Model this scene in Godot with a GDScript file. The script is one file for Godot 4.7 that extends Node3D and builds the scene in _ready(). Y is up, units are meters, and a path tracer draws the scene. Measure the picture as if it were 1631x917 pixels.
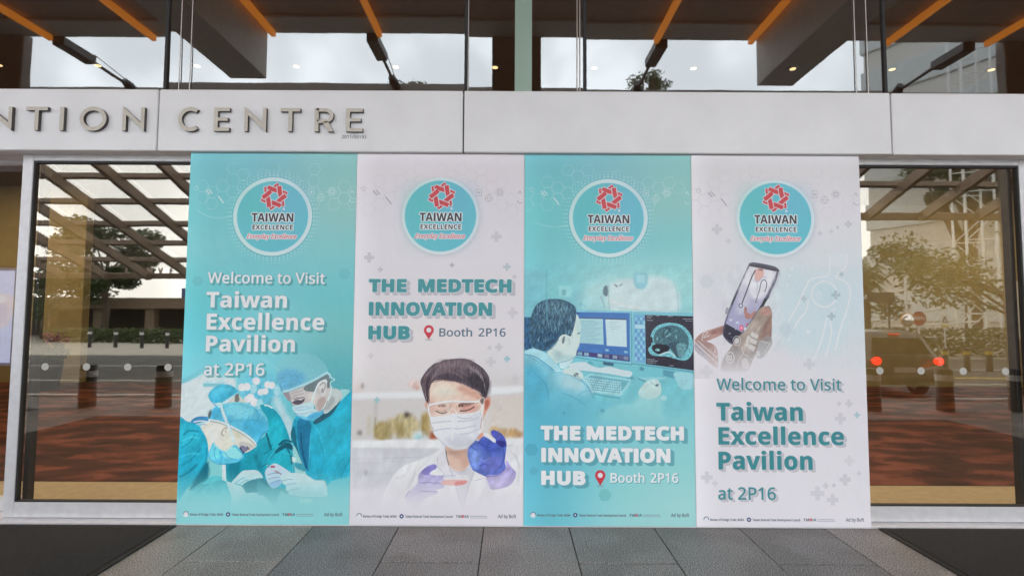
extends Node3D
# A convention centre entrance with four printed boards in front of its sliding doors.

var rng := RandomNumberGenerator.new()
var M := {}
var white_px: ImageTexture

func _ready():
	rng.seed = 7
	var cam := Camera3D.new()
	cam.name = "camera"
	add_child(cam)
	cam.position = Vector3(0, 1.44, 3.62)
	cam.rotation_degrees = Vector3(3.2456, 0, 0.28)
	cam.fov = 58.423
	cam.near = 0.05
	cam.far = 600
	cam.current = true
	var we := WorldEnvironment.new()
	we.name = "world_environment"
	var env := Environment.new()
	env.background_mode = Environment.BG_SKY
	env.tonemap_mode = Environment.TONE_MAPPER_LINEAR
	env.tonemap_exposure = 1.54
	env.sdfgi_enabled = true
	env.ssao_enabled = true
	env.ssil_enabled = true
	var sky := Sky.new()
	var sm := ProceduralSkyMaterial.new()
	sm.sky_top_color = Color(0.84, 0.885, 0.93)
	sm.sky_horizon_color = Color(0.90, 0.92, 0.94)
	sm.ground_bottom_color = Color(0.30, 0.29, 0.28)
	sm.ground_horizon_color = Color(0.55, 0.54, 0.52)
	sm.sky_energy_multiplier = 1.0
	var cn := FastNoiseLite.new()
	cn.seed = 4
	cn.noise_type = FastNoiseLite.TYPE_SIMPLEX_SMOOTH
	cn.frequency = 0.022
	cn.fractal_octaves = 5
	var ct := NoiseTexture2D.new()
	ct.width = 1024
	ct.height = 512
	ct.seamless = true
	ct.noise = cn
	var cg := Gradient.new()
	cg.set_offset(0, 0.30)
	cg.set_offset(1, 0.72)
	cg.set_color(0, Color(0.0, 0.0, 0.0, 1))
	cg.set_color(1, Color(0.62, 0.63, 0.64, 1))
	ct.color_ramp = cg
	sm.sky_cover = ct
	sky.sky_material = sm
	env.sky = sky
	env.background_energy_multiplier = 2.2
	we.environment = env
	add_child(we)
	var sun := DirectionalLight3D.new()
	sun.name = "overcast_sun"
	sun.rotation_degrees = Vector3(-24, -6, 0)
	sun.light_energy = 0.5
	sun.light_angular_distance = 150
	sun.light_color = Color(1.0, 0.978, 0.962)
	sun.shadow_enabled = true
	sun.sky_mode = DirectionalLight3D.SKY_MODE_LIGHT_ONLY
	add_child(sun)
	make_materials()
	ground()
	building()
	building_sign()
	canopy()
	street()
	banners()
	small_things()

# ------------------------------------------------------------------ helpers
func tag(o: Node3D, label: String, category: String, group := "") -> void:
	o.set_meta("label", label)
	o.set_meta("category", category)
	if group != "":
		o.set_meta("group", group)

func thing(called: String, label: String, category: String, at := Vector3.ZERO, turn := 0.0, group := "") -> Node3D:
	var o := Node3D.new()
	o.name = numbered(called)
	add_child(o)
	o.position = at
	o.rotation.y = turn
	tag(o, label, category, group)
	return o

var taken := {}
func numbered(n: String) -> String:
	if not taken.has(n):
		taken[n] = 0
		return n
	taken[n] += 1
	return "%s_%03d" % [n, taken[n]]

func part(parent: Node3D, called: String, mesh: Mesh, m: Material, at := Vector3.ZERO, rot := Vector3.ZERO) -> MeshInstance3D:
	var o := MeshInstance3D.new()
	o.name = called if parent != self else numbered(called)
	o.mesh = mesh
	if m:
		o.material_override = m
	parent.add_child(o, true)
	o.position = at
	o.rotation = rot
	return o

func pivot(parent: Node3D, called: String, at := Vector3.ZERO) -> Node3D:
	var o := Node3D.new()
	o.name = called
	parent.add_child(o, true)
	o.position = at
	return o

func structure(called: String, mesh: Mesh, m: Material, at := Vector3.ZERO) -> MeshInstance3D:
	var o := part(self, called, mesh, m, at)
	o.set_meta("kind", "structure")
	return o

var box_cache := {}
# a box with small chamfered edges
func cbox(s: Vector3, c := 0.004) -> ArrayMesh:
	var key := [s, c]
	if box_cache.has(key):
		return box_cache[key]
	var st := SurfaceTool.new()
	st.begin(Mesh.PRIMITIVE_TRIANGLES)
	st.set_smooth_group(-1)
	add_cbox(st, Vector3.ZERO, s, c)
	st.generate_normals()
	var m := st.commit()
	box_cache[key] = m
	return m

func quad(st: SurfaceTool, a: Vector3, b: Vector3, c: Vector3, d: Vector3) -> void:
	for p in [a, b, c, a, c, d]:
		st.add_vertex(p)

func face(st: SurfaceTool, pts: Array, outward: Vector3) -> void:
	var n: Vector3 = (pts[1] - pts[0]).cross(pts[2] - pts[0])
	var l := pts.duplicate()
	if n.dot(outward) > 0.0:
		l.reverse()
	for i in range(1, l.size() - 1):
		st.add_vertex(l[0])
		st.add_vertex(l[i])
		st.add_vertex(l[i + 1])

func add_cbox(st: SurfaceTool, at: Vector3, s: Vector3, c := 0.004, b := Basis.IDENTITY) -> void:
	var h := s / 2.0
	c = minf(c, minf(h.x, minf(h.y, h.z)) * 0.8)
	var P := func(v: Vector3) -> Vector3: return at + b * v
	for ax in 3:
		var u := (ax + 1) % 3
		var w := (ax + 2) % 3
		for sg in [-1.0, 1.0]:
			var l := []
			for k in [[-1, -1], [1, -1], [1, 1], [-1, 1]]:
				var v := Vector3.ZERO
				v[ax] = sg * h[ax]
				v[u] = k[0] * (h[u] - c)
				v[w] = k[1] * (h[w] - c)
				l.append(P.call(v))
			var n := Vector3.ZERO
			n[ax] = sg
			face(st, l, b * n)
	for ax in 3:
		var u := (ax + 1) % 3
		var w := (ax + 2) % 3
		for k in [[-1, -1], [1, -1], [1, 1], [-1, 1]]:
			var l := []
			for e in [[-1, 0], [1, 0], [1, 1], [-1, 1]]:
				var v := Vector3.ZERO
				v[ax] = e[0] * (h[ax] - c)
				v[u] = k[0] * (h[u] - (0.0 if e[1] == 0 else c))
				v[w] = k[1] * (h[w] - (c if e[1] == 0 else 0.0))
				l.append(P.call(v))
			var n := Vector3.ZERO
			n[u] = k[0]
			n[w] = k[1]
			face(st, l, b * n)
	for sx in [-1, 1]:
		for sy in [-1, 1]:
			for sz in [-1, 1]:
				var q := Vector3(sx * h.x, sy * h.y, sz * h.z)
				face(st, [P.call(q - Vector3(0, sy * c, sz * c)), P.call(q - Vector3(sx * c, 0, sz * c)), P.call(q - Vector3(sx * c, sy * c, 0))], b * Vector3(sx, sy, sz))

func begin() -> SurfaceTool:
	var st := SurfaceTool.new()
	st.begin(Mesh.PRIMITIVE_TRIANGLES)
	st.set_smooth_group(-1)
	return st

func done(st: SurfaceTool) -> ArrayMesh:
	st.generate_normals()
	return st.commit()

# a tapered tube through points, smooth
func tube(st: SurfaceTool, pts: Array, radii: Array, sides := 8, caps := true) -> void:
	st.set_smooth_group(1)
	var rings := []
	for i in pts.size():
		var d: Vector3 = (pts[mini(i + 1, pts.size() - 1)] - pts[maxi(i - 1, 0)]).normalized()
		var u := d.cross(Vector3(0, 0, 1) if absf(d.z) < 0.9 else Vector3(1, 0, 0)).normalized()
		var v := d.cross(u).normalized()
		var ring := []
		for k in sides:
			var a := TAU * k / sides
			ring.append(pts[i] + (u * cos(a) + v * sin(a)) * radii[i])
		rings.append(ring)
	for i in pts.size() - 1:
		for k in sides:
			var k2 := (k + 1) % sides
			var mid: Vector3 = (rings[i][k] + rings[i + 1][k2]) / 2.0 - (pts[i] + pts[i + 1]) / 2.0
			face(st, [rings[i][k], rings[i + 1][k], rings[i + 1][k2], rings[i][k2]], mid)
	st.set_smooth_group(-1)
	if caps:
		face(st, rings[0], pts[0] - pts[1])
		face(st, rings[-1], pts[-1] - pts[-2])

func tube_mesh(pts: Array, radii: Array, sides := 8) -> ArrayMesh:
	var st := begin()
	tube(st, pts, radii, sides)
	return done(st)

# an outline in x and y (counter-clockwise or not) pushed along z from z0 to z1, with holes cut as bridges beforehand
func extrude(st: SurfaceTool, poly: PackedVector2Array, z0: float, z1: float, front := true, sides := true, back := true) -> void:
	var tri := Geometry2D.triangulate_polygon(poly)
	for i in range(0, tri.size(), 3):
		var l := []
		for k in 3:
			l.append(poly[tri[i + k]])
		if front:
			face(st, l.map(func(p): return Vector3(p.x, p.y, z1)), Vector3(0, 0, z1 - z0))
		if back:
			face(st, l.map(func(p): return Vector3(p.x, p.y, z0)), Vector3(0, 0, z0 - z1))
	if sides:
		var cw := Geometry2D.is_polygon_clockwise(poly)
		for i in poly.size():
			var a := poly[i]
			var b := poly[(i + 1) % poly.size()]
			var t := (b - a)
			var n := Vector3(t.y, -t.x, 0) * (-1.0 if cw else 1.0)
			if t.length() > 1e-6:
				face(st, [Vector3(a.x, a.y, z0), Vector3(b.x, b.y, z0), Vector3(b.x, b.y, z1), Vector3(a.x, a.y, z1)], n)

func noise_tex(freq: float, colors: Array, seed_ := 1, size := 512, octaves := 4, type := FastNoiseLite.TYPE_SIMPLEX_SMOOTH, warp := 0.0) -> NoiseTexture2D:
	var n := FastNoiseLite.new()
	n.seed = seed_
	n.noise_type = type
	n.frequency = freq
	n.fractal_octaves = octaves
	if warp > 0.0:
		n.domain_warp_enabled = true
		n.domain_warp_amplitude = warp
		n.domain_warp_frequency = freq * 1.5
	var t := NoiseTexture2D.new()
	t.width = size
	t.height = size
	t.seamless = true
	t.noise = n
	var g := Gradient.new()
	g.offsets = PackedFloat32Array(colors.map(func(c): return c[0]))
	g.colors = PackedColorArray(colors.map(func(c): return c[1]))
	t.color_ramp = g
	return t

func bump_tex(freq: float, strength: float, seed_ := 1, size := 512) -> NoiseTexture2D:
	var n := FastNoiseLite.new()
	n.seed = seed_
	n.frequency = freq
	n.fractal_octaves = 4
	var t := NoiseTexture2D.new()
	t.width = size
	t.height = size
	t.seamless = true
	t.noise = n
	t.as_normal_map = true
	t.bump_strength = strength
	return t

func lin(r: float, g: float, b: float) -> Color:
	return Color(r, g, b).linear_to_srgb()

func mat(c: Color, rough := 0.7, metal := 0.0) -> StandardMaterial3D:
	var m := StandardMaterial3D.new()
	m.albedo_color = c
	m.roughness = rough
	m.metallic = metal
	return m

func worn(c0: Color, c1: Color, scale: float, rough := 0.7, freq := 0.02, seed_ := 1) -> StandardMaterial3D:
	var m := mat(Color.WHITE, rough)
	m.albedo_texture = noise_tex(freq, [[0.2, c0], [0.8, c1]], seed_, 512, 5)
	m.uv1_triplanar = true
	m.uv1_world_triplanar = true
	m.uv1_scale = Vector3.ONE * scale
	return m

# coated glass: part of the light is mirrored by the coating, the rest passes straight
func coated_glass(mirrored: float, tint: Color, bumpy := 0.0) -> StandardMaterial3D:
	var m := mat(Color(tint.r, tint.g, tint.b, mirrored), 0.015, 1.0)
	m.transparency = BaseMaterial3D.TRANSPARENCY_ALPHA
	m.albedo_texture = white_px
	if bumpy > 0.0:
		m.normal_enabled = true
		m.normal_texture = bump_tex(0.004, 6.0, 11)
		m.normal_scale = bumpy
		m.uv1_triplanar = true
		m.uv1_world_triplanar = true
		m.uv1_scale = Vector3.ONE * 0.35
	return m

func make_materials() -> void:
	var im := Image.create(4, 4, false, Image.FORMAT_RGBA8)
	im.fill(Color.WHITE)
	white_px = ImageTexture.create_from_image(im)
	# granite: fine speckle over slow patches, five tones
	M.granite = []
	var tones := [[0.335, 0.305, 0.275], [0.240, 0.232, 0.226], [0.300, 0.276, 0.262], [0.33, 0.292, 0.272], [0.262, 0.250, 0.240]]
	for i in 5:
		var t: Array = tones[i]
		var g := mat(Color.WHITE, 0.62)
		var a := lin(t[0] * 0.45, t[1] * 0.45, t[2] * 0.45)
		var b := lin(t[0], t[1], t[2])
		var c := lin(t[0] * 1.75, t[1] * 1.75, t[2] * 1.75)
		g.albedo_texture = noise_tex(0.075, [[0.34, a], [0.45, b], [0.56, b], [0.68, c]], 20 + i, 1024, 3)
		g.uv1_triplanar = true
		g.uv1_world_triplanar = true
		g.uv1_scale = Vector3.ONE * 1.25
		g.detail_enabled = true
		g.detail_blend_mode = BaseMaterial3D.BLEND_MODE_MUL
		g.detail_albedo = noise_tex(0.006, [[0.3, Color(0.92, 0.915, 0.91)], [0.62, Color(1, 1, 1)]], 40 + i, 512, 5)
		g.detail_uv_layer = BaseMaterial3D.DETAIL_UV_2
		g.uv2_triplanar = true
		g.uv2_world_triplanar = true
		g.uv2_scale = Vector3.ONE * 0.55
		g.normal_enabled = true
		g.normal_texture = bump_tex(0.2, 3.0, 5)
		g.normal_scale = 0.5
		M.granite.append(g)
	M.grout = worn(lin(0.035, 0.033, 0.03), lin(0.06, 0.057, 0.052), 2.0, 0.95)
	M.mat_fibre = mat(Color.WHITE, 0.95)
	M.mat_fibre.albedo_texture = noise_tex(0.14, [[0.25, lin(0.010, 0.011, 0.010)], [0.6, lin(0.024, 0.021, 0.020)], [0.8, lin(0.062, 0.055, 0.052)]], 3, 1024, 2)
	M.mat_fibre.uv1_triplanar = true
	M.mat_fibre.uv1_world_triplanar = true
	M.mat_fibre.uv1_scale = Vector3.ONE * 1.1
	M.mat_fibre.normal_enabled = true
	M.mat_fibre.normal_texture = bump_tex(0.3, 8.0, 9)
	M.rubber = mat(lin(0.012, 0.012, 0.012), 0.75)
	# fascia: painted aluminium with faint grime
	M.fascia = worn(lin(0.84, 0.825, 0.83), lin(0.89, 0.875, 0.88), 0.45, 0.42, 0.008, 6)
	M.fascia.detail_enabled = true
	M.fascia.detail_blend_mode = BaseMaterial3D.BLEND_MODE_MUL
	M.fascia.detail_albedo = noise_tex(0.05, [[0.02, Color(0.96, 0.957, 0.955)], [0.16, Color(1, 1, 1)]], 61, 1024, 6)
	M.fascia.detail_uv_layer = BaseMaterial3D.DETAIL_UV_2
	M.fascia.uv2_triplanar = true
	M.fascia.uv2_world_triplanar = true
	M.fascia.uv2_scale = Vector3.ONE * 0.6
	M.seal = mat(lin(0.02, 0.02, 0.021), 0.6)
	M.alu = worn(lin(0.70, 0.685, 0.69), lin(0.76, 0.745, 0.75), 0.8, 0.38, 0.03, 8)
	M.alu.metallic = 0.25
	M.dark_metal = mat(lin(0.035, 0.034, 0.034), 0.45, 0.3)
	M.letter_face = worn(lin(0.58, 0.525, 0.445), lin(0.64, 0.585, 0.50), 2.0, 0.4, 0.03, 12)
	M.letter_side = mat(lin(0.075, 0.064, 0.058), 0.5)
	M.upper_glass = coated_glass(0.205, lin(0.94, 0.96, 0.95), 0.006)
	M.door_glass = coated_glass(0.28, lin(0.97, 0.90, 0.78), 0.006)
	M.fin_glass = mat(lin(0.30, 0.42, 0.33), 0.2)
	M.fin_glass.clearcoat_enabled = true
	M.cable = mat(lin(0.6, 0.58, 0.55), 0.3, 0.6)
	M.soffit = worn(lin(0.40, 0.30, 0.245), lin(0.46, 0.355, 0.295), 0.3, 0.7, 0.02, 15)
	M.column = worn(lin(0.20, 0.165, 0.138), lin(0.24, 0.20, 0.168), 0.4, 0.6, 0.02, 16)
	M.beam_side = worn(lin(0.55, 0.52, 0.48), lin(0.62, 0.59, 0.54), 0.4, 0.6, 0.02, 17)
	M.orange = mat(lin(0.80, 0.30, 0.035), 0.45)
	M.orange_glow = mat(lin(0.80, 0.30, 0.035), 0.45)
	M.orange_glow.emission_enabled = true
	M.orange_glow.emission = lin(1.0, 0.30, 0.03)
	M.orange_glow.emission_energy_multiplier = 0.8  # glow added to the orange paint so the struts look bright in the glazing
	M.tan_wall = worn(lin(0.44, 0.37, 0.17), lin(0.50, 0.42, 0.20), 0.5, 0.7, 0.01, 18)
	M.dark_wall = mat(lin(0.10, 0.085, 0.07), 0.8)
	M.inner_stone = worn(lin(0.64, 0.54, 0.36), lin(0.74, 0.64, 0.44), 0.7, 0.35, 0.03, 19)
	M.carpet = mat(Color.WHITE, 0.95)
	M.carpet.albedo_texture = noise_tex(0.011, [[0.2, lin(0.060, 0.022, 0.017)], [0.42, lin(0.09, 0.032, 0.024)], [0.53, lin(0.13, 0.044, 0.031)], [0.66, lin(0.22, 0.07, 0.048)], [0.85, lin(0.28, 0.10, 0.07)]], 23, 1024, 3, FastNoiseLite.TYPE_SIMPLEX_SMOOTH, 60.0)
	M.carpet.uv1_triplanar = true
	M.carpet.uv1_world_triplanar = true
	M.carpet.uv1_scale = Vector3(0.11, 0.2, 0.22)
	M.canopy_steel = worn(lin(0.235, 0.165, 0.115), lin(0.29, 0.21, 0.15), 0.3, 0.55, 0.02, 25)
	M.pane = mat(Color(0.95, 0.97, 0.97, 0.06), 0.03)
	M.pane.transparency = BaseMaterial3D.TRANSPARENCY_ALPHA
	M.asphalt = worn(lin(0.07, 0.067, 0.063), lin(0.095, 0.09, 0.084), 0.4, 0.9, 0.05, 26)
	M.concrete = worn(lin(0.36, 0.33, 0.28), lin(0.43, 0.40, 0.34), 0.3, 0.85, 0.03, 27)
	M.white_paint = worn(lin(0.66, 0.65, 0.62), lin(0.78, 0.77, 0.74), 1.5, 0.6, 0.05, 28)
	M.yellow_paint = worn(lin(0.62, 0.42, 0.05), lin(0.70, 0.50, 0.08), 1.5, 0.6, 0.05, 29)
	M.bark = worn(lin(0.06, 0.045, 0.033), lin(0.11, 0.085, 0.06), 2.0, 0.95, 0.05, 30)
	M.leaf = []
	for c in [[0.035, 0.055, 0.022], [0.05, 0.075, 0.028], [0.075, 0.10, 0.035]]:
		var l := mat(lin(c[0], c[1], c[2]), 0.55)
		l.cull_mode = BaseMaterial3D.CULL_DISABLED
		l.backlight_enabled = true
		l.backlight = Color(0.25, 0.3, 0.1)
		M.leaf.append(l)
	M.board_edge = mat(lin(0.74, 0.74, 0.75), 0.6)
	M.dot = mat(lin(0.50, 0.48, 0.43), 0.7)

# ------------------------------------------------------------------ ground
func sheet(x0: float, x1: float, z0: float, z1: float, y: float, y1 := 1e9) -> ArrayMesh:
	var st := begin()
	var yb := y if y1 > 1e8 else y1
	face(st, [Vector3(x0, y, z0), Vector3(x1, y, z0), Vector3(x1, yb, z1), Vector3(x0, yb, z1)], Vector3.UP)
	return done(st)

func ground() -> void:
	var base := structure("forecourt_paving", sheet(-30, 30, -0.4, 5.4, -0.012), M.grout)
	# granite slabs of 0.585 by 1.2 m in running bond
	var w := 0.585
	for ci in range(-13, 14):
		var x0 := 0.400 + ci * w
		var off := 0.51 if ci % 2 == 0 else -0.09
		for ri in range(-1, 4):
			var z0 := off + ri * 1.2
			var z1 := z0 + 1.2
			z0 = maxf(z0, -0.30)
			if z1 - z0 < 0.05 or z0 > 4.2:
				continue
			var g := 0.006
			var slab := cbox(Vector3(w - g, 0.03, z1 - z0 - g * 2.4), 0.003)
			var tone := posmod(ci * 7 + ri * 3 + (ci * ri) % 5, 5)
			if ri <= 0 or (ri == -1):
				tone = posmod([0, 1, 2, 3, 2, 4, 1, 2, 3, 0][posmod(ci + 4, 10)], 5)
			part(base, "paving_slab", slab, M.granite[tone], Vector3(x0 + w / 2, -0.015 + rng.randf_range(-0.0008, 0.0008), (z0 + z1) / 2))
	var far_slabs := sheet(-30, 30, 4.2, 5.4, -0.006)
	part(base, "outer_paving", far_slabs, M.granite[2])
	var k := structure("kerb", cbox(Vector3(60, 0.3, 0.15), 0.02), M.concrete, Vector3(0, -0.14, 5.48))
	k.set_meta("label", "pale concrete kerb along the drop-off lane")
	structure("driveway_slope", sheet(-60, 60, 5.55, 8.6, -0.16, -0.55), M.asphalt)
	structure("road", sheet(-200, 200, 8.6, 22.0, -0.55), M.asphalt)
	structure("far_road", sheet(-200, 200, 22.0, 52.0, -0.546), M.concrete)
	structure("ground", sheet(-400, 400, -300, 400, -0.62), M.concrete)
	for z in [9.2, 12.0, 16.5]:
		structure("road_marking", sheet(-60, 60, z, z + 0.14, -0.544), M.white_paint)
	structure("yellow_road_marking", sheet(10, 60, 13.6, 13.85, -0.543), M.yellow_paint)
	# entrance mats
	mat_thing(-5.9, -2.290, 0.010, 3.6, "dark coir mat outside the glass door left of the boards")
	mat_thing(2.520, 6.2, 0.004, 3.6, "dark coir mat outside the glass door right of the boards")

func mat_thing(x0: float, x1: float, z0: float, z1: float, label: String) -> void:
	var c := Vector3((x0 + x1) / 2, 0, (z0 + z1) / 2)
	var t := thing("entrance_mat", label, "mat", c, 0.0, "entrance mats")
	var s := Vector3(x1 - x0, 0.012, z1 - z0)
	part(t, "fibre_pile", cbox(Vector3(s.x - 0.08, 0.012, s.z - 0.08), 0.004), M.mat_fibre, Vector3(0, 0.008, 0))
	for sg in [-1.0, 1.0]:
		part(t, "rubber_edge", cbox(Vector3(0.04, 0.009, s.z), 0.004), M.rubber, Vector3(sg * (s.x / 2 - 0.02), 0.0058, 0))
		part(t, "rubber_edge", cbox(Vector3(s.x - 0.08, 0.009, 0.04), 0.004), M.rubber, Vector3(0, 0.0058, sg * (s.z / 2 - 0.02)))

# ------------------------------------------------------------------ building
func building() -> void:
	var b := thing("convention_centre", "convention centre front with white fascia, dark upper glazing and sliding doors", "building")
	# fascia panels with dark joints, over a backing
	part(b, "fascia_backing", cbox(Vector3(13.0, 0.40, 0.10), 0.002), M.seal, Vector3(0, 2.83, -0.055))
	var fx := [-6.5, -2.53, -0.352, 2.699, 6.5]
	for i in 4:
		var wd: float = fx[i + 1] - fx[i] - 0.010
		var tilt: float = [0.0, 0.0012, -0.0008, 0.001][i]
		part(b, "fascia_panel", cbox(Vector3(wd, 0.447, 0.13), 0.006), M.fascia, Vector3((fx[i] + fx[i + 1]) / 2, [2.8295, 2.8290, 2.8290, 2.8265][i], -0.035 + i * 0.0008), Vector3(tilt, 0, 0))
	# upper glazing
	var gx := [-6.9, -4.75, -2.545, -0.345, 0.527, 2.728, 4.93, 7.1]
	for i in gx.size() - 1:
		var wd: float = gx[i + 1] - gx[i] - 0.012
		var pane := cbox(Vector3(wd, 2.0, 0.012), 0.001)
		pane = sheet_glass(wd, 2.0)
		part(b, "glass_pane", pane, M.upper_glass, Vector3((gx[i] + gx[i + 1]) / 2, 4.02, -0.06), Vector3([0.0, 0.0, 0.006, 0.002, 0.0, -0.002, 0.004][i], [0, 0, 0.0015, -0.001, 0.001, -0.0012, 0.002][i], 0))
		part(b, "glazing_joint", cbox(Vector3(0.024, 2.0, 0.02), 0.003), M.seal, Vector3(gx[i], 4.02, -0.056))
	part(b, "glass_fin", cbox(Vector3(0.125, 1.98, 0.025), 0.003), M.fin_glass, Vector3(0.0745, 4.03, -0.030))
	for x in [-2.444, -2.366, -0.330, 0.470, 0.490, 2.513, 2.600]:
		part(b, "tension_rod", tube_mesh([Vector3(0, 0, 0), Vector3(0, 2.0, 0)], [0.0036, 0.0036], 8), M.cable, Vector3(x, 3.02, -0.052))
	part(b, "upper_wall", cbox(Vector3(60, 2.6, 0.3), 0.01), M.column, Vector3(0, 6.32, -0.20))
	# overhanging soffit, its beams and columns (the glazing mirrors them)
	part(b, "soffit", cbox(Vector3(60, 0.3, 7.5), 0.01), M.soffit, Vector3(0, 7.66, 3.35))
	part(b, "soffit_edge", cbox(Vector3(60, 0.06, 0.62), 0.01), M.beam_side, Vector3(0, 7.48, 6.79))
	for sg in [-1.0, 1.0]:
		part(b, "soffit_beam", cbox(Vector3(0.77, 1.07, 7.04), 0.01), M.beam_side, Vector3(sg * 5.655, 6.97, 3.55))
		part(b, "column", cbox(Vector3(1.4, 8.1, 0.24), 0.02), M.column, Vector3(sg * 11.25, 3.45, 7.12))
		part(b, "soffit_beam", cbox(Vector3(0.77, 1.07, 7.04), 0.01), M.beam_side, Vector3(sg * 14.6, 6.97, 3.55))
	part(b, "column", cbox(Vector3(1.06, 8.1, 0.4), 0.02), M.column, Vector3(0.06, 3.45, 7.25))
	for x in [-12.4, -10.0, -7.75, -5.14, -2.85, 3.10, 5.14, 8.05, 10.2, 12.6]:  # orange painted struts under the soffit, made to glow though they are no lamps
		part(b, "glowing_orange_strut", cbox(Vector3(0.105, 0.12, 7.0), 0.01), M.orange_glow, Vector3(x, 7.40, 3.56))
	for x in [-9.85, -3.02, 3.22, 9.85]:
		var a := pivot(b, "spotlight_arm", Vector3(x, 7.36, 7.1))
		part(a, "bracket", cbox(Vector3(0.26, 0.2, 0.9), 0.02), M.dark_metal, Vector3(0, 0, 0.40))
		part(a, "rod", tube_mesh([Vector3(0, 0, 0.8), Vector3(0, -0.05, 1.95)], [0.04, 0.035], 8), M.dark_metal)
		part(a, "stay", tube_mesh([Vector3(0.1, 0.12, 0.8), Vector3(0.05, 0.02, 1.9)], [0.012, 0.012], 6), M.cable)
		part(a, "lamp_head", tube_mesh([Vector3(-0.04, 0.03, 1.9), Vector3(0, -0.05, 2.05), Vector3(0.05, -0.14, 2.2)], [0.08, 0.12, 0.10], 10), M.dark_metal)
	# sliding doors
	door(b, -3.571, -1.70, true)
	door(b, 1.90, 3.768, false)
	for x in [-1.69, 0.105]:
		var d2 := pivot(b, "sliding_door", Vector3(x, 0, -0.16))
		part(d2, "glass", sheet_glass(1.68, 2.44), M.door_glass, Vector3(0.89, 1.34, -0.02))
		part(d2, "stile", cbox(Vector3(0.07, 2.59, 0.05)), M.alu, Vector3(0.035, 1.32, -0.02))
		part(d2, "stile", cbox(Vector3(0.07, 2.59, 0.05)), M.alu, Vector3(1.755, 1.32, -0.02))
	part(b, "threshold", cbox(Vector3(13, 0.022, 0.16), 0.006), M.alu, Vector3(0, 0.008, -0.085))
	part(b, "door_track", cbox(Vector3(13, 0.06, 0.16), 0.004), M.fascia, Vector3(0, 2.636, -0.19))
	# fixed side lights
	for s in [[-4.9, -3.60, 1], [3.80, 5.1, -1]]:
		var sl := pivot(b, "side_light", Vector3((s[0] + s[1]) / 2, 0, -0.25))
		var wd: float = s[1] - s[0]
		part(sl, "glass", sheet_glass(wd, 2.48), M.door_glass, Vector3(0, 1.34, 0.0))
		part(sl, "bottom_rail", cbox(Vector3(wd, 0.098, 0.05)), M.alu, Vector3(0, 0.058, 0.0))
		part(sl, "top_rail", cbox(Vector3(wd, 0.08, 0.05)), M.alu, Vector3(0, 2.62, 0.0))
		part(sl, "sill", cbox(Vector3(wd, 0.02, 0.1)), M.alu, Vector3(0, 0.0, 0.08))
	part(b, "outer_wall", cbox(Vector3(20, 3.1, 0.3), 0.01), M.column, Vector3(-15.0, 1.5, -0.25))
	part(b, "outer_wall", cbox(Vector3(20, 3.1, 0.3), 0.01), M.column, Vector3(15.2, 1.5, -0.25))
	# lobby behind the glass
	part(b, "stone_threshold", sheet(-14, 14, -0.92, -0.10, 0.002), M.inner_stone)
	part(b, "carpet", sheet(-14, 14, -7.4, -0.92, 0.006), M.carpet)
	part(b, "lobby_wall", cbox(Vector3(4.9, 4.4, 0.2), 0.01), M.tan_wall, Vector3(-11.65, 2.2, -7.5))
	part(b, "lobby_wall", cbox(Vector3(6.6, 4.4, 0.2), 0.01), M.tan_wall, Vector3(10.75, 2.2, -7.5))
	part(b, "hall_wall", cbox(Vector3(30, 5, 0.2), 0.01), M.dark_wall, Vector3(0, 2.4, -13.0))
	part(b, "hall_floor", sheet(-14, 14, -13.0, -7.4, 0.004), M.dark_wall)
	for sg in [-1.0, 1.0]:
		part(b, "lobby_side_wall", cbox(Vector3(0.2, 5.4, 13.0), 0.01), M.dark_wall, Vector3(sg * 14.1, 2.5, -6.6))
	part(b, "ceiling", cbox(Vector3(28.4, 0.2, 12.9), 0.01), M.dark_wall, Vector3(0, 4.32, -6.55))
	part(b, "roof_slab", cbox(Vector3(60, 0.3, 14), 0.01), M.column, Vector3(0, 7.66, -7.4))
	for k in 11:
		var x := -5.7 + 1.1 * k
		var l := pivot(b, "downlight", Vector3(x, 4.21, -1.93))
		var glow := mat(Color(1, 0.9, 0.75), 0.5)
		glow.emission_enabled = true
		glow.emission = Color(1.0, 0.86, 0.62)
		glow.emission_energy_multiplier = 1.0
		part(l, "trim", tube_mesh([Vector3(0, 0.005, 0), Vector3(0, -0.012, 0)], [0.065, 0.06], 16), M.dark_wall)
		part(l, "lamp_disc", tube_mesh([Vector3(0, -0.012, 0), Vector3(0, -0.016, 0)], [0.032, 0.032], 16), glow)
		var sp := SpotLight3D.new()
		sp.name = "spot"
		sp.light_color = Color(1.0, 0.86, 0.66)
		sp.light_energy = 1.5
		sp.light_size = 0.05
		sp.spot_angle = 55
		sp.spot_range = 12
		sp.spot_attenuation = 2
		sp.shadow_enabled = true
		l.add_child(sp)
		sp.position = Vector3(0, -0.03, 0)
		sp.rotation_degrees = Vector3(-90, 0, 0)
	for x in [-10.0, -5.0, 0.0, 5.0, 10.0]:  # unseen panels, added to light the lobby wall and carpet
		var l := pivot(b, "unseen_light_panel", Vector3(x, 4.2, -5.2))
		var glow := mat(Color(1, 0.9, 0.75), 0.5)
		glow.emission_enabled = true
		glow.emission = Color(1.0, 0.84, 0.58)
		glow.emission_energy_multiplier = 0.8
		part(l, "glow_panel", cbox(Vector3(1.6, 0.03, 0.5), 0.004), glow)
		var al := AreaLight3D.new()
		al.name = "lobby_fill_light"
		al.light_color = Color(1.0, 0.84, 0.58)
		al.light_energy = 4.2
		al.area_size = Vector2(1.6, 0.5)
		al.area_range = 15
		al.shadow_enabled = true
		l.add_child(al)
		al.position = Vector3(0, -0.02, 0)
		al.rotation_degrees = Vector3(-90, 0, 0)

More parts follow.
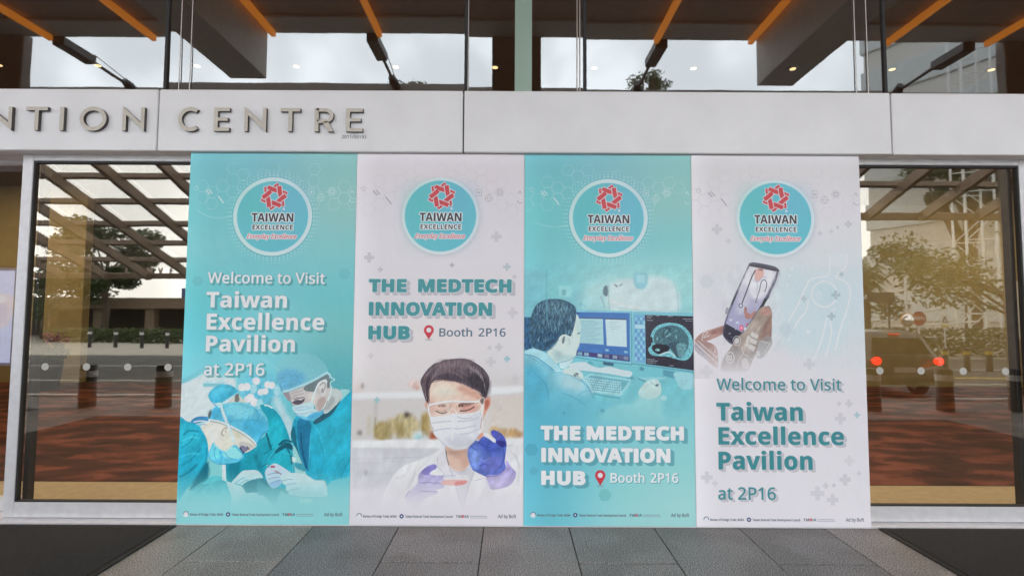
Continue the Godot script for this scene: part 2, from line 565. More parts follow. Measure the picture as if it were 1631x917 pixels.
func sheet_glass(w: float, h: float) -> ArrayMesh:
	var st := begin()
	face(st, [Vector3(-w / 2, -h / 2, 0), Vector3(w / 2, -h / 2, 0), Vector3(w / 2, h / 2, 0), Vector3(-w / 2, h / 2, 0)], Vector3(0, 0, 1))
	return done(st)

func door(b: Node3D, x0: float, x1: float, left: bool) -> void:
	var d := pivot(b, "sliding_door", Vector3(x0, 0, -0.095))
	var w := x1 - x0
	part(d, "stile", cbox(Vector3(0.077, 2.60, 0.05)), M.alu, Vector3(0.0385, 1.322, 0))
	part(d, "stile", cbox(Vector3(0.077, 2.60, 0.05)), M.alu, Vector3(w - 0.0385, 1.322, 0))
	part(d, "bottom_rail", cbox(Vector3(w - 0.154, 0.105, 0.048)), M.alu, Vector3(w / 2, 0.0745, 0))
	part(d, "top_rail", cbox(Vector3(w - 0.154, 0.062, 0.048)), M.alu, Vector3(w / 2, 2.591, 0))
	part(d, "glass", sheet_glass(w - 0.154, 2.434), M.door_glass, Vector3(w / 2, 1.3435, 0.0))
	for x in [0.083, w - 0.083]:
		part(d, "gasket", cbox(Vector3(0.012, 2.434, 0.034), 0.001), M.seal, Vector3(x, 1.3435, 0))
	part(d, "gasket", cbox(Vector3(w - 0.178, 0.010, 0.034), 0.001), M.seal, Vector3(w / 2, 0.132, 0))
	part(d, "gasket", cbox(Vector3(w - 0.178, 0.016, 0.034), 0.001), M.seal, Vector3(w / 2, 2.552, 0))
	# round safety markings
	var xs := [-3.345, -3.048, -2.752, -2.463, -2.17] if left else [2.34, 2.640, 2.935, 3.238, 3.541]
	for x in xs:
		part(d, "safety_dot", tube_mesh([Vector3(0, 0, 0), Vector3(0, 0, 0.0015)], [0.026, 0.026], 20), M.dot, Vector3(x - x0, 1.07, 0.001))
	# dark inner jamb behind the glass
	part(d, "inner_jamb", cbox(Vector3(0.035, 2.58, 0.06)), M.dark_metal, Vector3(0.095 if left else w - 0.095, 1.30, -0.065))
	if not left:
		part(d, "pull_handle", tube_mesh([Vector3(0, 1.30, 0.03), Vector3(0, 1.72, 0.03)], [0.016, 0.016], 12), M.alu, Vector3(w - 0.045, 0, 0.02))

# ------------------------------------------------------------------ lettering
func stroke(pts: Array, w: float) -> PackedVector2Array:
	var l := PackedVector2Array()
	for side in [1.0, -1.0]:
		var idx := range(pts.size()) if side > 0 else range(pts.size() - 1, -1, -1)
		for i in idx:
			var a: Vector2 = pts[maxi(i - 1, 0)]
			var c: Vector2 = pts[mini(i + 1, pts.size() - 1)]
			var n := (c - a).normalized().orthogonal()
			l.append(pts[i] + n * side * w / 2.0)
	return l

func arc(c: Vector2, rx: float, ry: float, a0: float, a1: float, n := 28) -> Array:
	var l := []
	for i in n + 1:
		var a := deg_to_rad(lerpf(a0, a1, float(i) / n))
		l.append(c + Vector2(cos(a) * rx, sin(a) * ry))
	return l

# outlines of one capital, cap height 1, width w
func capital(ch: String, w: float) -> Array:
	var s := 0.165
	match ch:
		"I":
			return [stroke([Vector2(w / 2, 0), Vector2(w / 2, 1)], w)]
		"T":
			return [PackedVector2Array([Vector2(0, 1), Vector2(w, 1), Vector2(w, 0.85), Vector2(w / 2 + s / 2, 0.85), Vector2(w / 2 + s / 2, 0), Vector2(w / 2 - s / 2, 0), Vector2(w / 2 - s / 2, 0.85), Vector2(0, 0.85)])]
		"E":
			return [PackedVector2Array([Vector2(0, 0), Vector2(w, 0), Vector2(w, 0.15), Vector2(s, 0.15), Vector2(s, 0.435), Vector2(w * 0.9, 0.435), Vector2(w * 0.9, 0.575), Vector2(s, 0.575), Vector2(s, 0.85), Vector2(w, 0.85), Vector2(w, 1), Vector2(0, 1)])]
		"N":
			return [PackedVector2Array([Vector2(0, 0), Vector2(s * 0.9, 0), Vector2(s * 0.9, 0.68), Vector2(w, -0.02), Vector2(w, 1), Vector2(w - s * 0.9, 1), Vector2(w - s * 0.9, 0.33), Vector2(0, 1.03)])]
		"C":
			return [stroke(arc(Vector2(w * 0.58, 0.5), w * 0.58 - s / 2, 0.52 - s / 2, 52, 308, 40), s)]
		"O":
			return [stroke(arc(Vector2(w / 2, 0.5), w / 2 - s / 2, 0.52 - s / 2, 90, 270, 30), s), stroke(arc(Vector2(w / 2, 0.5), w / 2 - s / 2, 0.52 - s / 2, -90, 90, 30), s)]
		"R":
			var bowl := [Vector2(s * 0.5, 0.925)] + arc(Vector2(w * 0.52, 0.68), w * 0.40, 0.245, 90, -90, 20) + [Vector2(s * 0.5, 0.435)]
			return [stroke([Vector2(s / 2, 0), Vector2(s / 2, 1)], s), stroke(bowl, s * 0.92), PackedVector2Array([Vector2(w * 0.42, 0.40), Vector2(w * 0.72, 0.44), Vector2(w * 1.04, 0), Vector2(w * 0.74, 0)])]
	return []

func building_sign() -> void:
	var t := thing("building_sign", "raised metal letters reading NTION CENTRE on white fascia", "sign", Vector3(0, 2.742, 0.031))
	var letters := [["N", -3.715, -3.545], ["T", -3.447, -3.294], ["I", -3.207, -3.177], ["O", -3.066, -2.876], ["N", -2.762, -2.607], ["C", -2.370, -2.218], ["E", -2.115, -2.005], ["N", -1.900, -1.745], ["T", -1.645, -1.505], ["R", -1.402, -1.272], ["E", -1.180, -1.062]]
	var h := 0.168
	for l in letters:
		var fs := begin()
		var ss := begin()
		var ch: String = l[0]
		for o in capital(ch, (l[2] - l[1]) / h):
			var q := PackedVector2Array()
			for p in o:
				q.append(p * h)
			extrude(fs, q, 0.0, 0.024, true, false, false)
			extrude(ss, q, 0.0, 0.0237, false, true, true)
		var mesh := done(ss)
		fs.generate_normals()
		mesh = fs.commit(mesh)
		var o := part(t, "letter_" + ch.to_lower(), mesh, null, Vector3(l[1], 0, 0))
		o.set_surface_override_material(0, M.letter_side)
		o.set_surface_override_material(1, M.letter_face)
	var tm := TextMesh.new()
	tm.text = "2011/00193"
	tm.font = font(400)
	tm.font_size = 64
	tm.pixel_size = 0.00052
	tm.depth = 0.002
	part(t, "registration_number", tm, M.letter_side, Vector3(-1.128, -0.030, 0.0))

func font(weight: int) -> SystemFont:
	var f := SystemFont.new()
	f.font_names = PackedStringArray(["Droid Sans"])
	f.font_weight = weight
	return f

# ------------------------------------------------------------------ canopy over the drop-off lane
func canopy() -> void:
	var t := thing("glass_canopy", "sloping glass canopy with brown steel beams over the drop-off lane", "canopy")
	var z0 := 9.55
	var y0 := 6.91
	var slope := -0.36
	var tilt := -atan(slope)
	# the left wing reaches further out than the right one
	for wing in [[-1.0, 20.14, [14.2, 15.5, 16.95, 18.4, 19.9, 21.4, 22.9]], [1.0, 14.8, [14.2, 15.6, 17.2]]]:
		var sd: float = wing[0]
		var z1: float = wing[1]
		var ln_ := (z1 - z0) / cos(atan(slope))
		var beam := begin()
		add_cbox(beam, Vector3.ZERO, Vector3(0.16, 0.34, ln_), 0.01)
		tube(beam, [Vector3(-0.08, 0, ln_ / 2), Vector3(0.08, 0, ln_ / 2)], [0.17, 0.17], 16)
		var beam_mesh := done(beam)
		var mid := Vector3(0, y0 + slope * (z1 - z0) / 2 + 0.17, (z0 + z1) / 2)
		for k in 13:
			part(t, "beam", beam_mesh, M.canopy_steel, mid + Vector3(sd * (k * 2.0 + 1.0), 0, 0), Vector3(tilt, 0, 0))
		for d in wing[2]:
			var z: float = d - 3.86
			part(t, "purlin", cbox(Vector3(25.9, 0.20, 0.14), 0.01), M.canopy_steel, Vector3(sd * 12.98, y0 + slope * (z - z0) + 0.42, z), Vector3(tilt, 0, 0))
		for k in 12:
			for j in 3:
				var f := (j + 0.5) / 3.0
				part(t, "roof_pane", sheet(-0.97, 0.97, -ln_ / 6.0 + 0.02, ln_ / 6.0 - 0.02, 0.0), M.pane, Vector3(sd * (k * 2.0 + 2.0), y0 + slope * (z1 - z0) * f + 0.55, lerpf(z0, z1, f)), Vector3(tilt, 0, 0))
		part(t, "edge_beam", cbox(Vector3(25.9, 0.26, 0.2), 0.02), M.canopy_steel, Vector3(sd * 12.98, y0 + slope * (z1 - z0) + 0.2, z1 + 0.2))
	for x in [-27.0, -9.0]:
		part(t, "post", cbox(Vector3(0.34, 4.2, 0.34), 0.02), M.canopy_steel, Vector3(x, 1.53, 18.6))
	for x in [3.0, 27.0]:
		part(t, "post", cbox(Vector3(0.34, 5.7, 0.34), 0.02), M.canopy_steel, Vector3(x, 2.3, 14.2))
	part(t, "header_beam", cbox(Vector3(52, 0.26, 0.2), 0.02), M.column, Vector3(0, y0 + 0.34, z0 - 0.10))
	var s := thing("canopy_sign", "brown block letters along the outer edge of the glass canopy", "sign", Vector3(-18.2, 3.36, 20.45))
	var x := 0.0
	for ch in "CONVENTION CENTRE":
		if ch != " ":
			var tm := TextMesh.new()
			tm.text = ch
			tm.font = font(700)
			tm.font_size = 64
			tm.pixel_size = 0.0062
			tm.depth = 0.06
			part(s, "letter_" + ch.to_lower(), tm, M.soffit, Vector3(x, 0.18, 0))
		x += 0.52

# ------------------------------------------------------------------ trees and street
func leaf_mass(st: SurfaceTool, c: Vector3, r: Vector3, n: int, size: float) -> void:
	for i in n:
		var v := Vector3(rng.randfn(), rng.randfn(), rng.randfn()).normalized() * pow(rng.randf(), 0.45)
		var p := c + v * r
		var u := Vector3(rng.randfn(), rng.randfn() * 0.6, rng.randfn()).normalized() * size * rng.randf_range(0.6, 1.3)
		var w := u.cross(Vector3(rng.randfn(), rng.randfn(), rng.randfn()).normalized()).normalized() * size * 0.42
		face(st, [p - u, p + w, p + u, p - w], Vector3.UP)

func tree(label: String, at: Vector3, h: float, spread: float, clumps: int, leaves: int, size: float, kind := 0, base_h := 0.45) -> void:
	var t := thing("tree", label, "tree", at, 0.0, "trees across the road")
	var tr := begin()
	tube(tr, [Vector3.ZERO, Vector3(0.1, h * 0.25, 0.05), Vector3(-0.05, h * 0.5, 0), Vector3(0.1, h * 0.8, 0.1)], [h * 0.03, h * 0.024, h * 0.018, h * 0.008], 8)
	var cr := begin()
	for i in clumps:
		var a := TAU * i / clumps + rng.randf() * 0.8
		var e := Vector3(cos(a) * spread * rng.randf_range(0.35, 1.0), h * rng.randf_range(base_h, 0.95), sin(a) * spread * rng.randf_range(0.35, 1.0))
		var s := Vector3(0, h * rng.randf_range(0.3, 0.6), 0)
		tube(tr, [s, s.lerp(e, 0.5) + Vector3(0, 0.2, 0), e], [h * 0.012, h * 0.008, h * 0.003], 5, false)
		var r := spread * rng.randf_range(0.28, 0.5)
		leaf_mass(cr, e, Vector3(r, r * 0.7, r), leaves / clumps, size)
	part(t, "trunk", done(tr), M.bark)
	part(t, "crown", done(cr), M.leaf[kind])

func palm(at: Vector3, h: float) -> void:
	var t := thing("palm_tree", "fan palm standing in front of the hotel", "palm tree", at)
	part(t, "trunk", tube_mesh([Vector3.ZERO, Vector3(0.1, h * 0.5, 0), Vector3(0, h, 0)], [0.2, 0.16, 0.14], 8), M.bark)
	var st := begin()
	for i in 26:
		var a := TAU * i / 26.0 + rng.randf() * 0.2
		var up := rng.randf_range(-0.4, 0.9)
		var d := Vector3(cos(a), 0, sin(a))
		var c := Vector3(0, h, 0)
		var ln := rng.randf_range(1.1, 1.7)
		var tip := c + d * ln + Vector3(0, up * ln - 0.3, 0)
		var side := d.cross(Vector3.UP)
		for k in 11:
			var f := (k - 5) / 5.0
			var e := tip + side * f * 0.85 + Vector3(0, -absf(f) * 0.35 - 0.3, 0) - d * absf(f) * 0.4
			var m := c + d * ln * 0.55 + Vector3(0, up * ln * 0.7, 0)
			face(st, [m - side * 0.03, e, m + side * 0.05], Vector3.UP)
	part(t, "fronds", done(st), M.leaf[2])

func hedge(at: Vector3, s: Vector3, label: String) -> void:
	var st := begin()
	for i in int(s.x * 320):
		var p := Vector3(rng.randf_range(-0.5, 0.5) * s.x, rng.randf() * s.y, rng.randf_range(-0.5, 0.5) * s.z)
		leaf_mass(st, p, Vector3.ONE * 0.12, 1, 0.13)
	var o := part(self, "hedge", done(st), M.leaf[1], at)
	tag(o, label, "hedge")

func bollard(at: Vector3, r: float, h: float, label: String, group: String, yellow := false) -> void:
	var t := thing("bollard", label, "bollard", at, 0.0, group)
	part(t, "post", tube_mesh([Vector3.ZERO, Vector3(0, h - 0.03, 0), Vector3(0, h, 0)], [r, r, r * 0.85], 16), M.dark_metal)
	part(t, "band", tube_mesh([Vector3(0, h * 0.72, 0), Vector3(0, h * 0.86, 0)], [r * 1.03, r * 1.03], 16), M.yellow_paint if yellow else M.alu)

func street() -> void:
	var order := ["first", "second", "third", "fourth", "fifth"]
	for i in 4:
		bollard(Vector3(-7.9 + 1.2 * i, 0, 4.4), 0.12, 0.66, "thick dark bollard at the kerb, %s of the row beside the left door" % order[i], "kerb bollards")
	for i in 4:
		bollard(Vector3(4.55 + 1.15 * i, 0, 4.4), 0.12, 0.66, "thick dark bollard at the kerb, %s of the row beside the right door" % order[i], "kerb bollards")
	for i in 5:
		bollard(Vector3(-26.0 + 1.6 * i, -0.55, 28.0), 0.1, 1.1, "slim post beyond the road on the left, %s from the edge" % order[i], "far posts")
	for i in 4:
		bollard(Vector3(16.6 + 0.85 * i, -0.55, 16.0), 0.11, 0.9, "yellow banded post across the road, %s from the parked car" % order[i], "yellow banded posts", true)
	tree("broad dark tree behind the canopy at far left", Vector3(-31.5, -0.6, 36.0), 9.2, 2.9, 16, 9000, 0.2, 0)
	tree("low dense tree beside the colonnade", Vector3(-38.0, -0.6, 38.0), 7.0, 4.5, 14, 7000, 0.2, 0, 0.3)
	tree("spreading tree with open branches by the hotel", Vector3(26.0, -0.6, 23.0), 7.2, 5.0, 15, 5200, 0.15, 1)
	tree("small round tree left of the hotel entrance", Vector3(20.5, -0.6, 27.0), 6.4, 3.2, 12, 4200, 0.14, 0, 0.35)
	tree("tall slim tree rising above the canopy edge", Vector3(-13.6, -0.6, 62.0), 33.2, 2.3, 34, 2200, 0.22, 0, 0.8)
	tree("tall bushy tree rising behind the spotlight arm", Vector3(17.9, -0.6, 62.0), 35.2, 2.6, 40, 2800, 0.22, 0, 0.8)
	tree("tree in front of the pale tower", Vector3(33.0, -0.6, 33.0), 17.5, 3.2, 16, 6500, 0.24, 1, 0.6)
	palm(Vector3(19.8, -0.6, 25.0), 4.3)
	hedge(Vector3(24.0, -0.55, 24.0), Vector3(12, 1.5, 1.6), "clipped green hedge in front of the hotel")
	hedge(Vector3(-26.0, -0.55, 34.0), Vector3(16, 1.0, 1.2), "low hedge along the far side of the road at left")
	# colonnade across the road
	var c := thing("colonnade", "long brown colonnade with flat roof across the road", "building", Vector3(-30, -0.6, 42.0))
	part(c, "roof", cbox(Vector3(44, 1.0, 5), 0.05), M.canopy_steel, Vector3(0, 3.1, 2.0))
	part(c, "rear_wall", cbox(Vector3(44, 2.8, 0.3), 0.02), M.dark_wall, Vector3(0, 1.4, 4.2))
	for k in 10:
		part(c, "pillar", cbox(Vector3(0.8, 2.6, 0.8), 0.03), M.canopy_steel, Vector3(-20.5 + k * 4.6, 1.3, 0.2))
	var hb := part(self, "site_hoarding", cbox(Vector3(26, 1.0, 0.1), 0.01), mat(lin(0.06, 0.10, 0.25), 0.6), Vector3(-20.0, 3.7, 47.5))
	tag(hb, "blue hoarding above the colonnade roof", "hoarding")
	tower()
	lattice()
	signs()
	car()

func tower() -> void:
	var t := thing("hotel_tower", "pale panelled hotel tower with dark windows", "building", Vector3(41.0, -0.6, 40.0), -0.5)
	var pal := worn(lin(0.50, 0.52, 0.51), lin(0.58, 0.60, 0.59), 0.2, 0.6, 0.02, 33)
	var win := mat(lin(0.03, 0.035, 0.04), 0.08)
	part(t, "core", cbox(Vector3(14.6, 39.6, 11.6), 0.05), M.beam_side, Vector3(0, 20, 0))
	for fl in 10:
		part(t, "wall_band", cbox(Vector3(15, 2.3, 12), 0.04), pal, Vector3(0, 3.0 + fl * 4.0, 0))
		for k in 5:
			part(t, "window", cbox(Vector3(1.7, 1.62, 0.2), 0.02), win, Vector3(-6.0 + k * 3.0, 5.0 + fl * 4.0, -5.82))
	part(t, "roof", cbox(Vector3(16.4, 0.9, 13.4), 0.1), pal, Vector3(0, 40.2, 0))
	part(t, "roof_eave", cbox(Vector3(11, 0.9, 8.5), 0.1), M.beam_side, Vector3(-8.0, 21.6, -9.5), Vector3(0, -0.25, 0))
	part(t, "eave_edge", cbox(Vector3(11.2, 0.35, 8.7), 0.05), pal, Vector3(-8.0, 22.3, -9.5), Vector3(0, -0.25, 0))
	var l := thing("hotel_podium", "low hotel block with white bands and a gridded glass front", "building", Vector3(38.0, -0.6, 52.0), 0.1)
	part(l, "wall", cbox(Vector3(40, 8.6, 8), 0.05), M.beam_side, Vector3(0, 4.3, 4.2))
	for y in [4.4, 6.4, 8.4]:
		part(l, "white_band", cbox(Vector3(18, 0.8, 0.5), 0.04), pal, Vector3(-11.4, y, 0.0))
	var gm := mat(lin(0.30, 0.38, 0.33), 0.1)
	for i in 8:
		for j in 3:
			part(l, "glass_panel", cbox(Vector3(1.22, 1.42, 0.1), 0.01), gm, Vector3(1.0 + i * 1.3, 5.1 + j * 1.5, 0.1))

func lattice() -> void:
	var t := thing("lattice_mast", "white steel lattice mast of a crane", "crane", Vector3(30.6, -0.6, 30.0), 0.3)
	var wm: Material = M.white_paint
	var h := 26.0
	for sx in [-1.0, 1.0]:
		for sz in [-1.0, 1.0]:
			part(t, "chord", cbox(Vector3(0.12, h, 0.12), 0.01), wm, Vector3(sx * 0.8, h / 2, sz * 0.8))
	for k in 16:
		var y := 0.8 + k * 1.6
		var st := begin()
		for sz in [-0.8, 0.8]:
			tube(st, [Vector3(-0.8, y, sz), Vector3(0.8, y, sz)], [0.04, 0.04], 5)
			tube(st, [Vector3(-0.8 if k % 2 == 0 else 0.8, y, sz), Vector3(0.8 if k % 2 == 0 else -0.8, y + 1.6, sz)], [0.03, 0.03], 5)
		part(t, "brace", done(st), wm)
	var g := begin()
	tube(g, [Vector3(0, 3.2, 0), Vector3(-10.0, 1.3, -4.0)], [0.06, 0.05], 6)
	tube(g, [Vector3(0, 1.9, 0), Vector3(-10.0, 1.2, -4.0)], [0.06, 0.05], 6)
	for k in 5:
		var f := k / 5.0
		tube(g, [Vector3(-10.0 * f, lerpf(3.2, 1.3, f), -4.0 * f), Vector3(-10.0 * (f + 0.1), lerpf(1.9, 1.2, f + 0.1), -4.0 * (f + 0.1))], [0.03, 0.03], 5)
	part(t, "truss_gangway", done(g), wm)

func signs() -> void:
	var p := thing("stop_sign", "octagonal stop sign on a pole beside the convex mirror", "sign", Vector3(19.5, -0.55, 20.9), PI)
	part(p, "pole", tube_mesh([Vector3.ZERO, Vector3(0, 2.3, 0)], [0.035, 0.035], 8), M.alu)
	var oc := PackedVector2Array()
	for i in 8:
		oc.append(Vector2.from_angle(TAU * (i + 0.5) / 8) * 0.36)
	var st := begin()
	extrude(st, oc, 0.04, 0.06)
	part(p, "plate", done(st), mat(lin(0.32, 0.03, 0.03), 0.5), Vector3(0, 2.02, 0))
	var tm := TextMesh.new()
	tm.text = "STOP"
	tm.font = font(700)
	tm.font_size = 64
	tm.pixel_size = 0.0033
	tm.depth = 0.01
	part(p, "lettering", tm, M.white_paint, Vector3(0, 2.02, 0.066))
	var w := thing("warning_sign", "white square sign with a black triangle on a thin pole", "sign", Vector3(20.75, -0.55, 20.9), PI)
	part(w, "pole", tube_mesh([Vector3.ZERO, Vector3(0, 2.3, 0)], [0.03, 0.03], 8), M.alu)
	part(w, "plate", cbox(Vector3(0.44, 0.5, 0.02), 0.004), M.white_paint, Vector3(0, 1.98, 0.045))
	part(w, "yellow_plate", cbox(Vector3(0.36, 0.1, 0.02), 0.004), M.yellow_paint, Vector3(0, 1.66, 0.045))
	var tri := begin()
	tube(tri, [Vector3(-0.15, 1.84, 0.06), Vector3(0.15, 1.84, 0.06)], [0.018, 0.018], 5)
	tube(tri, [Vector3(0.15, 1.84, 0.06), Vector3(0, 2.12, 0.06)], [0.018, 0.018], 5)
	tube(tri, [Vector3(0, 2.12, 0.06), Vector3(-0.15, 1.84, 0.06)], [0.018, 0.018], 5)
	part(w, "triangle", done(tri), M.rubber)
	var m := thing("convex_mirror", "round convex traffic mirror on a white pole", "mirror", Vector3(18.95, -0.55, 20.9), PI)
	part(m, "pole", tube_mesh([Vector3.ZERO, Vector3(0, 4.0, 0)], [0.05, 0.05], 8), M.white_paint)
	part(m, "mirror_face", tube_mesh([Vector3(0, 0, 0.02), Vector3(0, 0, 0.05), Vector3(0, 0, 0.075), Vector3(0, 0, 0.085)], [0.3, 0.28, 0.18, 0.02], 20), mat(lin(0.8, 0.8, 0.8), 0.05, 1.0), Vector3(0, 1.95, 0.05))
	part(m, "rim", tube_mesh([Vector3(0, 0, 0.0), Vector3(0, 0, 0.03)], [0.34, 0.32], 20), M.orange, Vector3(0, 1.95, 0.04))
	var s := thing("restaurant_sign", "pale capital letters on a dark band of the hotel front", "sign", Vector3(17.9, 2.55, 22.4), PI)
	part(s, "band", cbox(Vector3(3.2, 0.5, 0.1), 0.01), M.dark_metal)
	var tt := TextMesh.new()
	tt.text = "MARQ"
	tt.font = font(400)
	tt.font_size = 64
	tt.pixel_size = 0.0052
	tt.depth = 0.04
	part(s, "lettering", tt, M.white_paint, Vector3(0.3, 0, 0.07))
	for x in [-1.3, 1.3]:
		part(s, "post", tube_mesh([Vector3(x, -3.1, 0), Vector3(x, -0.2, 0)], [0.05, 0.05], 8), M.dark_metal)

func loft(sections: Array) -> ArrayMesh:
	# each section: Vector3 points of the same number, in order round the body
	var st := begin()
	st.set_smooth_group(1)
	for i in sections.size() - 1:
		var a: Array = sections[i]
		var b: Array = sections[i + 1]
		var ca := Vector3.ZERO
		for p in a:
			ca += p / a.size()
		for k in a.size():
			var k2 := (k + 1) % a.size()
			face(st, [a[k], b[k], b[k2], a[k2]], (a[k] + a[k2]) / 2.0 - ca)
	face(st, sections[0], sections[0][0] - sections[1][0])
	face(st, sections[-1], sections[-1][0] - sections[-2][0])
	return done(st)

func car_section(z: float, y0: float, y1: float, y2: float, w0: float, w1: float) -> Array:
	var l := []
	for p in [[-w0 * 0.94, y0], [w0 * 0.94, y0], [w0, y0 + 0.12], [w0 * 1.0, y1 - 0.1], [w0 * 0.97, y1], [w1, y2 - 0.1], [w1 * 0.88, y2], [-w1 * 0.88, y2], [-w1, y2 - 0.1], [-w0 * 0.97, y1], [-w0, y1 - 0.1], [-w0, y0 + 0.12]]:
		l.append(Vector3(p[0], p[1], z))
	return l

func car() -> void:
	# seen from behind in the right door's glass, its tail towards the building
	var t := thing("parked_car", "black sport utility car with red brake lights lit on the lane", "car", Vector3(9.85, -0.55, 9.2), 0.10)
	var paint := mat(lin(0.010, 0.010, 0.011), 0.25)
	paint.clearcoat_enabled = true
	var glass := mat(lin(0.012, 0.014, 0.015), 0.05)
	var secs := [
		car_section(-0.05, 0.42, 0.9, 0.98, 0.84, 0.78), car_section(0.08, 0.34, 0.98, 1.12, 0.92, 0.80), car_section(0.35, 0.30, 1.0, 1.60, 0.93, 0.70),
		car_section(0.8, 0.28, 1.0, 1.68, 0.94, 0.71), car_section(2.0, 0.28, 0.98, 1.69, 0.94, 0.71), car_section(2.9, 0.28, 0.97, 1.55, 0.94, 0.68), car_section(3.5, 0.28, 0.96, 1.06, 0.94, 0.76), car_section(4.3, 0.32, 0.85, 0.93, 0.90, 0.74), car_section(4.55, 0.42, 0.7, 0.76, 0.78, 0.66)]
	part(t, "body", loft(secs), paint)
	var rw := begin()
	face(rw, [Vector3(-0.70, 1.10, 0.065), Vector3(0.70, 1.10, 0.065), Vector3(0.58, 1.50, 0.265), Vector3(-0.58, 1.50, 0.265)], Vector3(0, 0.4, -1))
	part(t, "rear_window", done(rw), glass)
	for sg in [-1.0, 1.0]:
		var sw := begin()
		face(sw, [Vector3(sg * 0.905, 1.03, 0.7), Vector3(sg * 0.905, 1.03, 2.9), Vector3(sg * 0.735, 1.50, 2.6), Vector3(sg * 0.735, 1.52, 0.8)], Vector3(sg, 0.3, 0))
		part(t, "side_window", done(sw), glass)
		var lamp := mat(Color(0.8, 0.05, 0.04), 0.3)
		lamp.emission_enabled = true
		lamp.emission = Color(1.0, 0.09, 0.06)
		lamp.emission_energy_multiplier = 0.9
		part(t, "tail_light", cbox(Vector3(0.13, 0.10, 0.1), 0.02), lamp, Vector3(sg * 0.72, 0.95, -0.03))
		var om := OmniLight3D.new()
		om.name = "brake_glow"
		om.light_color = Color(1.0, 0.1, 0.06)
		om.light_energy = 0.04
		om.light_size = 0.1
		om.omni_range = 8
		om.omni_attenuation = 2
		om.shadow_enabled = true
		t.add_child(om)
		om.position = Vector3(sg * 0.72, 0.95, -0.16)
		for z in [0.85, 3.55]:
			var wh := pivot(t, "wheel", Vector3(sg * 0.84, 0.34, z))
			part(wh, "tyre", tube_mesh([Vector3(-0.11, 0, 0), Vector3(-0.08, 0, 0), Vector3(0.08, 0, 0), Vector3(0.11, 0, 0)], [0.30, 0.34, 0.34, 0.30], 20), M.rubber)
			part(wh, "rim", tube_mesh([Vector3(-0.115, 0, 0), Vector3(0.115, 0, 0)], [0.2, 0.2], 16), M.alu)
	var hi := mat(Color(0.8, 0.05, 0.04), 0.3)
	hi.emission_enabled = true
	hi.emission = Color(1.0, 0.09, 0.06)
	hi.emission_energy_multiplier = 0.9
	part(t, "high_brake_light", cbox(Vector3(0.26, 0.035, 0.05), 0.01), hi, Vector3(0, 1.60, 0.33))
	part(t, "number_plate", cbox(Vector3(0.5, 0.13, 0.02), 0.004), M.white_paint, Vector3(0, 0.72, -0.055))
	part(t, "rear_bumper", cbox(Vector3(1.72, 0.16, 0.16), 0.04), mat(lin(0.02, 0.02, 0.02), 0.6), Vector3(0, 0.5, -0.04))

func small_things() -> void:
	# a lit display outside at far left, mirrored in the side light
	var d := thing("display_totem", "upright lit display with pale blue screen mirrored in the side light", "display", Vector3(-6.05, 0, 1.85), PI)
	part(d, "housing", cbox(Vector3(0.86, 2.0, 0.12), 0.02), M.dark_metal, Vector3(0, 1.0, 0))
	var im := Image.create(256, 368, false, Image.FORMAT_RGBA8)
	paint_display(im)
	var sm := mat(Color.BLACK, 0.2)
	var tx := ImageTexture.create_from_image(im)
	sm.emission_enabled = true
	sm.emission = Color.WHITE
	sm.emission_operator = BaseMaterial3D.EMISSION_OP_MULTIPLY
	sm.emission_texture = tx
	sm.emission_energy_multiplier = 0.45
	part(d, "screen", uv_quad(0.78, 1.12), sm, Vector3(0, 1.42, 0.064))
	var al := AreaLight3D.new()
	al.name = "screen_light"
	al.light_color = Color(0.75, 0.82, 1.0)
	al.light_energy = 0.3
	al.area_size = Vector2(0.7, 1.05)
	al.area_range = 8
	al.shadow_enabled = true
	d.add_child(al)
	al.position = Vector3(0, 1.42, 0.09)
	al.rotation_degrees = Vector3(0, 180, 0)
	# orchid on a stand just inside the left door
	var f := thing("flower_arrangement", "pink blossoms in a dark floor planter inside the left door", "flowers", Vector3(-9.0, 0.006, -6.4))
	part(f, "planter", tube_mesh([Vector3.ZERO, Vector3(0, 0.5, 0), Vector3(0, 0.54, 0)], [0.2, 0.26, 0.25], 16), M.dark_metal)
	var lf := begin()
	leaf_mass(lf, Vector3(0, 0.72, 0), Vector3(0.32, 0.24, 0.32), 260, 0.08)
	part(f, "leaves", done(lf), M.leaf[1])
	var bl := begin()
	leaf_mass(bl, Vector3(0, 0.95, 0), Vector3(0.36, 0.16, 0.36), 320, 0.035)
	var pk := mat(lin(0.5, 0.2, 0.4), 0.6)
	pk.cull_mode = BaseMaterial3D.CULL_DISABLED
	part(f, "blossoms", done(bl), pk)

func uv_quad(w: float, h: float) -> ArrayMesh:
	var st := SurfaceTool.new()
	st.begin(Mesh.PRIMITIVE_TRIANGLES)
	var c := [Vector2(0, 0), Vector2(1, 0), Vector2(1, 1), Vector2(0, 0), Vector2(1, 1), Vector2(0, 1)]
	for u in c:
		st.set_normal(Vector3(0, 0, 1))
		st.set_uv(u)
		st.add_vertex(Vector3((u.x - 0.5) * w, (0.5 - u.y) * h, 0))
	return st.commit()

# ------------------------------------------------------------------ prints on the boards
# A small painter: shapes are laid on an Image in units of a thousandth of the board's width.
var C: Image
var S := 0.72
var fonts := {}

# a colour read off the boards in daylight, turned into the ink's own colour
func H(r: float, g: float, b: float, a := 1.0) -> Color:
	var c := Color(r / 255.0, g / 255.0, b / 255.0).srgb_to_linear() * 1.33
	c.b *= 0.96
	c = Color(minf(c.r, 0.92), minf(c.g, 0.92), minf(c.b, 0.92)).linear_to_srgb()
	c.a = a
	return c

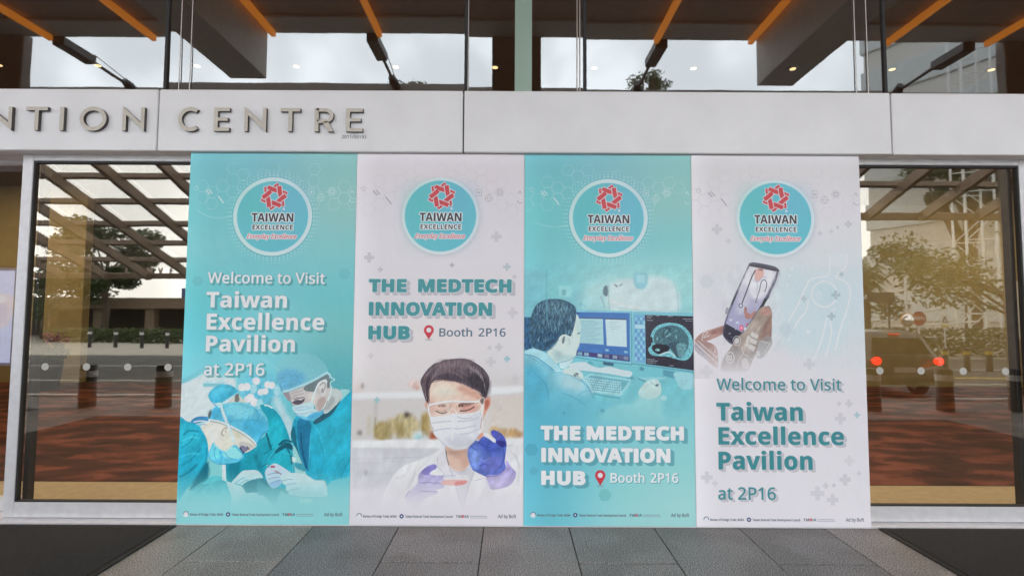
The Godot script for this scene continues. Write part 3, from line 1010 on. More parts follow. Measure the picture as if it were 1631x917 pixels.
func spans(layer: Image, loops: Array, ofs: Vector2, k: float, c0: Color, c1: Color) -> void:
	var h := layer.get_height()
	var w := layer.get_width()
	var rows := []
	rows.resize(h)
	for y in h:
		rows[y] = PackedFloat32Array()
	for lp in loops:
		var n: int = lp.size()
		for i in n:
			var a: Vector2 = (lp[i] - ofs) * k
			var b: Vector2 = (lp[(i + 1) % n] - ofs) * k
			if a.y == b.y:
				continue
			if a.y > b.y:
				var t := a
				a = b
				b = t
			var y0 := maxi(0, int(ceil(a.y - 0.5)))
			var y1 := mini(h - 1, int(ceil(b.y - 0.5)) - 1)
			var sl := (b.x - a.x) / (b.y - a.y)
			for y in range(y0, y1 + 1):
				rows[y].append(a.x + (y + 0.5 - a.y) * sl)
	for y in h:
		var xs: PackedFloat32Array = rows[y]
		if xs.size() < 2:
			continue
		xs.sort()
		var c := c0.lerp(c1, float(y) / h)
		for i in range(0, xs.size() - 1, 2):
			var x0 := maxi(0, int(round(xs[i])))
			var x1 := mini(w, int(round(xs[i + 1])))
			if x1 > x0:
				layer.fill_rect(Rect2i(x0, y, x1 - x0, 1), c)

func lay(loops: Array, c0: Color, c1: Color, soft: float, offsets := [Vector2.ZERO]) -> void:
	var lo := Vector2(1e9, 1e9)
	var hi := -lo
	for lp in loops:
		for p in lp:
			lo = lo.min(p)
			hi = hi.max(p)
	var oh := Vector2.ZERO
	var ol := Vector2.ZERO
	for o in offsets:
		oh = oh.max(o)
		ol = ol.min(o)
	lo += ol
	hi += oh
	var sp := soft * S
	var n := 0 if sp < 1.2 else int(round(log(sp * 1.5 if sp < 4.0 else sp * 2.2) / log(2.0)))
	var pad := (2.0 + sp * 3.5) / S
	lo -= Vector2(pad, pad)
	hi += Vector2(pad, pad)
	var k := 2.0 if n == 0 else 1.0
	var px := (lo * S).floor()
	var step := int(pow(2, n))
	var w := int(ceil((hi.x - px.x / S) * S / step)) * step
	var h := int(ceil((hi.y - px.y / S) * S / step)) * step
	if w < 1 or h < 1:
		return
	var layer := Image.create(int(w * k), int(h * k), false, Image.FORMAT_RGBA8)
	if c0 == c1:
		layer.fill(Color(c0, 0))
	else:
		for y in layer.get_height():
			layer.fill_rect(Rect2i(0, y, layer.get_width(), 1), Color(c0.lerp(c1, float(y) / layer.get_height()), 0))
	for o in offsets:
		spans(layer, loops, px / S - o, S * k, c0, c1)
	if n == 0:
		layer.resize(w, h, Image.INTERPOLATE_BILINEAR)
	else:
		for i in n:
			layer.resize(layer.get_width() / 2, layer.get_height() / 2, Image.INTERPOLATE_BILINEAR)
		layer.resize(w, h, Image.INTERPOLATE_CUBIC)
	C.blend_rect(layer, Rect2i(0, 0, w, h), Vector2i(px))

func pairs(a: Array) -> PackedVector2Array:
	var l := PackedVector2Array()
	for i in range(0, a.size() - 1, 2):
		l.append(Vector2(a[i], a[i + 1]))
	return l

func curved(p: PackedVector2Array, closed := true) -> PackedVector2Array:
	var l := PackedVector2Array()
	var n := p.size()
	if n < 3:
		return p
	for i in (n if closed else n - 1):
		var p0 := p[posmod(i - 1, n)] if closed else p[maxi(i - 1, 0)]
		var p1 := p[i]
		var p2 := p[(i + 1) % n]
		var p3 := p[(i + 2) % n] if closed else p[mini(i + 2, n - 1)]
		for s in 5:
			l.append(p1.cubic_interpolate(p2, p0, p3, s / 5.0))
	if not closed:
		l.append(p[n - 1])
	return l

# filled outline with rounded turns (sg: straight ones), ln: line of a width, el: ellipse
func sm(a: Array, c: Color, soft := 2.0, c2 := Color(0, 0, 0, -1)) -> void:
	lay([curved(pairs(a))], c, c2 if c2.a >= 0.0 else c, soft)

func sg(a: Array, c: Color, soft := 0.0, c2 := Color(0, 0, 0, -1)) -> void:
	lay([pairs(a)], c, c2 if c2.a >= 0.0 else c, soft)

func el(x: float, y: float, rx: float, ry: float, c: Color, soft := 2.0, turn := 0.0) -> void:
	var l := PackedVector2Array()
	for i in 40:
		l.append(Vector2(x, y) + (Vector2(cos(TAU * i / 40), sin(TAU * i / 40)) * Vector2(rx, ry)).rotated(deg_to_rad(turn)))
	lay([l], c, c, soft)

func ln(a: Array, w: float, c: Color, soft := 0.0, bent := true) -> void:
	var p := pairs(a)
	if bent:
		p = curved(p, false)
	var loops := []
	for i in p.size() - 1:
		var d := (p[i + 1] - p[i]).normalized()
		var nn := d.orthogonal() * w / 2.0
		loops.append(PackedVector2Array([p[i] + nn - d * w * 0.2, p[i + 1] + nn + d * w * 0.2, p[i + 1] - nn + d * w * 0.2, p[i] - nn - d * w * 0.2]))
	# one by one into the same layer, so that overlaps stay filled
	lay_union(loops, c, soft)

func lay_union(loops: Array, c: Color, soft: float) -> void:
	var lo := Vector2(1e9, 1e9)
	var hi := -lo
	for lp in loops:
		for p in lp:
			lo = lo.min(p)
			hi = hi.max(p)
	var sp := soft * S
	var n := 0 if sp < 1.2 else int(round(log(sp * 1.5 if sp < 4.0 else sp * 2.2) / log(2.0)))
	var pad := (2.0 + sp * 3.5) / S
	lo -= Vector2(pad, pad)
	hi += Vector2(pad, pad)
	var k := 2.0 if n == 0 else 1.0
	var px := (lo * S).floor()
	var step := int(pow(2, n))
	var w := int(ceil((hi.x - px.x / S) * S / step)) * step
	var h := int(ceil((hi.y - px.y / S) * S / step)) * step
	var layer := Image.create(int(w * k), int(h * k), false, Image.FORMAT_RGBA8)
	layer.fill(Color(c, 0))
	for lp in loops:
		spans(layer, [lp], px / S, S * k, c, c)
	if n == 0:
		layer.resize(w, h, Image.INTERPOLATE_BILINEAR)
	else:
		for i in n:
			layer.resize(layer.get_width() / 2, layer.get_height() / 2, Image.INTERPOLATE_BILINEAR)
		layer.resize(w, h, Image.INTERPOLATE_CUBIC)
	C.blend_rect(layer, Rect2i(0, 0, w, h), Vector2i(px))

# a field of colours given on a coarse grid, smoothed
func field(rows: Array, y0: float, y1: float, alpha := 1.0) -> void:
	var im := Image.create(rows[0].size(), rows.size(), false, Image.FORMAT_RGBA8)
	for y in rows.size():
		for x in rows[y].size():
			im.set_pixel(x, y, rows[y][x])
	var h := int(round((y1 - y0) * S))
	im.resize(C.get_width(), h, Image.INTERPOLATE_CUBIC)
	if alpha < 1.0:
		C.blend_rect(im, Rect2i(0, 0, C.get_width(), h), Vector2i(0, int(y0 * S)))
	else:
		C.blend_rect(im, Rect2i(0, 0, C.get_width(), h), Vector2i(0, int(round(y0 * S))))

# words fitted between x0 and x1, capitals from y0 down to the base line y1
func tx(s: String, x0: float, x1: float, y0: float, y1: float, weight: int, c: Color, fat := 0.0, moved := [Vector2.ZERO], lean := 0.0, soft := 0.0) -> void:
	if not fonts.has(weight):
		var f := SystemFont.new()
		f.font_names = PackedStringArray(["Droid Serif" if weight == 401 else "Droid Sans"])
		f.font_weight = weight
		fonts[weight] = f
	var ts := TextServerManager.get_primary_interface()
	var r: RID = fonts[weight].get_rids()[0]
	var loops := []
	var pen := 0.0
	var lo := 1e9
	var hi := -1e9
	for ch in s:
		if ch == "I" and weight == 700:
			var stem := PackedVector2Array([Vector2(pen + 22, 0), Vector2(pen + 64, 0), Vector2(pen + 64, -182.8), Vector2(pen + 22, -182.8)])
			lo = minf(lo, pen + 22)
			hi = maxf(hi, pen + 64)
			loops.append(stem)
			pen += 86.0
			continue
		var g := ts.font_get_glyph_index(r, 256, ch.unicode_at(0), 0)
		var d := ts.font_get_glyph_contours(r, 256, g)
		var at := 0
		var ends: PackedInt32Array = d.get("contours", PackedInt32Array())
		var ps: PackedVector3Array = d.get("points", PackedVector3Array())
		for e in ends:
			var lp := PackedVector2Array()
			while at <= e:
				var p := Vector2(ps[at].x + pen, ps[at].y)
				lo = minf(lo, p.x)
				hi = maxf(hi, p.x)
				lp.append(p)
				at += 1
			loops.append(lp)
		pen += ts.font_get_glyph_advance(r, 256, g).x
	var kx := (x1 - x0) / (hi - lo)
	var ky := (y1 - y0) / (256.0 * 0.714)
	var out := []
	for lp in loops:
		var q := PackedVector2Array()
		for p in lp:
			q.append(Vector2(x0 + (p.x - lo) * kx - p.y * ky * lean, y1 + p.y * ky))
		out.append(q)
	var ofs := []
	for m in moved:
		if fat <= 0.0:
			ofs.append(m)
		else:
			for i in 8:
				ofs.append(m + Vector2.from_angle(TAU * i / 8) * fat)
			ofs.append(m)
	lay(out, c, c, soft, ofs)

func trail(dx: float, dy: float, n := 5) -> Array:
	var l := []
	for i in n:
		l.append(Vector2(dx, dy) * (i + 1.0) / n)
	return l

# fine and coarse mottle of a halftoned photograph
func mottle(y0: float, y1: float, seed_: int, strength: float) -> void:
	var a := FastNoiseLite.new()
	a.seed = seed_
	a.noise_type = FastNoiseLite.TYPE_SIMPLEX_SMOOTH
	a.frequency = 0.07
	a.fractal_octaves = 5
	a.fractal_gain = 0.62
	var w := C.get_width()
	var h := int((y1 - y0) * S)
	var src := a.get_image(w, h).get_data()
	var out := PackedByteArray()
	out.resize(w * h * 4)
	for i in w * h:
		var v := (src[i] - 128) * strength
		var y := i / w
		v *= minf(1.0, minf(y, h - y) / 40.0)
		var o := i * 4
		if v > 0.0:
			out[o] = 255
			out[o + 1] = 255
			out[o + 2] = 255
			out[o + 3] = int(minf(v, 90.0))
		else:
			out[o + 3] = int(minf(-v * 0.8, 70.0))
	C.blend_rect(Image.create_from_data(w, h, false, Image.FORMAT_RGBA8, out), Rect2i(0, 0, w, h), Vector2i(0, int(y0 * S)))

# folds, strands and skin of the printed photographs: tone varies inside areas of a given lightness and blueness
func weave(x0: float, y0: float, x1: float, y1: float, l0: float, l1: float, b0: float, b1: float, fx: float, fy: float, strength: float, seed_: int, ridged := false) -> void:
	var n := FastNoiseLite.new()
	n.seed = seed_
	n.noise_type = FastNoiseLite.TYPE_SIMPLEX_SMOOTH
	n.frequency = 1.0
	n.fractal_octaves = 3
	if ridged:
		n.fractal_type = FastNoiseLite.FRACTAL_RIDGED
	for y in range(maxi(0, int(y0 * S)), mini(C.get_height(), int(y1 * S))):
		for x in range(maxi(0, int(x0 * S)), mini(C.get_width(), int(x1 * S))):
			var c := C.get_pixel(x, y)
			var l := c.r * 0.3 + c.g * 0.59 + c.b * 0.11
			if l < l0 or l > l1:
				continue
			var d := c.b - c.r
			if d < b0 or d > b1:
				continue
			var v := 1.0 + strength * n.get_noise_2d(x * fx + y * fy * 0.5, y * fy)
			C.set_pixel(x, y, Color(clampf(c.r * v, 0, 1), clampf(c.g * v, 0, 1), clampf(c.b * v, 0, 1)))

# the six-fold woven ribbon emblem
func emblem(cx: float, cy: float, r: float) -> void:
	var white := Color8(223, 227, 234, 255)
	for pass_ in 2:
		for k in 6:
			for fill in 2:
				var lp := PackedVector2Array()
				var inner := []
				var outer := []
				var wd := 0.34 * r + (0.13 * r if fill == 0 else 0.0)
				var t0 := 0.0 if pass_ == 0 else -1.12 - (0.06 if fill == 0 else 0.0)
				var t1 := 1.12 + (0.06 if fill == 0 else 0.0) if pass_ == 0 else 0.02
				for i in 13:
					var t := lerpf(t0, t1, i / 12.0)
					var c := Vector2(t * r * 0.74, -0.53 * r - 0.08 * r * sin(t * 1.6))
					var nn := Vector2(0.12 * cos(t * 1.5), 1.0).normalized()
					inner.append(c + nn * wd / 2)
					outer.append(c - nn * wd / 2)
				outer.reverse()
				for p in inner + outer:
					lp.append(Vector2(cx, cy) + p.rotated(TAU * k / 6.0 + 0.45))
				lay([lp], white if fill == 0 else Color8(216, 74, 80, 255), white if fill == 0 else Color8(216, 74, 80, 255), 0.0)
	el(cx + r * 0.8, cy + r * 1.02, r * 0.1, r * 0.1, white, 0.0)

func hexes(c: Color, w: float, cells: Array) -> void:
	for h in cells:
		var a := []
		for i in range(h[2], h[3] + 1):
			a.append_array([h[0] + 38.0 * cos(TAU * i / 6.0), h[1] + 38.0 * sin(TAU * i / 6.0)])
		ln(a, w, c, 0.0, false)

func plus(x: float, y: float, r: float, c: Color) -> void:
	var t := r * 0.36
	sg([x - t, y - r, x + t, y - r, x + t, y - t, x + r, y - t, x + r, y + t, x + t, y + t, x + t, y + r, x - t, y + r, x - t, y + t, x - r, y + t, x - r, y - t, x - t, y - t], c)

func pin(x: float, y0: float, y1: float, r: float) -> void:
	el(x, y1 + 2, r * 0.7, 5, Color8(138, 143, 153, 102), 5)
	var l := PackedVector2Array()
	for i in 25:
		var a := deg_to_rad(150 + 240.0 * i / 24)
		l.append(Vector2(x, y0 + r) + Vector2(cos(a), sin(a)) * r)
	l.append(Vector2(x, y1))
	lay([l], Color8(216, 64, 77, 255), Color8(216, 64, 77, 255), 0.0)
	el(x, y0 + r, r * 0.5, r * 0.5, Color8(240, 238, 242, 255), 0.0)

func print_surgeons() -> void:
	field([[H(112,184,194),H(120,182,193),H(134,188,190)],[H(110,188,195),H(116,186,196),H(136,190,190)],[H(116,190,197),H(118,190,198),H(122,190,195)],[H(104,190,198),H(114,190,200),H(108,187,194)],[H(104,193,205),H(124,196,206),H(112,182,186)],[H(120,198,210),H(120,200,214),H(92,172,182)],[H(110,195,205),H(120,200,210),H(90,175,185)],[H(122,195,200),H(150,202,206),H(150,200,200)],[H(125,196,202),H(140,200,206),H(146,200,201)]],-22,2182)
	sm([-16,1378,34,1353,155,1305,223,1327,313,1343,319,1498,222,1587,111,1604,-6,1605],H(205,216,226),9.1)
	ln([0,1361,66,1328,143,1277],22.8,H(120,194,208),4.6)
	sg([133,1350,189,1349,190,1371,134,1372],H(186,214,222),3.4)
	sg([197,1346,253,1346,254,1368,198,1368],H(186,214,222),3.4)
	sg([126,1368,247,1368,248,1388,127,1388],H(125,192,205),3.4)
	el(461,1415,119.6,125.3,H(108,192,212),18.2)
	el(428,1420,51.3,54.7,H(92,180,205),6.8)
	el(496,1442,45.6,50.1,H(92,182,206),6.8)
	el(355,1390,22.8,22.8,H(224,226,234),2.3)
	el(384,1387,22.8,22.8,H(224,226,234),2.3)
	el(437,1354,22.8,22.8,H(224,226,234),2.3)
	el(505,1375,20.5,20.5,H(224,226,234),2.3)
	el(530,1378,20.5,20.5,H(224,226,234),2.3)
	el(467,1418,19.4,19.4,H(224,226,234),2.3)
	el(492,1413,19.4,19.4,H(224,226,234),2.3)
	el(407,1448,22.8,22.8,H(224,226,234),2.3)
	el(430,1476,25.1,25.1,H(224,226,234),2.3)
	el(390,1459,20.5,20.5,H(224,226,234),2.3)
	el(423,1398,20.5,29.6,H(160,208,222),3.4)
	el(562,1408,20.5,29.6,H(160,208,222),3.4)
	el(464,1486,20.5,29.6,H(160,208,222),3.4)
	sm([549,1431,592,1475,622,1541,657,1585,665,1695,614,1640,583,1552,542,1486],H(176,206,216),9.1)
	ln([466,1220,558,1286,595,1375,564,1486,520,1508],8.0,H(150,206,216,0.6),4.6)
	sm([464,1497,520,1499,577,1547,613,1607,643,1684,664,1771,669,2011,426,2023,291,1969,270,1839,340,1784,438,1707,503,1663,517,1585],H(30,156,180),2.3)
	sm([517,1585,544,1552,584,1585,615,1684,573,1750,527,1717,504,1684],H(36,172,192),9.1)
	sm([287,1839,329,1795,364,1838,345,1925,302,1947],H(24,128,150),9.1)
	sm([561,1750,605,1706,655,1717,661,1749,617,1739,573,1772],H(18,84,104),4.6)
	ln([530,1805,572,1739,616,1706],11.4,H(20,112,134),5.7)
	ln([440,1772,475,1838,500,1925],15.9,H(22,120,142),9.1)
	sm([509,1838,551,1783,606,1750,656,1760,664,1848,622,1902,543,1881],H(34,164,184),4.6)
	ln([489,1493,514,1497,537,1510],9.1,H(205,228,234),1.7)
	sm([263,1493,306,1448,326,1432,362,1456,391,1487,431,1509,410,1536,275,1520],H(200,204,196),2.3)
	sm([317,1432,329,1415,342,1459,330,1482,316,1471],H(110,112,110),3.4)
	sm([161,1449,166,1421,198,1390,242,1375,287,1379,321,1399,332,1421,295,1443,256,1468,231,1488,190,1479],H(66,172,203),1.7)
	sm([176,1421,214,1388,281,1385,304,1404,238,1421,189,1449],H(86,188,214),9.1)
	ln([231,1488,273,1460,332,1421],5.7,H(150,206,220),1.1)
	sm([314,1936,334,1910,372,1872,407,1865,461,1867,494,1901,480,1914,433,1920,403,1931,377,1952,362,1948,344,1943],H(188,212,218),0.9)
	ln([327,1948,361,1919,391,1907],5.5,H(120,180,192),1.8)
	ln([362,1948,385,1927,409,1919],4.9,H(120,180,192),1.8)
	sm([375,1959,409,1930,492,1912,547,1959,578,2017,471,2000,400,1994],H(44,112,128),3.7)
	sm([108,1972,188,1902,278,1913,280,1960,115,1984],H(84,196,208),3.7)
	sg([255,1836,276,1836,283,1934,258,1928],H(206,224,230),1.2)
	el(169,1884,10.4,10.4,H(215,228,234),0.9)
	sm([63,1587,98,1562,158,1562,164,1585,123,1594,82,1604],H(62,136,186),1.2)
	sm([123,1626,159,1591,182,1582,267,1601,315,1624,364,1653,413,1683,453,1721,431,1744,403,1761,374,1767,343,1749,319,1722,272,1758,224,1735,202,1717,183,1767,165,1761,155,1685],H(214,213,202),0.9)
	sm([348,1716,378,1702,438,1728,427,1741,397,1759,368,1761],H(192,190,186),4.9)
	sm([183,1602,243,1614,234,1696,199,1702,173,1661],H(222,221,212),8.5)
	el(334,1661,27.5,11.0,H(170,160,120,0.5),7.3,30)
	sm([356,1732,371,1725,397,1737,403,1748,391,1759,374,1766,360,1752],H(120,118,146),1.2)
	ln([356,1737,368,1760,380,1766],7.9,H(52,50,78),1.8)
	ln([396,1731,410,1748],4.9,H(62,50,70),1.8)
	ln([278,1617,253,1635,245,1661,258,1670],5.5,H(160,148,138),1.2)
	ln([279,1620,267,1643,274,1649],4.3,H(180,168,158),1.2)
	sm([200,1708,224,1735,272,1760,319,1722,343,1732,373,1769,378,1791,346,1819,299,1828,239,1832,197,1815,171,1786,176,1761],H(92,192,222),0.9)
	sm([255,1773,319,1734,368,1778,345,1803,286,1796],H(142,214,234),4.9)
	sm([183,1767,207,1720,236,1755,227,1808,191,1802],H(110,204,228),4.9)
	ln([236,1755,250,1790,245,1828],4.9,H(62,166,206,0.8),2.4)
	ln([267,1767,298,1796,345,1806],4.9,H(62,166,206,0.8),2.4)
	ln([212,1738,208,1779,224,1817],4.9,H(62,166,206,0.8),2.4)
	ln([202,1715,230,1740,272,1758,316,1724],4.9,H(178,226,240),1.2)
	sm([163,1574,174,1532,197,1507,239,1489,286,1479,346,1475,406,1490,455,1517,492,1554,513,1601,515,1639,489,1655,464,1695,451,1720,425,1695,376,1656,315,1625,267,1602,218,1588],H(92,184,214),0.9)
	sm([257,1502,346,1487,419,1507,432,1548,361,1572,289,1555],H(122,202,224),12.2)
	sm([362,1602,445,1572,506,1601,507,1636,460,1684,412,1660],H(70,172,208),11.0)
	sm([170,1561,183,1526,227,1502,241,1543,206,1579],H(74,172,208),7.3)
	speckle(361,1560,140,79,420,H(170,222,236,0.38),0.7,1.6,1)
	speckle(398,1607,109,67,260,H(50,140,180,0.3),0.7,1.6,2)
	ln([290,1590,361,1578,457,1583,509,1607],3.7,H(66,158,196,0.7),2.4)
	ln([431,1507,456,1548,458,1601],3.7,H(66,158,196,0.7),2.4)
	ln([489,1654,500,1625,512,1613],3.7,H(66,158,196,0.7),2.4)
	ln([168,1578,218,1585,267,1600,315,1623,376,1655,425,1691,451,1720],9.2,H(206,224,234),0.9)
	ln([176,1587,219,1594,265,1609,313,1632,374,1664,424,1701,447,1728],3.7,H(110,130,142,0.8),1.8)
	ln([237,1499,254,1549,273,1593,298,1646,319,1705],15.9,H(200,224,234),0.9)
	ln([245,1502,264,1549,283,1593,307,1646],3.1,H(140,180,200,0.7),1.2)
	sm([169,1464,202,1483,232,1478,248,1499,233,1509,206,1499,184,1480],H(190,222,234),0.7)
	ln([171,1464,197,1490,215,1502],4.9,H(56,150,196),1.2)
	ln([81,1591,123,1585,165,1591],7.3,H(208,220,226),1.2)
	ln([121,1618,153,1600,176,1579],7.3,H(208,220,226),1.2)
	ln([160,1626,185,1661,199,1708],7.3,H(208,220,226),1.2)
	ln([87,1597,117,1603,159,1608],3.7,H(150,170,190),1.2)
	sm([174,1520,163,1549,170,1573,183,1532],H(90,96,100),1.8)
	sm([-18,1594,43,1590,100,1607,141,1655,165,1708,172,1774,160,1828,133,1883,96,1932,53,1976,0,2019],H(38,164,194),1.7)
	sm([-12,1610,55,1604,112,1642,115,1719,49,1741,-7,1731],H(46,178,204),11.4)
	ln([11,1742,59,1709,91,1665],8.0,H(24,126,156,0.7),4.6)
	ln([20,1840,85,1796,127,1741],8.0,H(24,126,156,0.7),4.6)
	ln([161,1741,159,1828,112,1927],8.0,H(24,126,156,0.7),4.6)
	sm([122,1883,169,1817,178,1905,124,1948,70,1981],H(22,104,126),6.8)
	sm([73,1993,113,1956,172,1943,255,1923,285,1937,304,1966,316,2018,322,2076,83,2088,52,2042],H(64,178,194),1.8,H(140,200,205))
	ln([85,1984,125,1955,184,1949],4.9,H(40,140,160,0.7),3.1)
	sm([285,1934,327,1942,375,1959,389,1974,401,2001,389,2029,378,2064,322,2070,313,2006],H(194,213,217),0.9)
	ln([375,1965,395,1991,391,2029],3.7,H(130,170,180),1.8)
	sm([376,2012,411,1994,471,1993,513,2005,549,2037,599,2109,356,2110],H(166,206,211),1.8)
	ln([383,2035,425,2049,466,2047,503,2066],3.1,H(110,160,170,0.7),1.2)
	sm([656,1610,669,1569,705,1551,777,1580,848,1550,907,1497,947,1449,994,1410,1012,1398,1015,2099,921,2076,878,2007,858,1925,798,1920,750,1891,724,1821,692,1751,662,1716,650,1669],H(36,164,194),0.9)
	sm([802,1609,908,1538,1002,1490,1009,1773,915,1832,830,1774],H(42,172,200),18.3)
	sm([688,1580,761,1592,761,1715,759,1862,727,1821,694,1716],H(28,118,158),3.7)
	sm([650,1669,665,1610,678,1657,698,1751,737,1862,693,1763],H(20,104,126),2.4)
	ln([670,1575,678,1645,694,1692],4.3,H(20,120,150,0.7),2.4)
	ln([766,1598,763,1715,766,1844],4.3,H(20,120,150,0.7),2.4)
	ln([1009,1773,963,1861,941,1913],4.3,H(20,120,150,0.7),2.4)
	ln([778,1609,815,1645,828,1692],6.1,H(80,196,216,0.6),3.7)
	sm([778,1592,824,1538,872,1535,933,1461,947,1443,896,1532,849,1571,802,1598],H(42,92,112),2.4)
	sm([838,1521,869,1420,886,1393,931,1405,946,1434,918,1482,883,1517,848,1541],H(186,196,196),1.2)
	sm([847,1515,881,1443,900,1461,871,1515],H(160,166,168),6.1)
	sm([934,1399,991,1406,959,1443,930,1473,946,1434],H(150,204,208),1.2)
	sm([595,1420,629,1413,682,1396,724,1379,766,1376,819,1358,850,1338,871,1378,882,1408,859,1467,842,1510,800,1530,775,1482,727,1487,685,1494,655,1494,644,1469,621,1458],H(194,190,190),0.9)
	sm([599,1424,629,1418,642,1462,624,1457],H(150,140,150),2.4)
	sm([737,1420,797,1420,822,1467,787,1491,750,1468],H(206,200,198),9.8)
	sm([798,1468,845,1444,841,1503,806,1524],H(176,158,154),6.1)
	ln([630,1436,665,1418,713,1409],3.1,H(152,142,148,0.8),1.8)
	ln([636,1451,672,1436,719,1423],3.1,H(152,142,148,0.8),1.8)
	ln([642,1461,666,1450,684,1444],3.1,H(152,142,148,0.8),1.8)
	sm([655,1475,678,1462,708,1464,725,1451,718,1474,688,1489,662,1485],H(84,78,92),1.8)
	ln([684,1462,702,1467,724,1454],3.1,H(48,44,52),1.2)
	sm([717,1391,753,1366,801,1342,849,1316,870,1337,870,1387,851,1387,838,1349,810,1359,788,1408,755,1413,726,1407],H(110,124,128),1.8)
	speckle(766,1385,42,24,120,H(70,84,90,0.5),0.9,1.8,3)
	sm([805,1378,825,1349,849,1354,853,1390,839,1432,824,1438,815,1408],H(204,204,204),1.2)
	ln([811,1378,828,1361,844,1372,838,1402],4.9,H(150,144,148),1.8)
	el(828,1408,8.5,13.4,H(160,150,152),2.4)
	sm([654,1505,691,1492,768,1472,782,1522,812,1529,838,1513,831,1540,801,1565,765,1579,729,1575,693,1558,668,1534],H(188,214,232),0.9)
	sm([729,1571,770,1539,835,1518,830,1541,801,1565,765,1579],H(84,178,218),3.7)
	sm([687,1554,729,1557,741,1574,717,1571],H(100,190,224),3.1)
	ln([662,1521,716,1518,769,1506],3.7,H(140,184,214),1.8)
	ln([674,1539,722,1542,776,1527],3.7,H(140,184,214),1.8)
	ln([662,1511,703,1503,751,1500],3.7,H(140,184,214),1.8)
	ln([768,1471,785,1411,807,1364,843,1346,851,1360],9.8,H(206,222,228),0.9)
	ln([777,1515,800,1527,823,1521,847,1491,874,1426,880,1381],7.3,H(200,216,224),0.9)
	sm([553,1308,558,1266,593,1219,671,1191,767,1200,828,1241,857,1301,818,1325,771,1349,724,1370,664,1391,617,1411,594,1416,572,1368],H(138,194,200,0.35),3.7,H(126,188,208))
	sm([560,1314,601,1284,673,1290,722,1319,712,1367,628,1397,593,1409,574,1368],H(98,170,206,0.8),12.2)
	speckle(639,1350,79,54,260,H(60,130,180,0.4),0.7,1.6,4)
	speckle(680,1320,103,67,200,H(175,214,222,0.4),0.7,1.6,5)
	ln([614,1308,662,1326,710,1302],3.7,H(90,160,190,0.5),2.4)
	ln([597,1350,651,1355,705,1331],3.7,H(90,160,190,0.5),2.4)
	ln([664,1379,693,1355,747,1337],3.7,H(90,160,190,0.5),2.4)
	ln([594,1415,629,1408,676,1391,724,1372,783,1343,855,1301],14.6,H(168,206,216),1.2)
	ln([599,1422,635,1415,724,1380,783,1352,851,1313],3.1,H(110,130,140,0.7),1.8)
	ln([851,1301,872,1316,867,1334],6.1,H(176,212,218),1.2)
	ln([854,1304,879,1331,897,1344,873,1360,877,1390],6.1,H(176,212,218),1.2)
	ln([946,1396,976,1381,1006,1370],4.9,H(90,160,172),1.8)
	sm([465,1918,526,1959,633,1970,652,2005,642,2086,577,2075,504,2011,468,2000],H(44,118,134),4.9,H(120,190,198))
	sm([603,1982,658,2005,883,2003,932,2096,607,2098],H(128,188,192),6.1)
	sg([714,2027,780,2027,789,2049,709,2050],H(196,214,208),1.8)
	ln([667,1812,667,1882],3.7,H(120,176,186),0.0)
	el(669,1803,15.9,14.6,H(196,220,228),1.8)
	sm([676,1824,724,1830,743,1870,689,1853],H(60,150,170),3.1)
	ln([513,1831,540,1857],7.3,H(205,226,236),0.9)
	sm([506,1873,525,1845,557,1826,588,1835,636,1864,656,1881,610,1891,597,1912,607,1936,579,1960,550,1966,524,1937,511,1903],H(186,206,226),0.9)
	sm([531,1941,584,1918,605,1938,579,1958,550,1964],H(150,178,222),3.7)
	ln([521,1892,553,1883,583,1883],3.7,H(120,140,178),1.2)
	ln([527,1917,566,1906,592,1903],3.7,H(120,140,178),1.2)
	ln([537,1942,572,1929,596,1918],3.7,H(120,140,178),1.2)
	ln([540,1845,561,1845],9.8,H(158,70,92),1.8)
	ln([562,1871,582,1877,601,1888],6.1,H(140,100,120),1.8)
	sm([594,1912,607,1893,642,1881,701,1881,749,1892,798,1920,845,1924,865,1945,878,1999,847,2016,788,2017,729,2015,681,2011,652,2006,645,1988,630,1977,629,1952,611,1941,607,1925],H(198,215,222),0.9)
	sm([645,1981,704,1969,799,1981,847,2004,788,2016,681,2010],H(178,204,210),7.3)
	ln([610,1925,637,1917,667,1916],3.7,H(136,160,180),1.2)
	ln([630,1951,662,1942,691,1940],3.7,H(136,160,180),1.2)
	ln([645,1986,674,1973,704,1969],3.7,H(136,160,180),1.2)
	ln([854,1928,877,1998],3.1,H(150,180,188),1.2)
	sm([881,1934,975,1904,1002,1910,1004,2107,920,2073,877,2004],H(88,182,196),3.7,H(146,202,204))
	ln([904,1910,938,1840,973,1805],3.7,H(60,160,184,0.6),2.4)
	ln([24,1665,57,1641,112,1647],9.1,H(22,116,146,0.8),3.4)
	ln([12,1905,55,1883,109,1835],10.3,H(22,112,140,0.8),3.4)
	ln([14,1700,69,1678,114,1686],8.0,H(86,200,220,0.8),3.4)
	ln([5,1796,62,1774,117,1774],9.1,H(70,190,214,0.8),3.4)
	ln([521,1808,561,1748,590,1720],7.3,H(64,190,206,0.8),1.8)
	ln([537,1748,520,1696,507,1655],12.2,H(14,86,104,0.8),1.8)
	ln([581,1720,614,1695,658,1703],9.8,H(12,66,84,0.8),1.8)
	ln([632,1742,652,1783,660,1830],8.5,H(16,84,104,0.8),1.8)
	ln([486,1848,516,1831,528,1848],5.5,H(18,110,132,0.8),1.8)
	ln([609,1760,633,1771,651,1777],6.1,H(58,184,200,0.8),1.8)
	ln([496,1772,525,1754,542,1719],7.3,H(20,120,140,0.8),1.8)
	ln([767,1653,761,1771,760,1859],5.5,H(76,188,210,0.8),1.8)
	ln([707,1654,718,1742,745,1853],11.0,H(16,86,124,0.8),1.8)
	ln([684,1689,698,1754,723,1818],5.5,H(60,160,190,0.8),1.8)
	ln([815,1688,841,1770,832,1876],5.5,H(28,146,178,0.8),1.8)
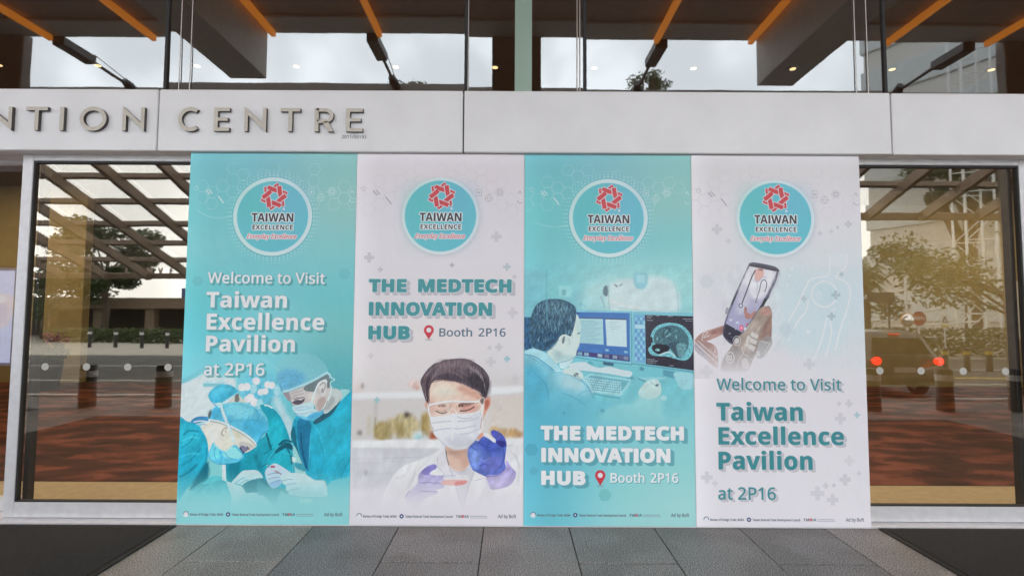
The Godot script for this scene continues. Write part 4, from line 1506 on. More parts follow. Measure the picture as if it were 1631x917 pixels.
	ln([961,1793,926,1846,905,1910],4.9,H(26,140,170,0.8),1.8)
	ln([652,2007,729,2016,800,2018,848,2018],3.7,H(112,156,168,0.8),1.8)
	ln([798,1920,845,1924,865,1945],3.1,H(150,180,190,0.8),1.8)
	ln([883,2015,920,2061,944,2096],5.5,H(110,178,188,0.8),1.8)
	ln([515,1639,489,1655,464,1695,452,1719],5.5,H(48,136,172,0.8),1.8)
	ln([174,1532,203,1503,256,1485],4.9,H(150,212,230,0.8),1.8)
	ln([257,1490,346,1478,431,1504,486,1554],4.3,H(160,216,232,0.7),1.8)
	ln([343,1749,368,1766,381,1789],4.3,H(60,150,190,0.8),1.2)
	ln([172,1785,197,1815,239,1832,299,1828],4.3,H(54,150,190,0.8),1.2)
	ln([664,1461,690,1451,721,1447],5.5,H(116,104,110),1.2)
	ln([621,1458,644,1471,655,1493],3.7,H(140,126,130),1.2)
	ln([858,1467,842,1510,802,1529],3.7,H(140,126,126),1.2)
	ln([574,1368,594,1415],4.9,H(70,140,180,0.8),1.8)
	ln([668,1534,693,1558,729,1575,765,1579],3.7,H(90,150,190,0.8),1.2)
	ln([907,1497,872,1532,825,1568],4.9,H(22,66,86,0.8),1.8)
	speckle(373,1572,128,67,300,H(40,130,175,0.45),0.9,2.0,31)
	speckle(633,1356,73,48,200,H(40,110,165,0.5),0.9,2.0,32)
	weave(-31,1331,1013,2087,0.2,0.8,0.42,1,0.010,0.006,0.11,21)
	weave(-31,1331,1013,2087,0.2,0.85,0.42,1,0.04,0.025,0.07,22)
	weave(0,1203,1006,1795,0.4,0.95,0.2,0.55,0.2,0.2,0.12,23)
	weave(5,1331,1012,2044,0.5,1,-0.2,0.2,0.02,0.02,0.04,24)
	mottle(1294,2091,3,0.13)
	sg([-40,1864,1040,1864,1040,2070,-40,2070],H(136,198,203,0),0.0,H(136,198,203,0.97))
	sg([-40,2070,1040,2070,1040,2237,-40,2237],H(136,198,203,0.97))
	hexes(H(196,226,232,0.5),2.2,[[15,306,2,5],[76,200,0,6],[76,271,3,9],[137,236,3,9],[137,306,3,9],[198,200,4,10],[259,95,1,5],[259,236,2,8],[259,306,3,6],[320,130,4,10],[320,200,2,8],[380,236,3,6],[441,130,3,9],[441,200,3,9],[502,95,5,7],[502,165,4,6],[502,236,2,6],[563,130,5,9],[563,200,4,10],[624,165,5,7],[685,200,0,6],[746,95,0,6],[746,165,0,6],[746,236,4,7],[746,306,0,6],[807,200,0,3],[868,236,2,8],[868,306,3,9],[928,200,3,9],[928,271,4,10],[989,236,4,10],[989,306,5,11]])
	ln([100,225,122,250],9,H(206,230,236,0.75),0.0,false)
	ln([116,220,138,245],7,H(206,230,236,0.75),0.0,false)
	ln([175,262,205,300],8,H(206,230,236,0.75),0.0,false)
	ln([170,256,210,306],2,H(206,230,236,0.75),0.0,false)
	ln([882.0,230.0,878.5,234.5,869.0,237.8,856.0,239.0,843.0,237.8,833.5,234.5,830.0,230.0,833.5,225.5,843.0,222.2,856.0,221.0,869.0,222.2,878.5,225.5,882.0,230.0],2.2,H(206,230,236,0.75))
	ln([869.0,252.5,863.4,251.8,855.8,245.2,848.2,234.5,842.8,222.6,840.8,212.8,843.0,207.5,848.6,208.2,856.2,214.8,863.8,225.5,869.2,237.4,871.2,247.2,869.0,252.5],2.2,H(206,230,236,0.75))
	ln([843.0,252.5,840.8,247.2,842.8,237.4,848.2,225.5,855.8,214.8,863.4,208.2,869.0,207.5,871.2,212.8,869.2,222.6,863.8,234.5,856.2,245.2,848.6,251.8,843.0,252.5],2.2,H(206,230,236,0.75))
	ln([812,265,810,273,805,280,798,285,790,287,781,285,774,280,769,273,768,265,769,256,774,249,781,244,790,243,798,244,805,249,810,256,812,265],2.2,H(206,230,236,0.75))
	ln([768,265,812,265],2,H(206,230,236,0.75),0.0,false)
	ln([790,243,780,265,790,287],2,H(206,230,236,0.75))
	ln([790,243,800,265,790,287],2,H(206,230,236,0.75))
	ln([715,212,745,212,745,252,715,252,715,212],2.5,H(206,230,236,0.75),0.0,false)
	plus(730,232,8,H(206,230,236,0.75))
	ln([365,200,365,212,352,238,380,238,367,212,367,200],2.2,H(206,230,236,0.75),0.0,false)
	ln([25,210,45,200,55,212,38,226,25,210],2.2,H(206,230,236,0.75))
	ln([965,238,975,222,985,240],4,H(206,230,236,0.75))
	ln([960,280,975,295,990,290],4,H(206,230,236,0.75))
	ln([47,345,116,382,191,393,265,378],3.7,H(190,224,230,0.6),3.7)
	sg([105,772,89,801,56,801,38,772,53,743,87,743],H(104,178,188,0.6),0.0)
	sg([979,723,961,755,924,755,905,723,922,691,959,691],H(104,178,188,0.6),0.0)
	for i in 64:
		el(503+249*cos(TAU*i/64),382+249*sin(TAU*i/64),3.9,3.9,H(190,222,228,0.8),0.0)
	for i in 68:
		el(503+264*cos(TAU*i/68),382+264*sin(TAU*i/68),3.0,3.0,H(190,222,228,0.8),0.0)
	for i in 72:
		el(503+279*cos(TAU*i/72),382+279*sin(TAU*i/72),2.1,2.1,H(190,222,228,0.8),0.0)
	el(503,387,238,238,H(70,140,155,0.35),6)
	el(503,382,236,236,H(200,216,226),0.0)
	el(503,382,213,213,H(95,182,196),0.0)
	el(406,360,63,111,H(84,180,172,0.8),60)
	el(603,352,59,111,H(112,168,204,0.9),60)
	emblem(509,262,74)
	tx("TAIWAN",379,627,363,413,700,H(212,222,230),6,[Vector2.ZERO],0)
	tx("TAIWAN",379,627,363,413,700,H(58,58,68),0.6,[Vector2.ZERO],0)
	tx("EXCELLENCE",385,626,433,461,700,H(212,222,230),5,[Vector2.ZERO],0)
	tx("EXCELLENCE",385,626,433,461,700,H(58,58,68),0,[Vector2.ZERO],0)
	tx("Everyday Excellence",350,644,488,515,401,H(212,222,230),4.5,[Vector2.ZERO],0.35)
	tx("Everyday Excellence",350,644,488,515,401,H(196,72,88),0.4,[Vector2.ZERO],0.35)
	tx("Welcome to Visit",131,824,718,781,400,H(70,138,146,0.62),3.1,trail(12.649999999999999,11,6),0,0)
	tx("Welcome to Visit",131,824,718,781,400,H(92,158,168,0.9),3.8000000000000003,[Vector2.ZERO],0,0)
	tx("Welcome to Visit",131,824,718,781,400,H(222,220,230),1.6,[Vector2.ZERO],0,0)
	tx("Taiwan",128,603,834,924,700,H(70,138,146,0.62),3.0,trail(14.95,13,6),0,0)
	tx("Taiwan",128,603,834,924,700,H(92,158,168,0.9),3.7,[Vector2.ZERO],0,0)
	tx("Taiwan",128,603,834,924,700,H(222,220,230),1.5,[Vector2.ZERO],0,0)
	tx("Excellence",134,827,962,1054,700,H(70,138,146,0.62),3.0,trail(14.95,13,6),0,0)
	tx("Excellence",134,827,962,1054,700,H(92,158,168,0.9),3.7,[Vector2.ZERO],0,0)
	tx("Excellence",134,827,962,1054,700,H(222,220,230),1.5,[Vector2.ZERO],0,0)
	tx("Pavilion",135,657,1091,1182,700,H(70,138,146,0.62),3.0,trail(14.95,13,6),0,0)
	tx("Pavilion",135,657,1091,1182,700,H(92,158,168,0.9),3.7,[Vector2.ZERO],0,0)
	tx("Pavilion",135,657,1091,1182,700,H(222,220,230),1.5,[Vector2.ZERO],0,0)
	tx("at 2P16",129,482,1252,1321,400,H(70,138,146,0.62),3.3,trail(12.649999999999999,11,6),0,0)
	tx("at 2P16",129,482,1252,1321,400,H(92,158,168,0.9),4.0,[Vector2.ZERO],0,0)
	tx("at 2P16",129,482,1252,1321,400,H(222,220,230),1.8,[Vector2.ZERO],0,0)
	el(55,2116,16,16,H(212,210,218),0.0)
	ln([41,2115,45,2106,55,2101,66,2106,70,2117],4,H(90,96,120))
	tx("Bureau of Foreign Trade, MOEA",79,272,2111,2123,400,H(95,100,112),0.5)
	for i in 8:
		el(300+9*cos(TAU*i/8),2116+9*sin(TAU*i/8),4,4,H(45,58,100),0.0)
	el(300,2116,9,9,H(45,58,100),0.0)
	el(300,2116,5,5,H(212,210,218),0.0)
	tx("Taiwan External Trade Development Council",321,593,2111,2123,400,H(95,100,112),0.5)
	tx("TM",613,645,2108,2123,700,H(70,70,84))
	tx("B",648,663,2108,2123,700,H(175,60,80),0.2)
	tx("IA",666,688,2108,2123,700,H(60,100,110))
	ln([694,2123,795,2123],2,H(130,134,146),0.0,false)
	for i in 16:
		sg([696+i*6,2112,700+i*6,2112,700+i*6,2116,696+i*6,2116],H(120,124,138))
	tx("Ad by Boft",856,960,2105,2123,400,H(88,92,104),0.4)

func print_lab() -> void:
	field([[H(210,204,212),H(210,204,212),H(210,204,212)],[H(209,205,214),H(209,205,214),H(209,205,214)],[H(210,206,214),H(210,206,214),H(210,206,214)],[H(208,204,211),H(208,204,211),H(208,204,211)],[H(211,206,210),H(213,206,209),H(210,205,211)],[H(208,203,206),H(210,203,206),H(206,202,206)],[H(200,196,198),H(206,203,206),H(204,198,196)],[H(200,200,206),H(205,205,212),H(206,203,211)],[H(209,205,213),H(209,205,213),H(209,205,213)]],-22,2176)
	sm([-4,1396,30,1362,88,1379,32,1442,-3,1442],H(206,190,186,0.6),16.5)
	el(59,1375,9.4,16.5,H(150,140,140,0.7),7.1)
	el(365,1366,35.4,23.6,H(216,180,168,0.6),14.2)
	el(377,1383,14.2,11.8,H(200,140,120,0.5),7.1)
	el(886,1346,70.8,23.6,H(200,196,198,0.7),14.2)
	el(955,1334,23.6,28.3,H(190,186,190,0.6),9.4)
	sg([-4,1414,424,1406,424,1449,-3,1456],H(224,222,227),5.9)
	sg([787,1379,1007,1371,1007,1410,788,1429],H(224,222,227),5.9)
	sg([-3,1460,447,1451,462,1679,3,1692],H(198,193,193),9.4)
	sg([805,1440,1007,1419,1008,1676,807,1677],H(203,194,190),9.4)
	el(174,1635,47.2,59.0,H(160,138,84,0.8),10.6)
	el(231,1603,35.4,47.2,H(188,170,128,0.7),10.6)
	el(214,1634,30.7,49.5,H(150,136,92,0.7),10.6)
	el(311,1600,77.8,68.4,H(176,160,112,0.75),10.6)
	el(289,1628,23.6,47.2,H(140,120,70,0.6),10.6)
	el(358,1622,35.4,53.1,H(188,176,136,0.7),10.6)
	el(432,1594,30.7,70.8,H(160,134,74,0.8),10.6)
	el(476,1662,23.6,28.3,H(156,78,48,0.9),10.6)
	el(322,1540,17.7,15.3,H(62,52,48,0.85),10.6)
	el(393,1662,42.5,30.7,H(196,208,212,0.9),10.6)
	el(391,1670,16.5,14.2,H(120,180,190,0.6),10.6)
	el(47,1644,13.0,14.2,H(118,112,108,0.8),10.6)
	el(137,1521,11.8,70.8,H(176,172,170,0.5),10.6)
	el(835,1634,30.7,30.7,H(196,160,106,0.8),10.6)
	el(887,1643,28.3,28.3,H(178,146,100,0.8),10.6)
	el(940,1642,30.7,28.3,H(190,150,96,0.8),10.6)
	el(979,1651,18.9,21.2,H(160,120,80,0.8),10.6)
	el(104,1601,16.5,59.0,H(186,178,160,0.6),10.6)
	sg([2,1690,520,1678,543,1737,3,1733],H(226,225,229),7.1)
	sg([807,1675,1008,1669,1008,1710,807,1711],H(224,223,227),5.9)
	sg([4,1740,509,1737,384,1815,260,1928,9,1974],H(196,196,203),11.8)
	ln([16,1794,200,1788,406,1781],4.7,H(182,182,190),4.7)
	el(89,1868,11.8,18.9,H(160,158,164,0.8),7.1)
	sg([38,1754,187,1748,178,1861,41,1861],H(204,204,210,0.8),14.2)
	sm([171,2062,231,1916,298,1837,395,1798,509,1746,560,1703,613,1847,659,1858,716,1790,773,1745,911,1719,1014,1744,1016,2159,173,2163],H(219,216,223),2.4)
	ln([259,1905,316,1882,349,1815],7.1,H(196,194,204,0.8),7.1)
	ln([318,1972,373,1882,430,1814],7.1,H(196,194,204,0.8),7.1)
	ln([957,1767,980,1857,969,1947],7.1,H(196,194,204,0.8),7.1)
	ln([775,1959,752,2015,719,2082],7.1,H(196,194,204,0.8),7.1)
	ln([543,1712,567,1814,615,1948,652,2060],7.1,H(196,194,204,0.8),7.1)
	sm([773,1745,842,1739,923,1812,843,1970,763,1903],H(210,207,216),16.5)
	sm([548,1721,593,1738,629,1744,679,1723,690,1785,691,1827,665,1850,630,1862,588,1845,567,1833,553,1785],H(208,180,166),0.9)
	sm([551,1727,605,1741,676,1729,685,1761,629,1779,570,1762],H(178,142,128),7.3)
	sm([629,1762,682,1755,686,1825,654,1843],H(196,160,144),8.5)
	sm([561,1823,588,1845,630,1862,665,1850,694,1817,720,1866,690,1942,653,2069,613,1959,583,1867],H(206,203,211),1.2)
	ln([576,1843,607,1936,651,2063],3.0,H(170,168,180),1.8)
	ln([715,1866,684,1947,655,2063],3.0,H(170,168,180),1.8)
	ln([594,1855,630,1869,677,1849],3.0,H(170,168,180),1.8)
	speckle(666,1866,36,24,90,H(176,174,184,0.5),1.2,2.4,6)
	sm([545,1736,555,1750,560,1785,572,1827,563,1816,553,1779],H(62,52,52),1.2)
	sm([542,1715,522,1745,502,1785,505,1832,547,1884,577,1890,568,1843,553,1785],H(214,211,219),1.8)
	ln([542,1718,557,1785,572,1843,595,1884],3.0,H(186,184,196),1.8)
	el(436,1480,11.6,22.0,H(206,160,146),1.8)
	sm([769,1448,782,1437,801,1434,810,1453,807,1484,789,1514,768,1548,763,1477],H(208,156,138),1.2)
	sm([776,1459,797,1453,800,1477,779,1513],H(176,104,88),3.1)
	sm([448,1384,459,1350,523,1336,595,1342,661,1371,733,1400,759,1430,771,1454,768,1542,756,1577,748,1648,688,1672,510,1667,473,1608,456,1549,444,1491,448,1443],H(222,192,178),0.9)
	el(530,1401,73.2,42.7,H(233,208,196),17.1)
	sm([638,1371,710,1395,758,1436,746,1454,686,1430,614,1389],H(204,160,144),9.8)
	sm([450,1443,483,1479,466,1549,451,1526],H(208,170,156),7.3)
	el(681,1497,58.0,29.3,H(202,134,118,0.75),8.5)
	el(514,1508,42.7,22.0,H(206,166,150,0.6),8.5)
	sm([570,1472,603,1472,609,1525,586,1534,568,1525],H(214,178,162),4.9)
	sm([499,1487,525,1478,548,1484,537,1494,507,1494],H(146,110,98),2.4)
	sm([620,1481,650,1467,686,1465,715,1473,686,1481,651,1488,627,1492],H(112,74,66),2.4)
	ln([624,1493,636,1484,645,1490],7.3,H(90,48,46),2.4)
	ln([489,1517,514,1528,535,1530,553,1522],6.1,H(78,54,54),1.5)
	ln([630,1516,663,1515,693,1505,712,1492],6.7,H(66,38,40),1.5)
	ln([627,1490,663,1492,698,1480],3.7,H(150,84,76,0.8),2.4)
	ln([496,1508,526,1517,549,1511],3.1,H(170,120,108,0.8),1.8)
	sm([397,1350,409,1318,439,1277,477,1244,516,1233,528,1224,594,1216,660,1215,708,1233,756,1264,787,1299,801,1333,797,1384,783,1437,764,1437,747,1408,709,1390,661,1366,607,1349,553,1340,499,1340,465,1353,453,1390,451,1468,432,1462,417,1420,406,1384],H(90,78,88),0.9)
	sm([486,1247,552,1227,648,1220,708,1240,660,1264,577,1271,505,1283],H(112,96,102),11.0)
	sm([661,1312,745,1311,796,1347,788,1430,767,1433,739,1395,685,1371],H(58,50,60),7.3)
	sm([404,1355,433,1313,464,1343,449,1390,447,1461,423,1432],H(66,56,64),4.9)
	sm([505,1313,595,1306,661,1342,601,1345,529,1336],H(70,60,70),6.1)
	ln([487,1265,540,1234,612,1230,725,1270],2.3,H(177,149,123,0.22),0.7)
	ln([485,1270,537,1237,610,1233,730,1273],1.8,H(139,126,129,0.22),0.7)
	ln([483,1275,535,1241,609,1235,711,1276],1.9,H(142,152,137,0.22),0.7)
	ln([481,1280,532,1245,607,1238,695,1277],1.8,H(160,126,126,0.22),0.7)
	ln([479,1285,530,1248,605,1240,697,1281],1.7,H(136,116,135,0.22),0.7)
	ln([477,1290,527,1252,604,1243,717,1285],1.7,H(146,134,142,0.22),0.7)
	ln([475,1295,525,1255,602,1245,721,1286],2.2,H(149,127,134,0.22),0.7)
	ln([474,1300,522,1259,600,1248,719,1291],1.9,H(159,142,132,0.22),0.7)
	ln([472,1305,519,1263,599,1251,715,1289],1.9,H(174,153,122,0.22),0.7)
	ln([470,1310,517,1266,597,1253,700,1295],1.6,H(158,135,152,0.22),0.7)
	ln([468,1315,514,1270,596,1256,701,1293],2.0,H(147,119,138,0.22),0.7)
	ln([466,1320,512,1273,594,1258,709,1294],2.3,H(161,117,157,0.22),0.7)
	ln([464,1325,509,1277,592,1261,699,1300],2.1,H(136,144,124,0.22),0.7)
	ln([462,1330,506,1280,591,1264,694,1306],2.5,H(143,131,151,0.22),0.7)
	ln([461,1335,504,1284,589,1266,678,1305],2.1,H(165,122,159,0.22),0.7)
	ln([459,1340,501,1288,587,1269,690,1314],2.4,H(138,143,127,0.22),0.7)
	ln([457,1345,499,1291,586,1271,668,1312],1.9,H(145,137,139,0.22),0.7)
	ln([455,1350,496,1295,584,1274,691,1315],1.9,H(156,135,133,0.22),0.7)
	ln([453,1355,493,1298,582,1276,684,1319],2.2,H(155,146,132,0.22),0.7)
	ln([451,1360,491,1302,581,1279,679,1312],2.1,H(161,118,137,0.22),0.7)
	ln([450,1365,488,1306,579,1282,677,1319],1.8,H(177,142,131,0.22),0.7)
	ln([448,1370,486,1309,577,1284,650,1334],1.6,H(167,137,135,0.22),0.7)
	ln([446,1375,483,1313,576,1287,650,1333],2.5,H(176,142,128,0.22),0.7)
	ln([444,1380,480,1316,574,1289,648,1328],1.6,H(162,134,131,0.22),0.7)
	ln([442,1385,478,1320,572,1292,656,1344],2.4,H(169,145,153,0.22),0.7)
	ln([440,1390,475,1323,571,1294,662,1331],1.8,H(166,141,131,0.22),0.7)
	ln([660,1246,714,1270,757,1311,772,1371],1.5,H(119,124,142,0.55),0.7)
	ln([662,1248,716,1272,757,1314,772,1373],1.5,H(123,140,139,0.55),0.7)
	ln([664,1250,717,1274,758,1316,773,1374],1.5,H(133,111,113,0.55),0.7)
	ln([666,1252,718,1277,759,1319,773,1376],1.5,H(143,117,140,0.55),0.7)
	ln([668,1254,720,1279,760,1321,773,1378],1.5,H(162,135,140,0.55),0.7)
	ln([670,1256,721,1281,761,1324,774,1380],1.5,H(135,104,130,0.55),0.7)
	ln([672,1258,722,1283,762,1326,774,1382],1.5,H(156,137,150,0.55),0.7)
	ln([674,1260,723,1285,762,1329,774,1384],1.5,H(114,119,131,0.55),0.7)
	ln([675,1261,725,1287,763,1331,775,1386],1.5,H(147,145,150,0.55),0.7)
	ln([677,1263,726,1290,764,1334,775,1388],1.5,H(129,131,124,0.55),0.7)
	ln([679,1265,727,1292,765,1336,775,1389],1.5,H(161,144,153,0.55),0.7)
	ln([681,1267,728,1294,766,1339,776,1391],1.5,H(130,121,149,0.55),0.7)
	ln([683,1269,730,1296,766,1341,776,1393],1.5,H(123,137,108,0.55),0.7)
	ln([685,1271,731,1298,767,1344,776,1395],1.5,H(142,135,124,0.55),0.7)
	ln([687,1273,732,1301,768,1346,777,1397],1.5,H(132,142,125,0.55),0.7)
	ln([689,1274,734,1303,769,1349,777,1399],1.5,H(141,118,140,0.55),0.7)
	ln([691,1276,735,1305,770,1351,777,1401],1.5,H(153,143,130,0.55),0.7)
	ln([693,1278,736,1307,770,1354,778,1402],1.5,H(134,117,149,0.55),0.7)
	ln([695,1280,737,1309,771,1356,778,1404],1.5,H(134,126,130,0.55),0.7)
	ln([697,1282,739,1311,772,1359,778,1406],1.5,H(123,144,136,0.55),0.7)
	ln([469,1265,439,1313,428,1372,432,1449],1.6,H(132,112,116,0.6),0.7)
	ln([464,1271,436,1317,426,1376,433,1449],1.6,H(132,112,116,0.6),0.7)
	ln([459,1276,432,1321,424,1379,434,1449],1.6,H(132,112,116,0.6),0.7)
	ln([455,1281,428,1325,422,1382,434,1449],1.6,H(132,112,116,0.6),0.7)
	ln([450,1286,425,1329,420,1386,435,1449],1.6,H(132,112,116,0.6),0.7)
	ln([446,1292,421,1333,418,1389,436,1449],1.6,H(132,112,116,0.6),0.7)
	ln([441,1297,418,1337,416,1392,436,1449],1.6,H(132,112,116,0.6),0.7)
	ln([436,1302,414,1341,414,1395,437,1449],1.6,H(132,112,116,0.6),0.7)
	ln([432,1308,410,1345,413,1399,438,1449],1.6,H(132,112,116,0.6),0.7)
	ln([427,1313,407,1349,411,1402,438,1449],1.6,H(132,112,116,0.6),0.7)
	speckle(714,1282,36,24,70,H(176,160,162,0.6),0.7,1.6,7)
	sm([456,1552,508,1553,565,1544,585,1529,609,1532,627,1538,711,1526,748,1516,760,1548,751,1607,743,1649,712,1695,677,1728,618,1735,558,1720,516,1685,480,1650,470,1608],H(214,214,223),0.9)
	sm([473,1561,580,1549,580,1608,485,1632],H(222,222,230),8.5)
	el(629,1690,85.4,36.6,H(198,198,209),13.4)
	sm([699,1548,750,1530,747,1607,718,1666],H(202,202,212),8.5)
	ln([477,1633,527,1621,586,1617],4.9,H(176,178,192,0.85),2.4)
	ln([586,1617,640,1617,700,1604,726,1601],4.9,H(176,178,192,0.85),2.4)
	ln([472,1587,526,1579,580,1576],4.9,H(176,178,192,0.85),2.4)
	ln([616,1577,675,1572,741,1555],4.9,H(176,178,192,0.85),2.4)
	ln([634,1649,688,1642,741,1619],4.9,H(176,178,192,0.85),2.4)
	ln([616,1549,651,1560,699,1554],4.9,H(176,178,192,0.85),2.4)
	ln([589,1543,588,1608,587,1684],9.2,H(230,230,238),3.1)
	ln([756,1548,761,1601,747,1643],6.7,H(232,228,234),1.2)
	ln([769,1448,760,1513,759,1577],8.5,H(226,222,226),1.2)
	sm([451,1491,507,1473,585,1464,662,1466,740,1463,758,1471,746,1516,687,1531,621,1534,591,1502,568,1525,562,1543,461,1552],H(236,226,224,0.16),1.8)
	ln([443,1485,507,1470,585,1460,662,1464,734,1460,769,1441],10.4,H(238,235,238),0.9)
	ln([448,1494,513,1480,585,1470,662,1473,740,1469],2.4,H(180,160,158,0.8),1.2)
	ln([458,1553,520,1550,561,1543,570,1517,585,1502,603,1517,623,1535,687,1531,746,1516,763,1471],4.9,H(236,233,236),0.9)
	ln([444,1485,449,1526,458,1553],7.3,H(232,228,232),0.9)
	sm([746,1454,769,1441,767,1471,759,1477],H(90,70,72,0.7),1.8)
	sm([681,1735,691,1714,723,1684,736,1692,765,1663,795,1673,830,1697,843,1684,819,1658,811,1635,829,1625,866,1640,891,1667,903,1702,900,1749,892,1801,898,1842,855,1878,790,1890,737,1867,707,1850,689,1808,679,1767],H(84,106,186),0.9)
	sm([682,1744,712,1726,748,1749,748,1819,725,1854,695,1814],H(122,148,214),8.5)
	sm([747,1679,806,1685,866,1725,831,1761,771,1737],H(66,84,172),8.5)
	sm([760,1796,866,1772,885,1842,820,1871,760,1860],H(102,112,190),9.8)
	sm([811,1635,829,1625,866,1640,891,1667,903,1705,881,1723,843,1703,852,1686,821,1659],H(78,88,184),0.9)
	sm([842,1684,890,1690,899,1713,878,1723,845,1703],H(48,50,128),4.9)
	ln([732,1691,765,1714,789,1720],5.5,H(48,62,146,0.75),3.0)
	ln([694,1714,718,1735,736,1738],5.5,H(48,62,146,0.75),3.0)
	ln([881,1725,890,1784,867,1842],5.5,H(48,62,146,0.75),3.0)
	ln([748,1831,772,1819,796,1825],5.5,H(48,62,146,0.75),3.0)
	ln([736,1784,772,1802,807,1784],8.5,H(130,148,214,0.6),4.9)
	sm([794,1644,818,1667,841,1690,830,1696,800,1673,771,1656,765,1644],H(232,230,236,0.9),1.2)
	sm([732,1679,753,1644,768,1645,759,1667],H(214,150,130),1.8)
	sm([788,1885,849,1878,898,1842,902,1798,927,1830,958,1865,954,1890,927,1935,879,1954,820,1962,802,1935],H(166,154,206),0.9)
	sm([802,1900,867,1889,926,1853,915,1912,844,1947],H(180,170,214),8.5)
	ln([790,1889,849,1883,897,1845],4.9,H(110,104,176),2.4)
	ln([820,1961,879,1952,927,1932,955,1888],3.0,H(130,120,180),1.8)
	sm([412,1859,443,1834,480,1821,498,1829,497,1845,470,1861,460,1878,500,1885,559,1883,604,1883,608,1891,547,1897,543,1913,525,1931,543,1937,538,1954,495,1967,509,1976,501,1990,466,2002,431,2019,390,2059,337,2059,322,2013,357,1964,388,1929,392,1888],H(150,142,202),0.9,H(206,203,214))
	sm([414,1862,446,1835,480,1822,497,1831,495,1845,467,1861,449,1876,423,1876],H(132,124,192),2.4)
	ln([417,1874,441,1880,458,1877],4.3,H(104,94,158,0.85),1.8)
	ln([403,1927,465,1926,525,1930],4.3,H(104,94,158,0.85),1.8)
	ln([399,1973,454,1976,501,1977],4.3,H(104,94,158,0.85),1.8)
	ln([318,2013,330,1990,347,1972],4.3,H(104,94,158,0.85),1.8)
	ln([559,1887,583,1885,604,1887],4.3,H(104,94,158,0.85),1.8)
	sm([547,1884,607,1882,678,1884,676,1919,548,1913],H(226,220,226,0.7),2.4)
	sm([523,1928,548,1910,607,1906,666,1909,679,1920,654,1936,595,1941,548,1939],H(226,164,158),1.2)
	sm([613,1919,678,1917,654,1936,607,1940],H(206,112,108),3.7)
	ln([548,1909,607,1906,666,1909],3.7,H(238,226,230),1.2)
	ln([138,1555,142,1669],8.3,H(120,102,58,0.4),5.9)
	ln([202,1578,203,1675],7.1,H(116,104,66,0.4),5.9)
	ln([267,1555,269,1675],9.4,H(122,104,60,0.4),5.9)
	ln([336,1566,338,1675],8.3,H(150,134,88,0.4),5.9)
	ln([416,1543,418,1667],8.3,H(120,96,48,0.4),5.9)
	ln([449,1554,450,1656],7.1,H(190,172,120,0.4),5.9)
	ln([242,1578,243,1668],7.1,H(206,194,160,0.4),5.9)
	ln([311,1566,312,1668],7.1,H(210,198,160,0.4),5.9)
	ln([858,1620,859,1665],7.1,H(140,108,64,0.4),5.9)
	ln([916,1625,916,1667],7.1,H(206,180,140,0.4),5.9)
	ln([959,1622,959,1667],7.1,H(136,98,58,0.4),5.9)
	ln([3,1456,193,1452,424,1449],4.7,H(172,168,170,0.4),5.9)
	ln([794,1429,909,1419,1007,1410],4.7,H(176,170,168,0.4),5.9)
	ln([9,1733,199,1734,520,1735],4.7,H(170,168,174,0.4),5.9)
	ln([17,1816,177,1811,315,1804],3.5,H(176,176,184,0.4),5.9)
	ln([41,1884,156,1879,247,1874],3.5,H(180,180,188,0.4),5.9)
	ln([502,1785,506,1832,547,1884],3.7,H(184,182,194,0.8),1.2)
	ln([678,1889,713,1913,749,1901],3.0,H(190,188,198,0.8),1.2)
	ln([357,1821,404,1809,451,1780,501,1756],3.7,H(232,230,236,0.8),1.2)
	ln([375,1856,364,1903,335,1961],4.3,H(190,188,200,0.8),1.2)
	ln([725,1912,773,1901,790,1895],3.0,H(176,174,186,0.8),1.2)
	ln([926,1748,961,1777,974,1830],3.7,H(188,186,198,0.8),1.2)
	ln([785,1988,762,2017,756,2051],3.7,H(190,188,198,0.8),1.2)
	ln([908,1731,943,1728,997,1748],3.7,H(232,230,236,0.8),1.2)
	ln([707,1850,737,1867,790,1890],3.7,H(64,80,160,0.8),1.2)
	ln([679,1767,689,1808,707,1849],3.0,H(90,120,196,0.8),1.2)
	ln([449,1390,449,1443,445,1485],4.3,H(186,146,132,0.8),1.5)
	ln([465,1354,523,1341,595,1347,661,1370,740,1405],4.9,H(150,112,106,0.8),1.5)
	ln([746,1418,759,1436],6.1,H(150,104,96,0.8),1.5)
	ln([473,1608,480,1650,516,1685,558,1720],3.7,H(170,172,186,0.8),1.5)
	ln([743,1649,712,1695,677,1728],4.3,H(160,160,176,0.8),1.5)
	ln([746,1525,756,1548,751,1607],3.7,H(178,178,192,0.8),1.5)
	ln([768,1548,756,1577,752,1619],4.3,H(186,140,126,0.8),1.5)
	ln([579,1478,570,1514],3.7,H(190,146,130,0.8),1.5)
	ln([609,1484,614,1513],3.7,H(184,134,120,0.8),1.5)
	weave(360,1212,875,1500,0,0.62,-0.3,0.2,0.1,0.02,0.28,25)
	weave(343,1321,876,1679,0.5,0.98,-0.4,-0.07,0.02,0.02,0.05,26)
	weave(40,1683,1023,2077,0.6,1,-0.03,0.12,0.012,0.008,0.06,27)
	weave(293,1610,1023,2034,0.2,0.85,0.12,0.8,0.025,0.02,0.16,28)
	weave(-3,1323,441,1753,0.3,0.9,-0.5,-0.1,0.05,0.02,0.10,29)
	weave(875,1463,1022,1750,0.3,0.9,-0.5,-0.1,0.05,0.02,0.10,30)
	mottle(1211,2079,4,0.09)
	sg([-40,1867,1040,1867,1040,2079,-40,2079],H(209,205,213,0),0.0,H(209,205,213,0.97))
	sg([-40,2079,1040,2079,1040,2237,-40,2237],H(209,205,213,0.97))
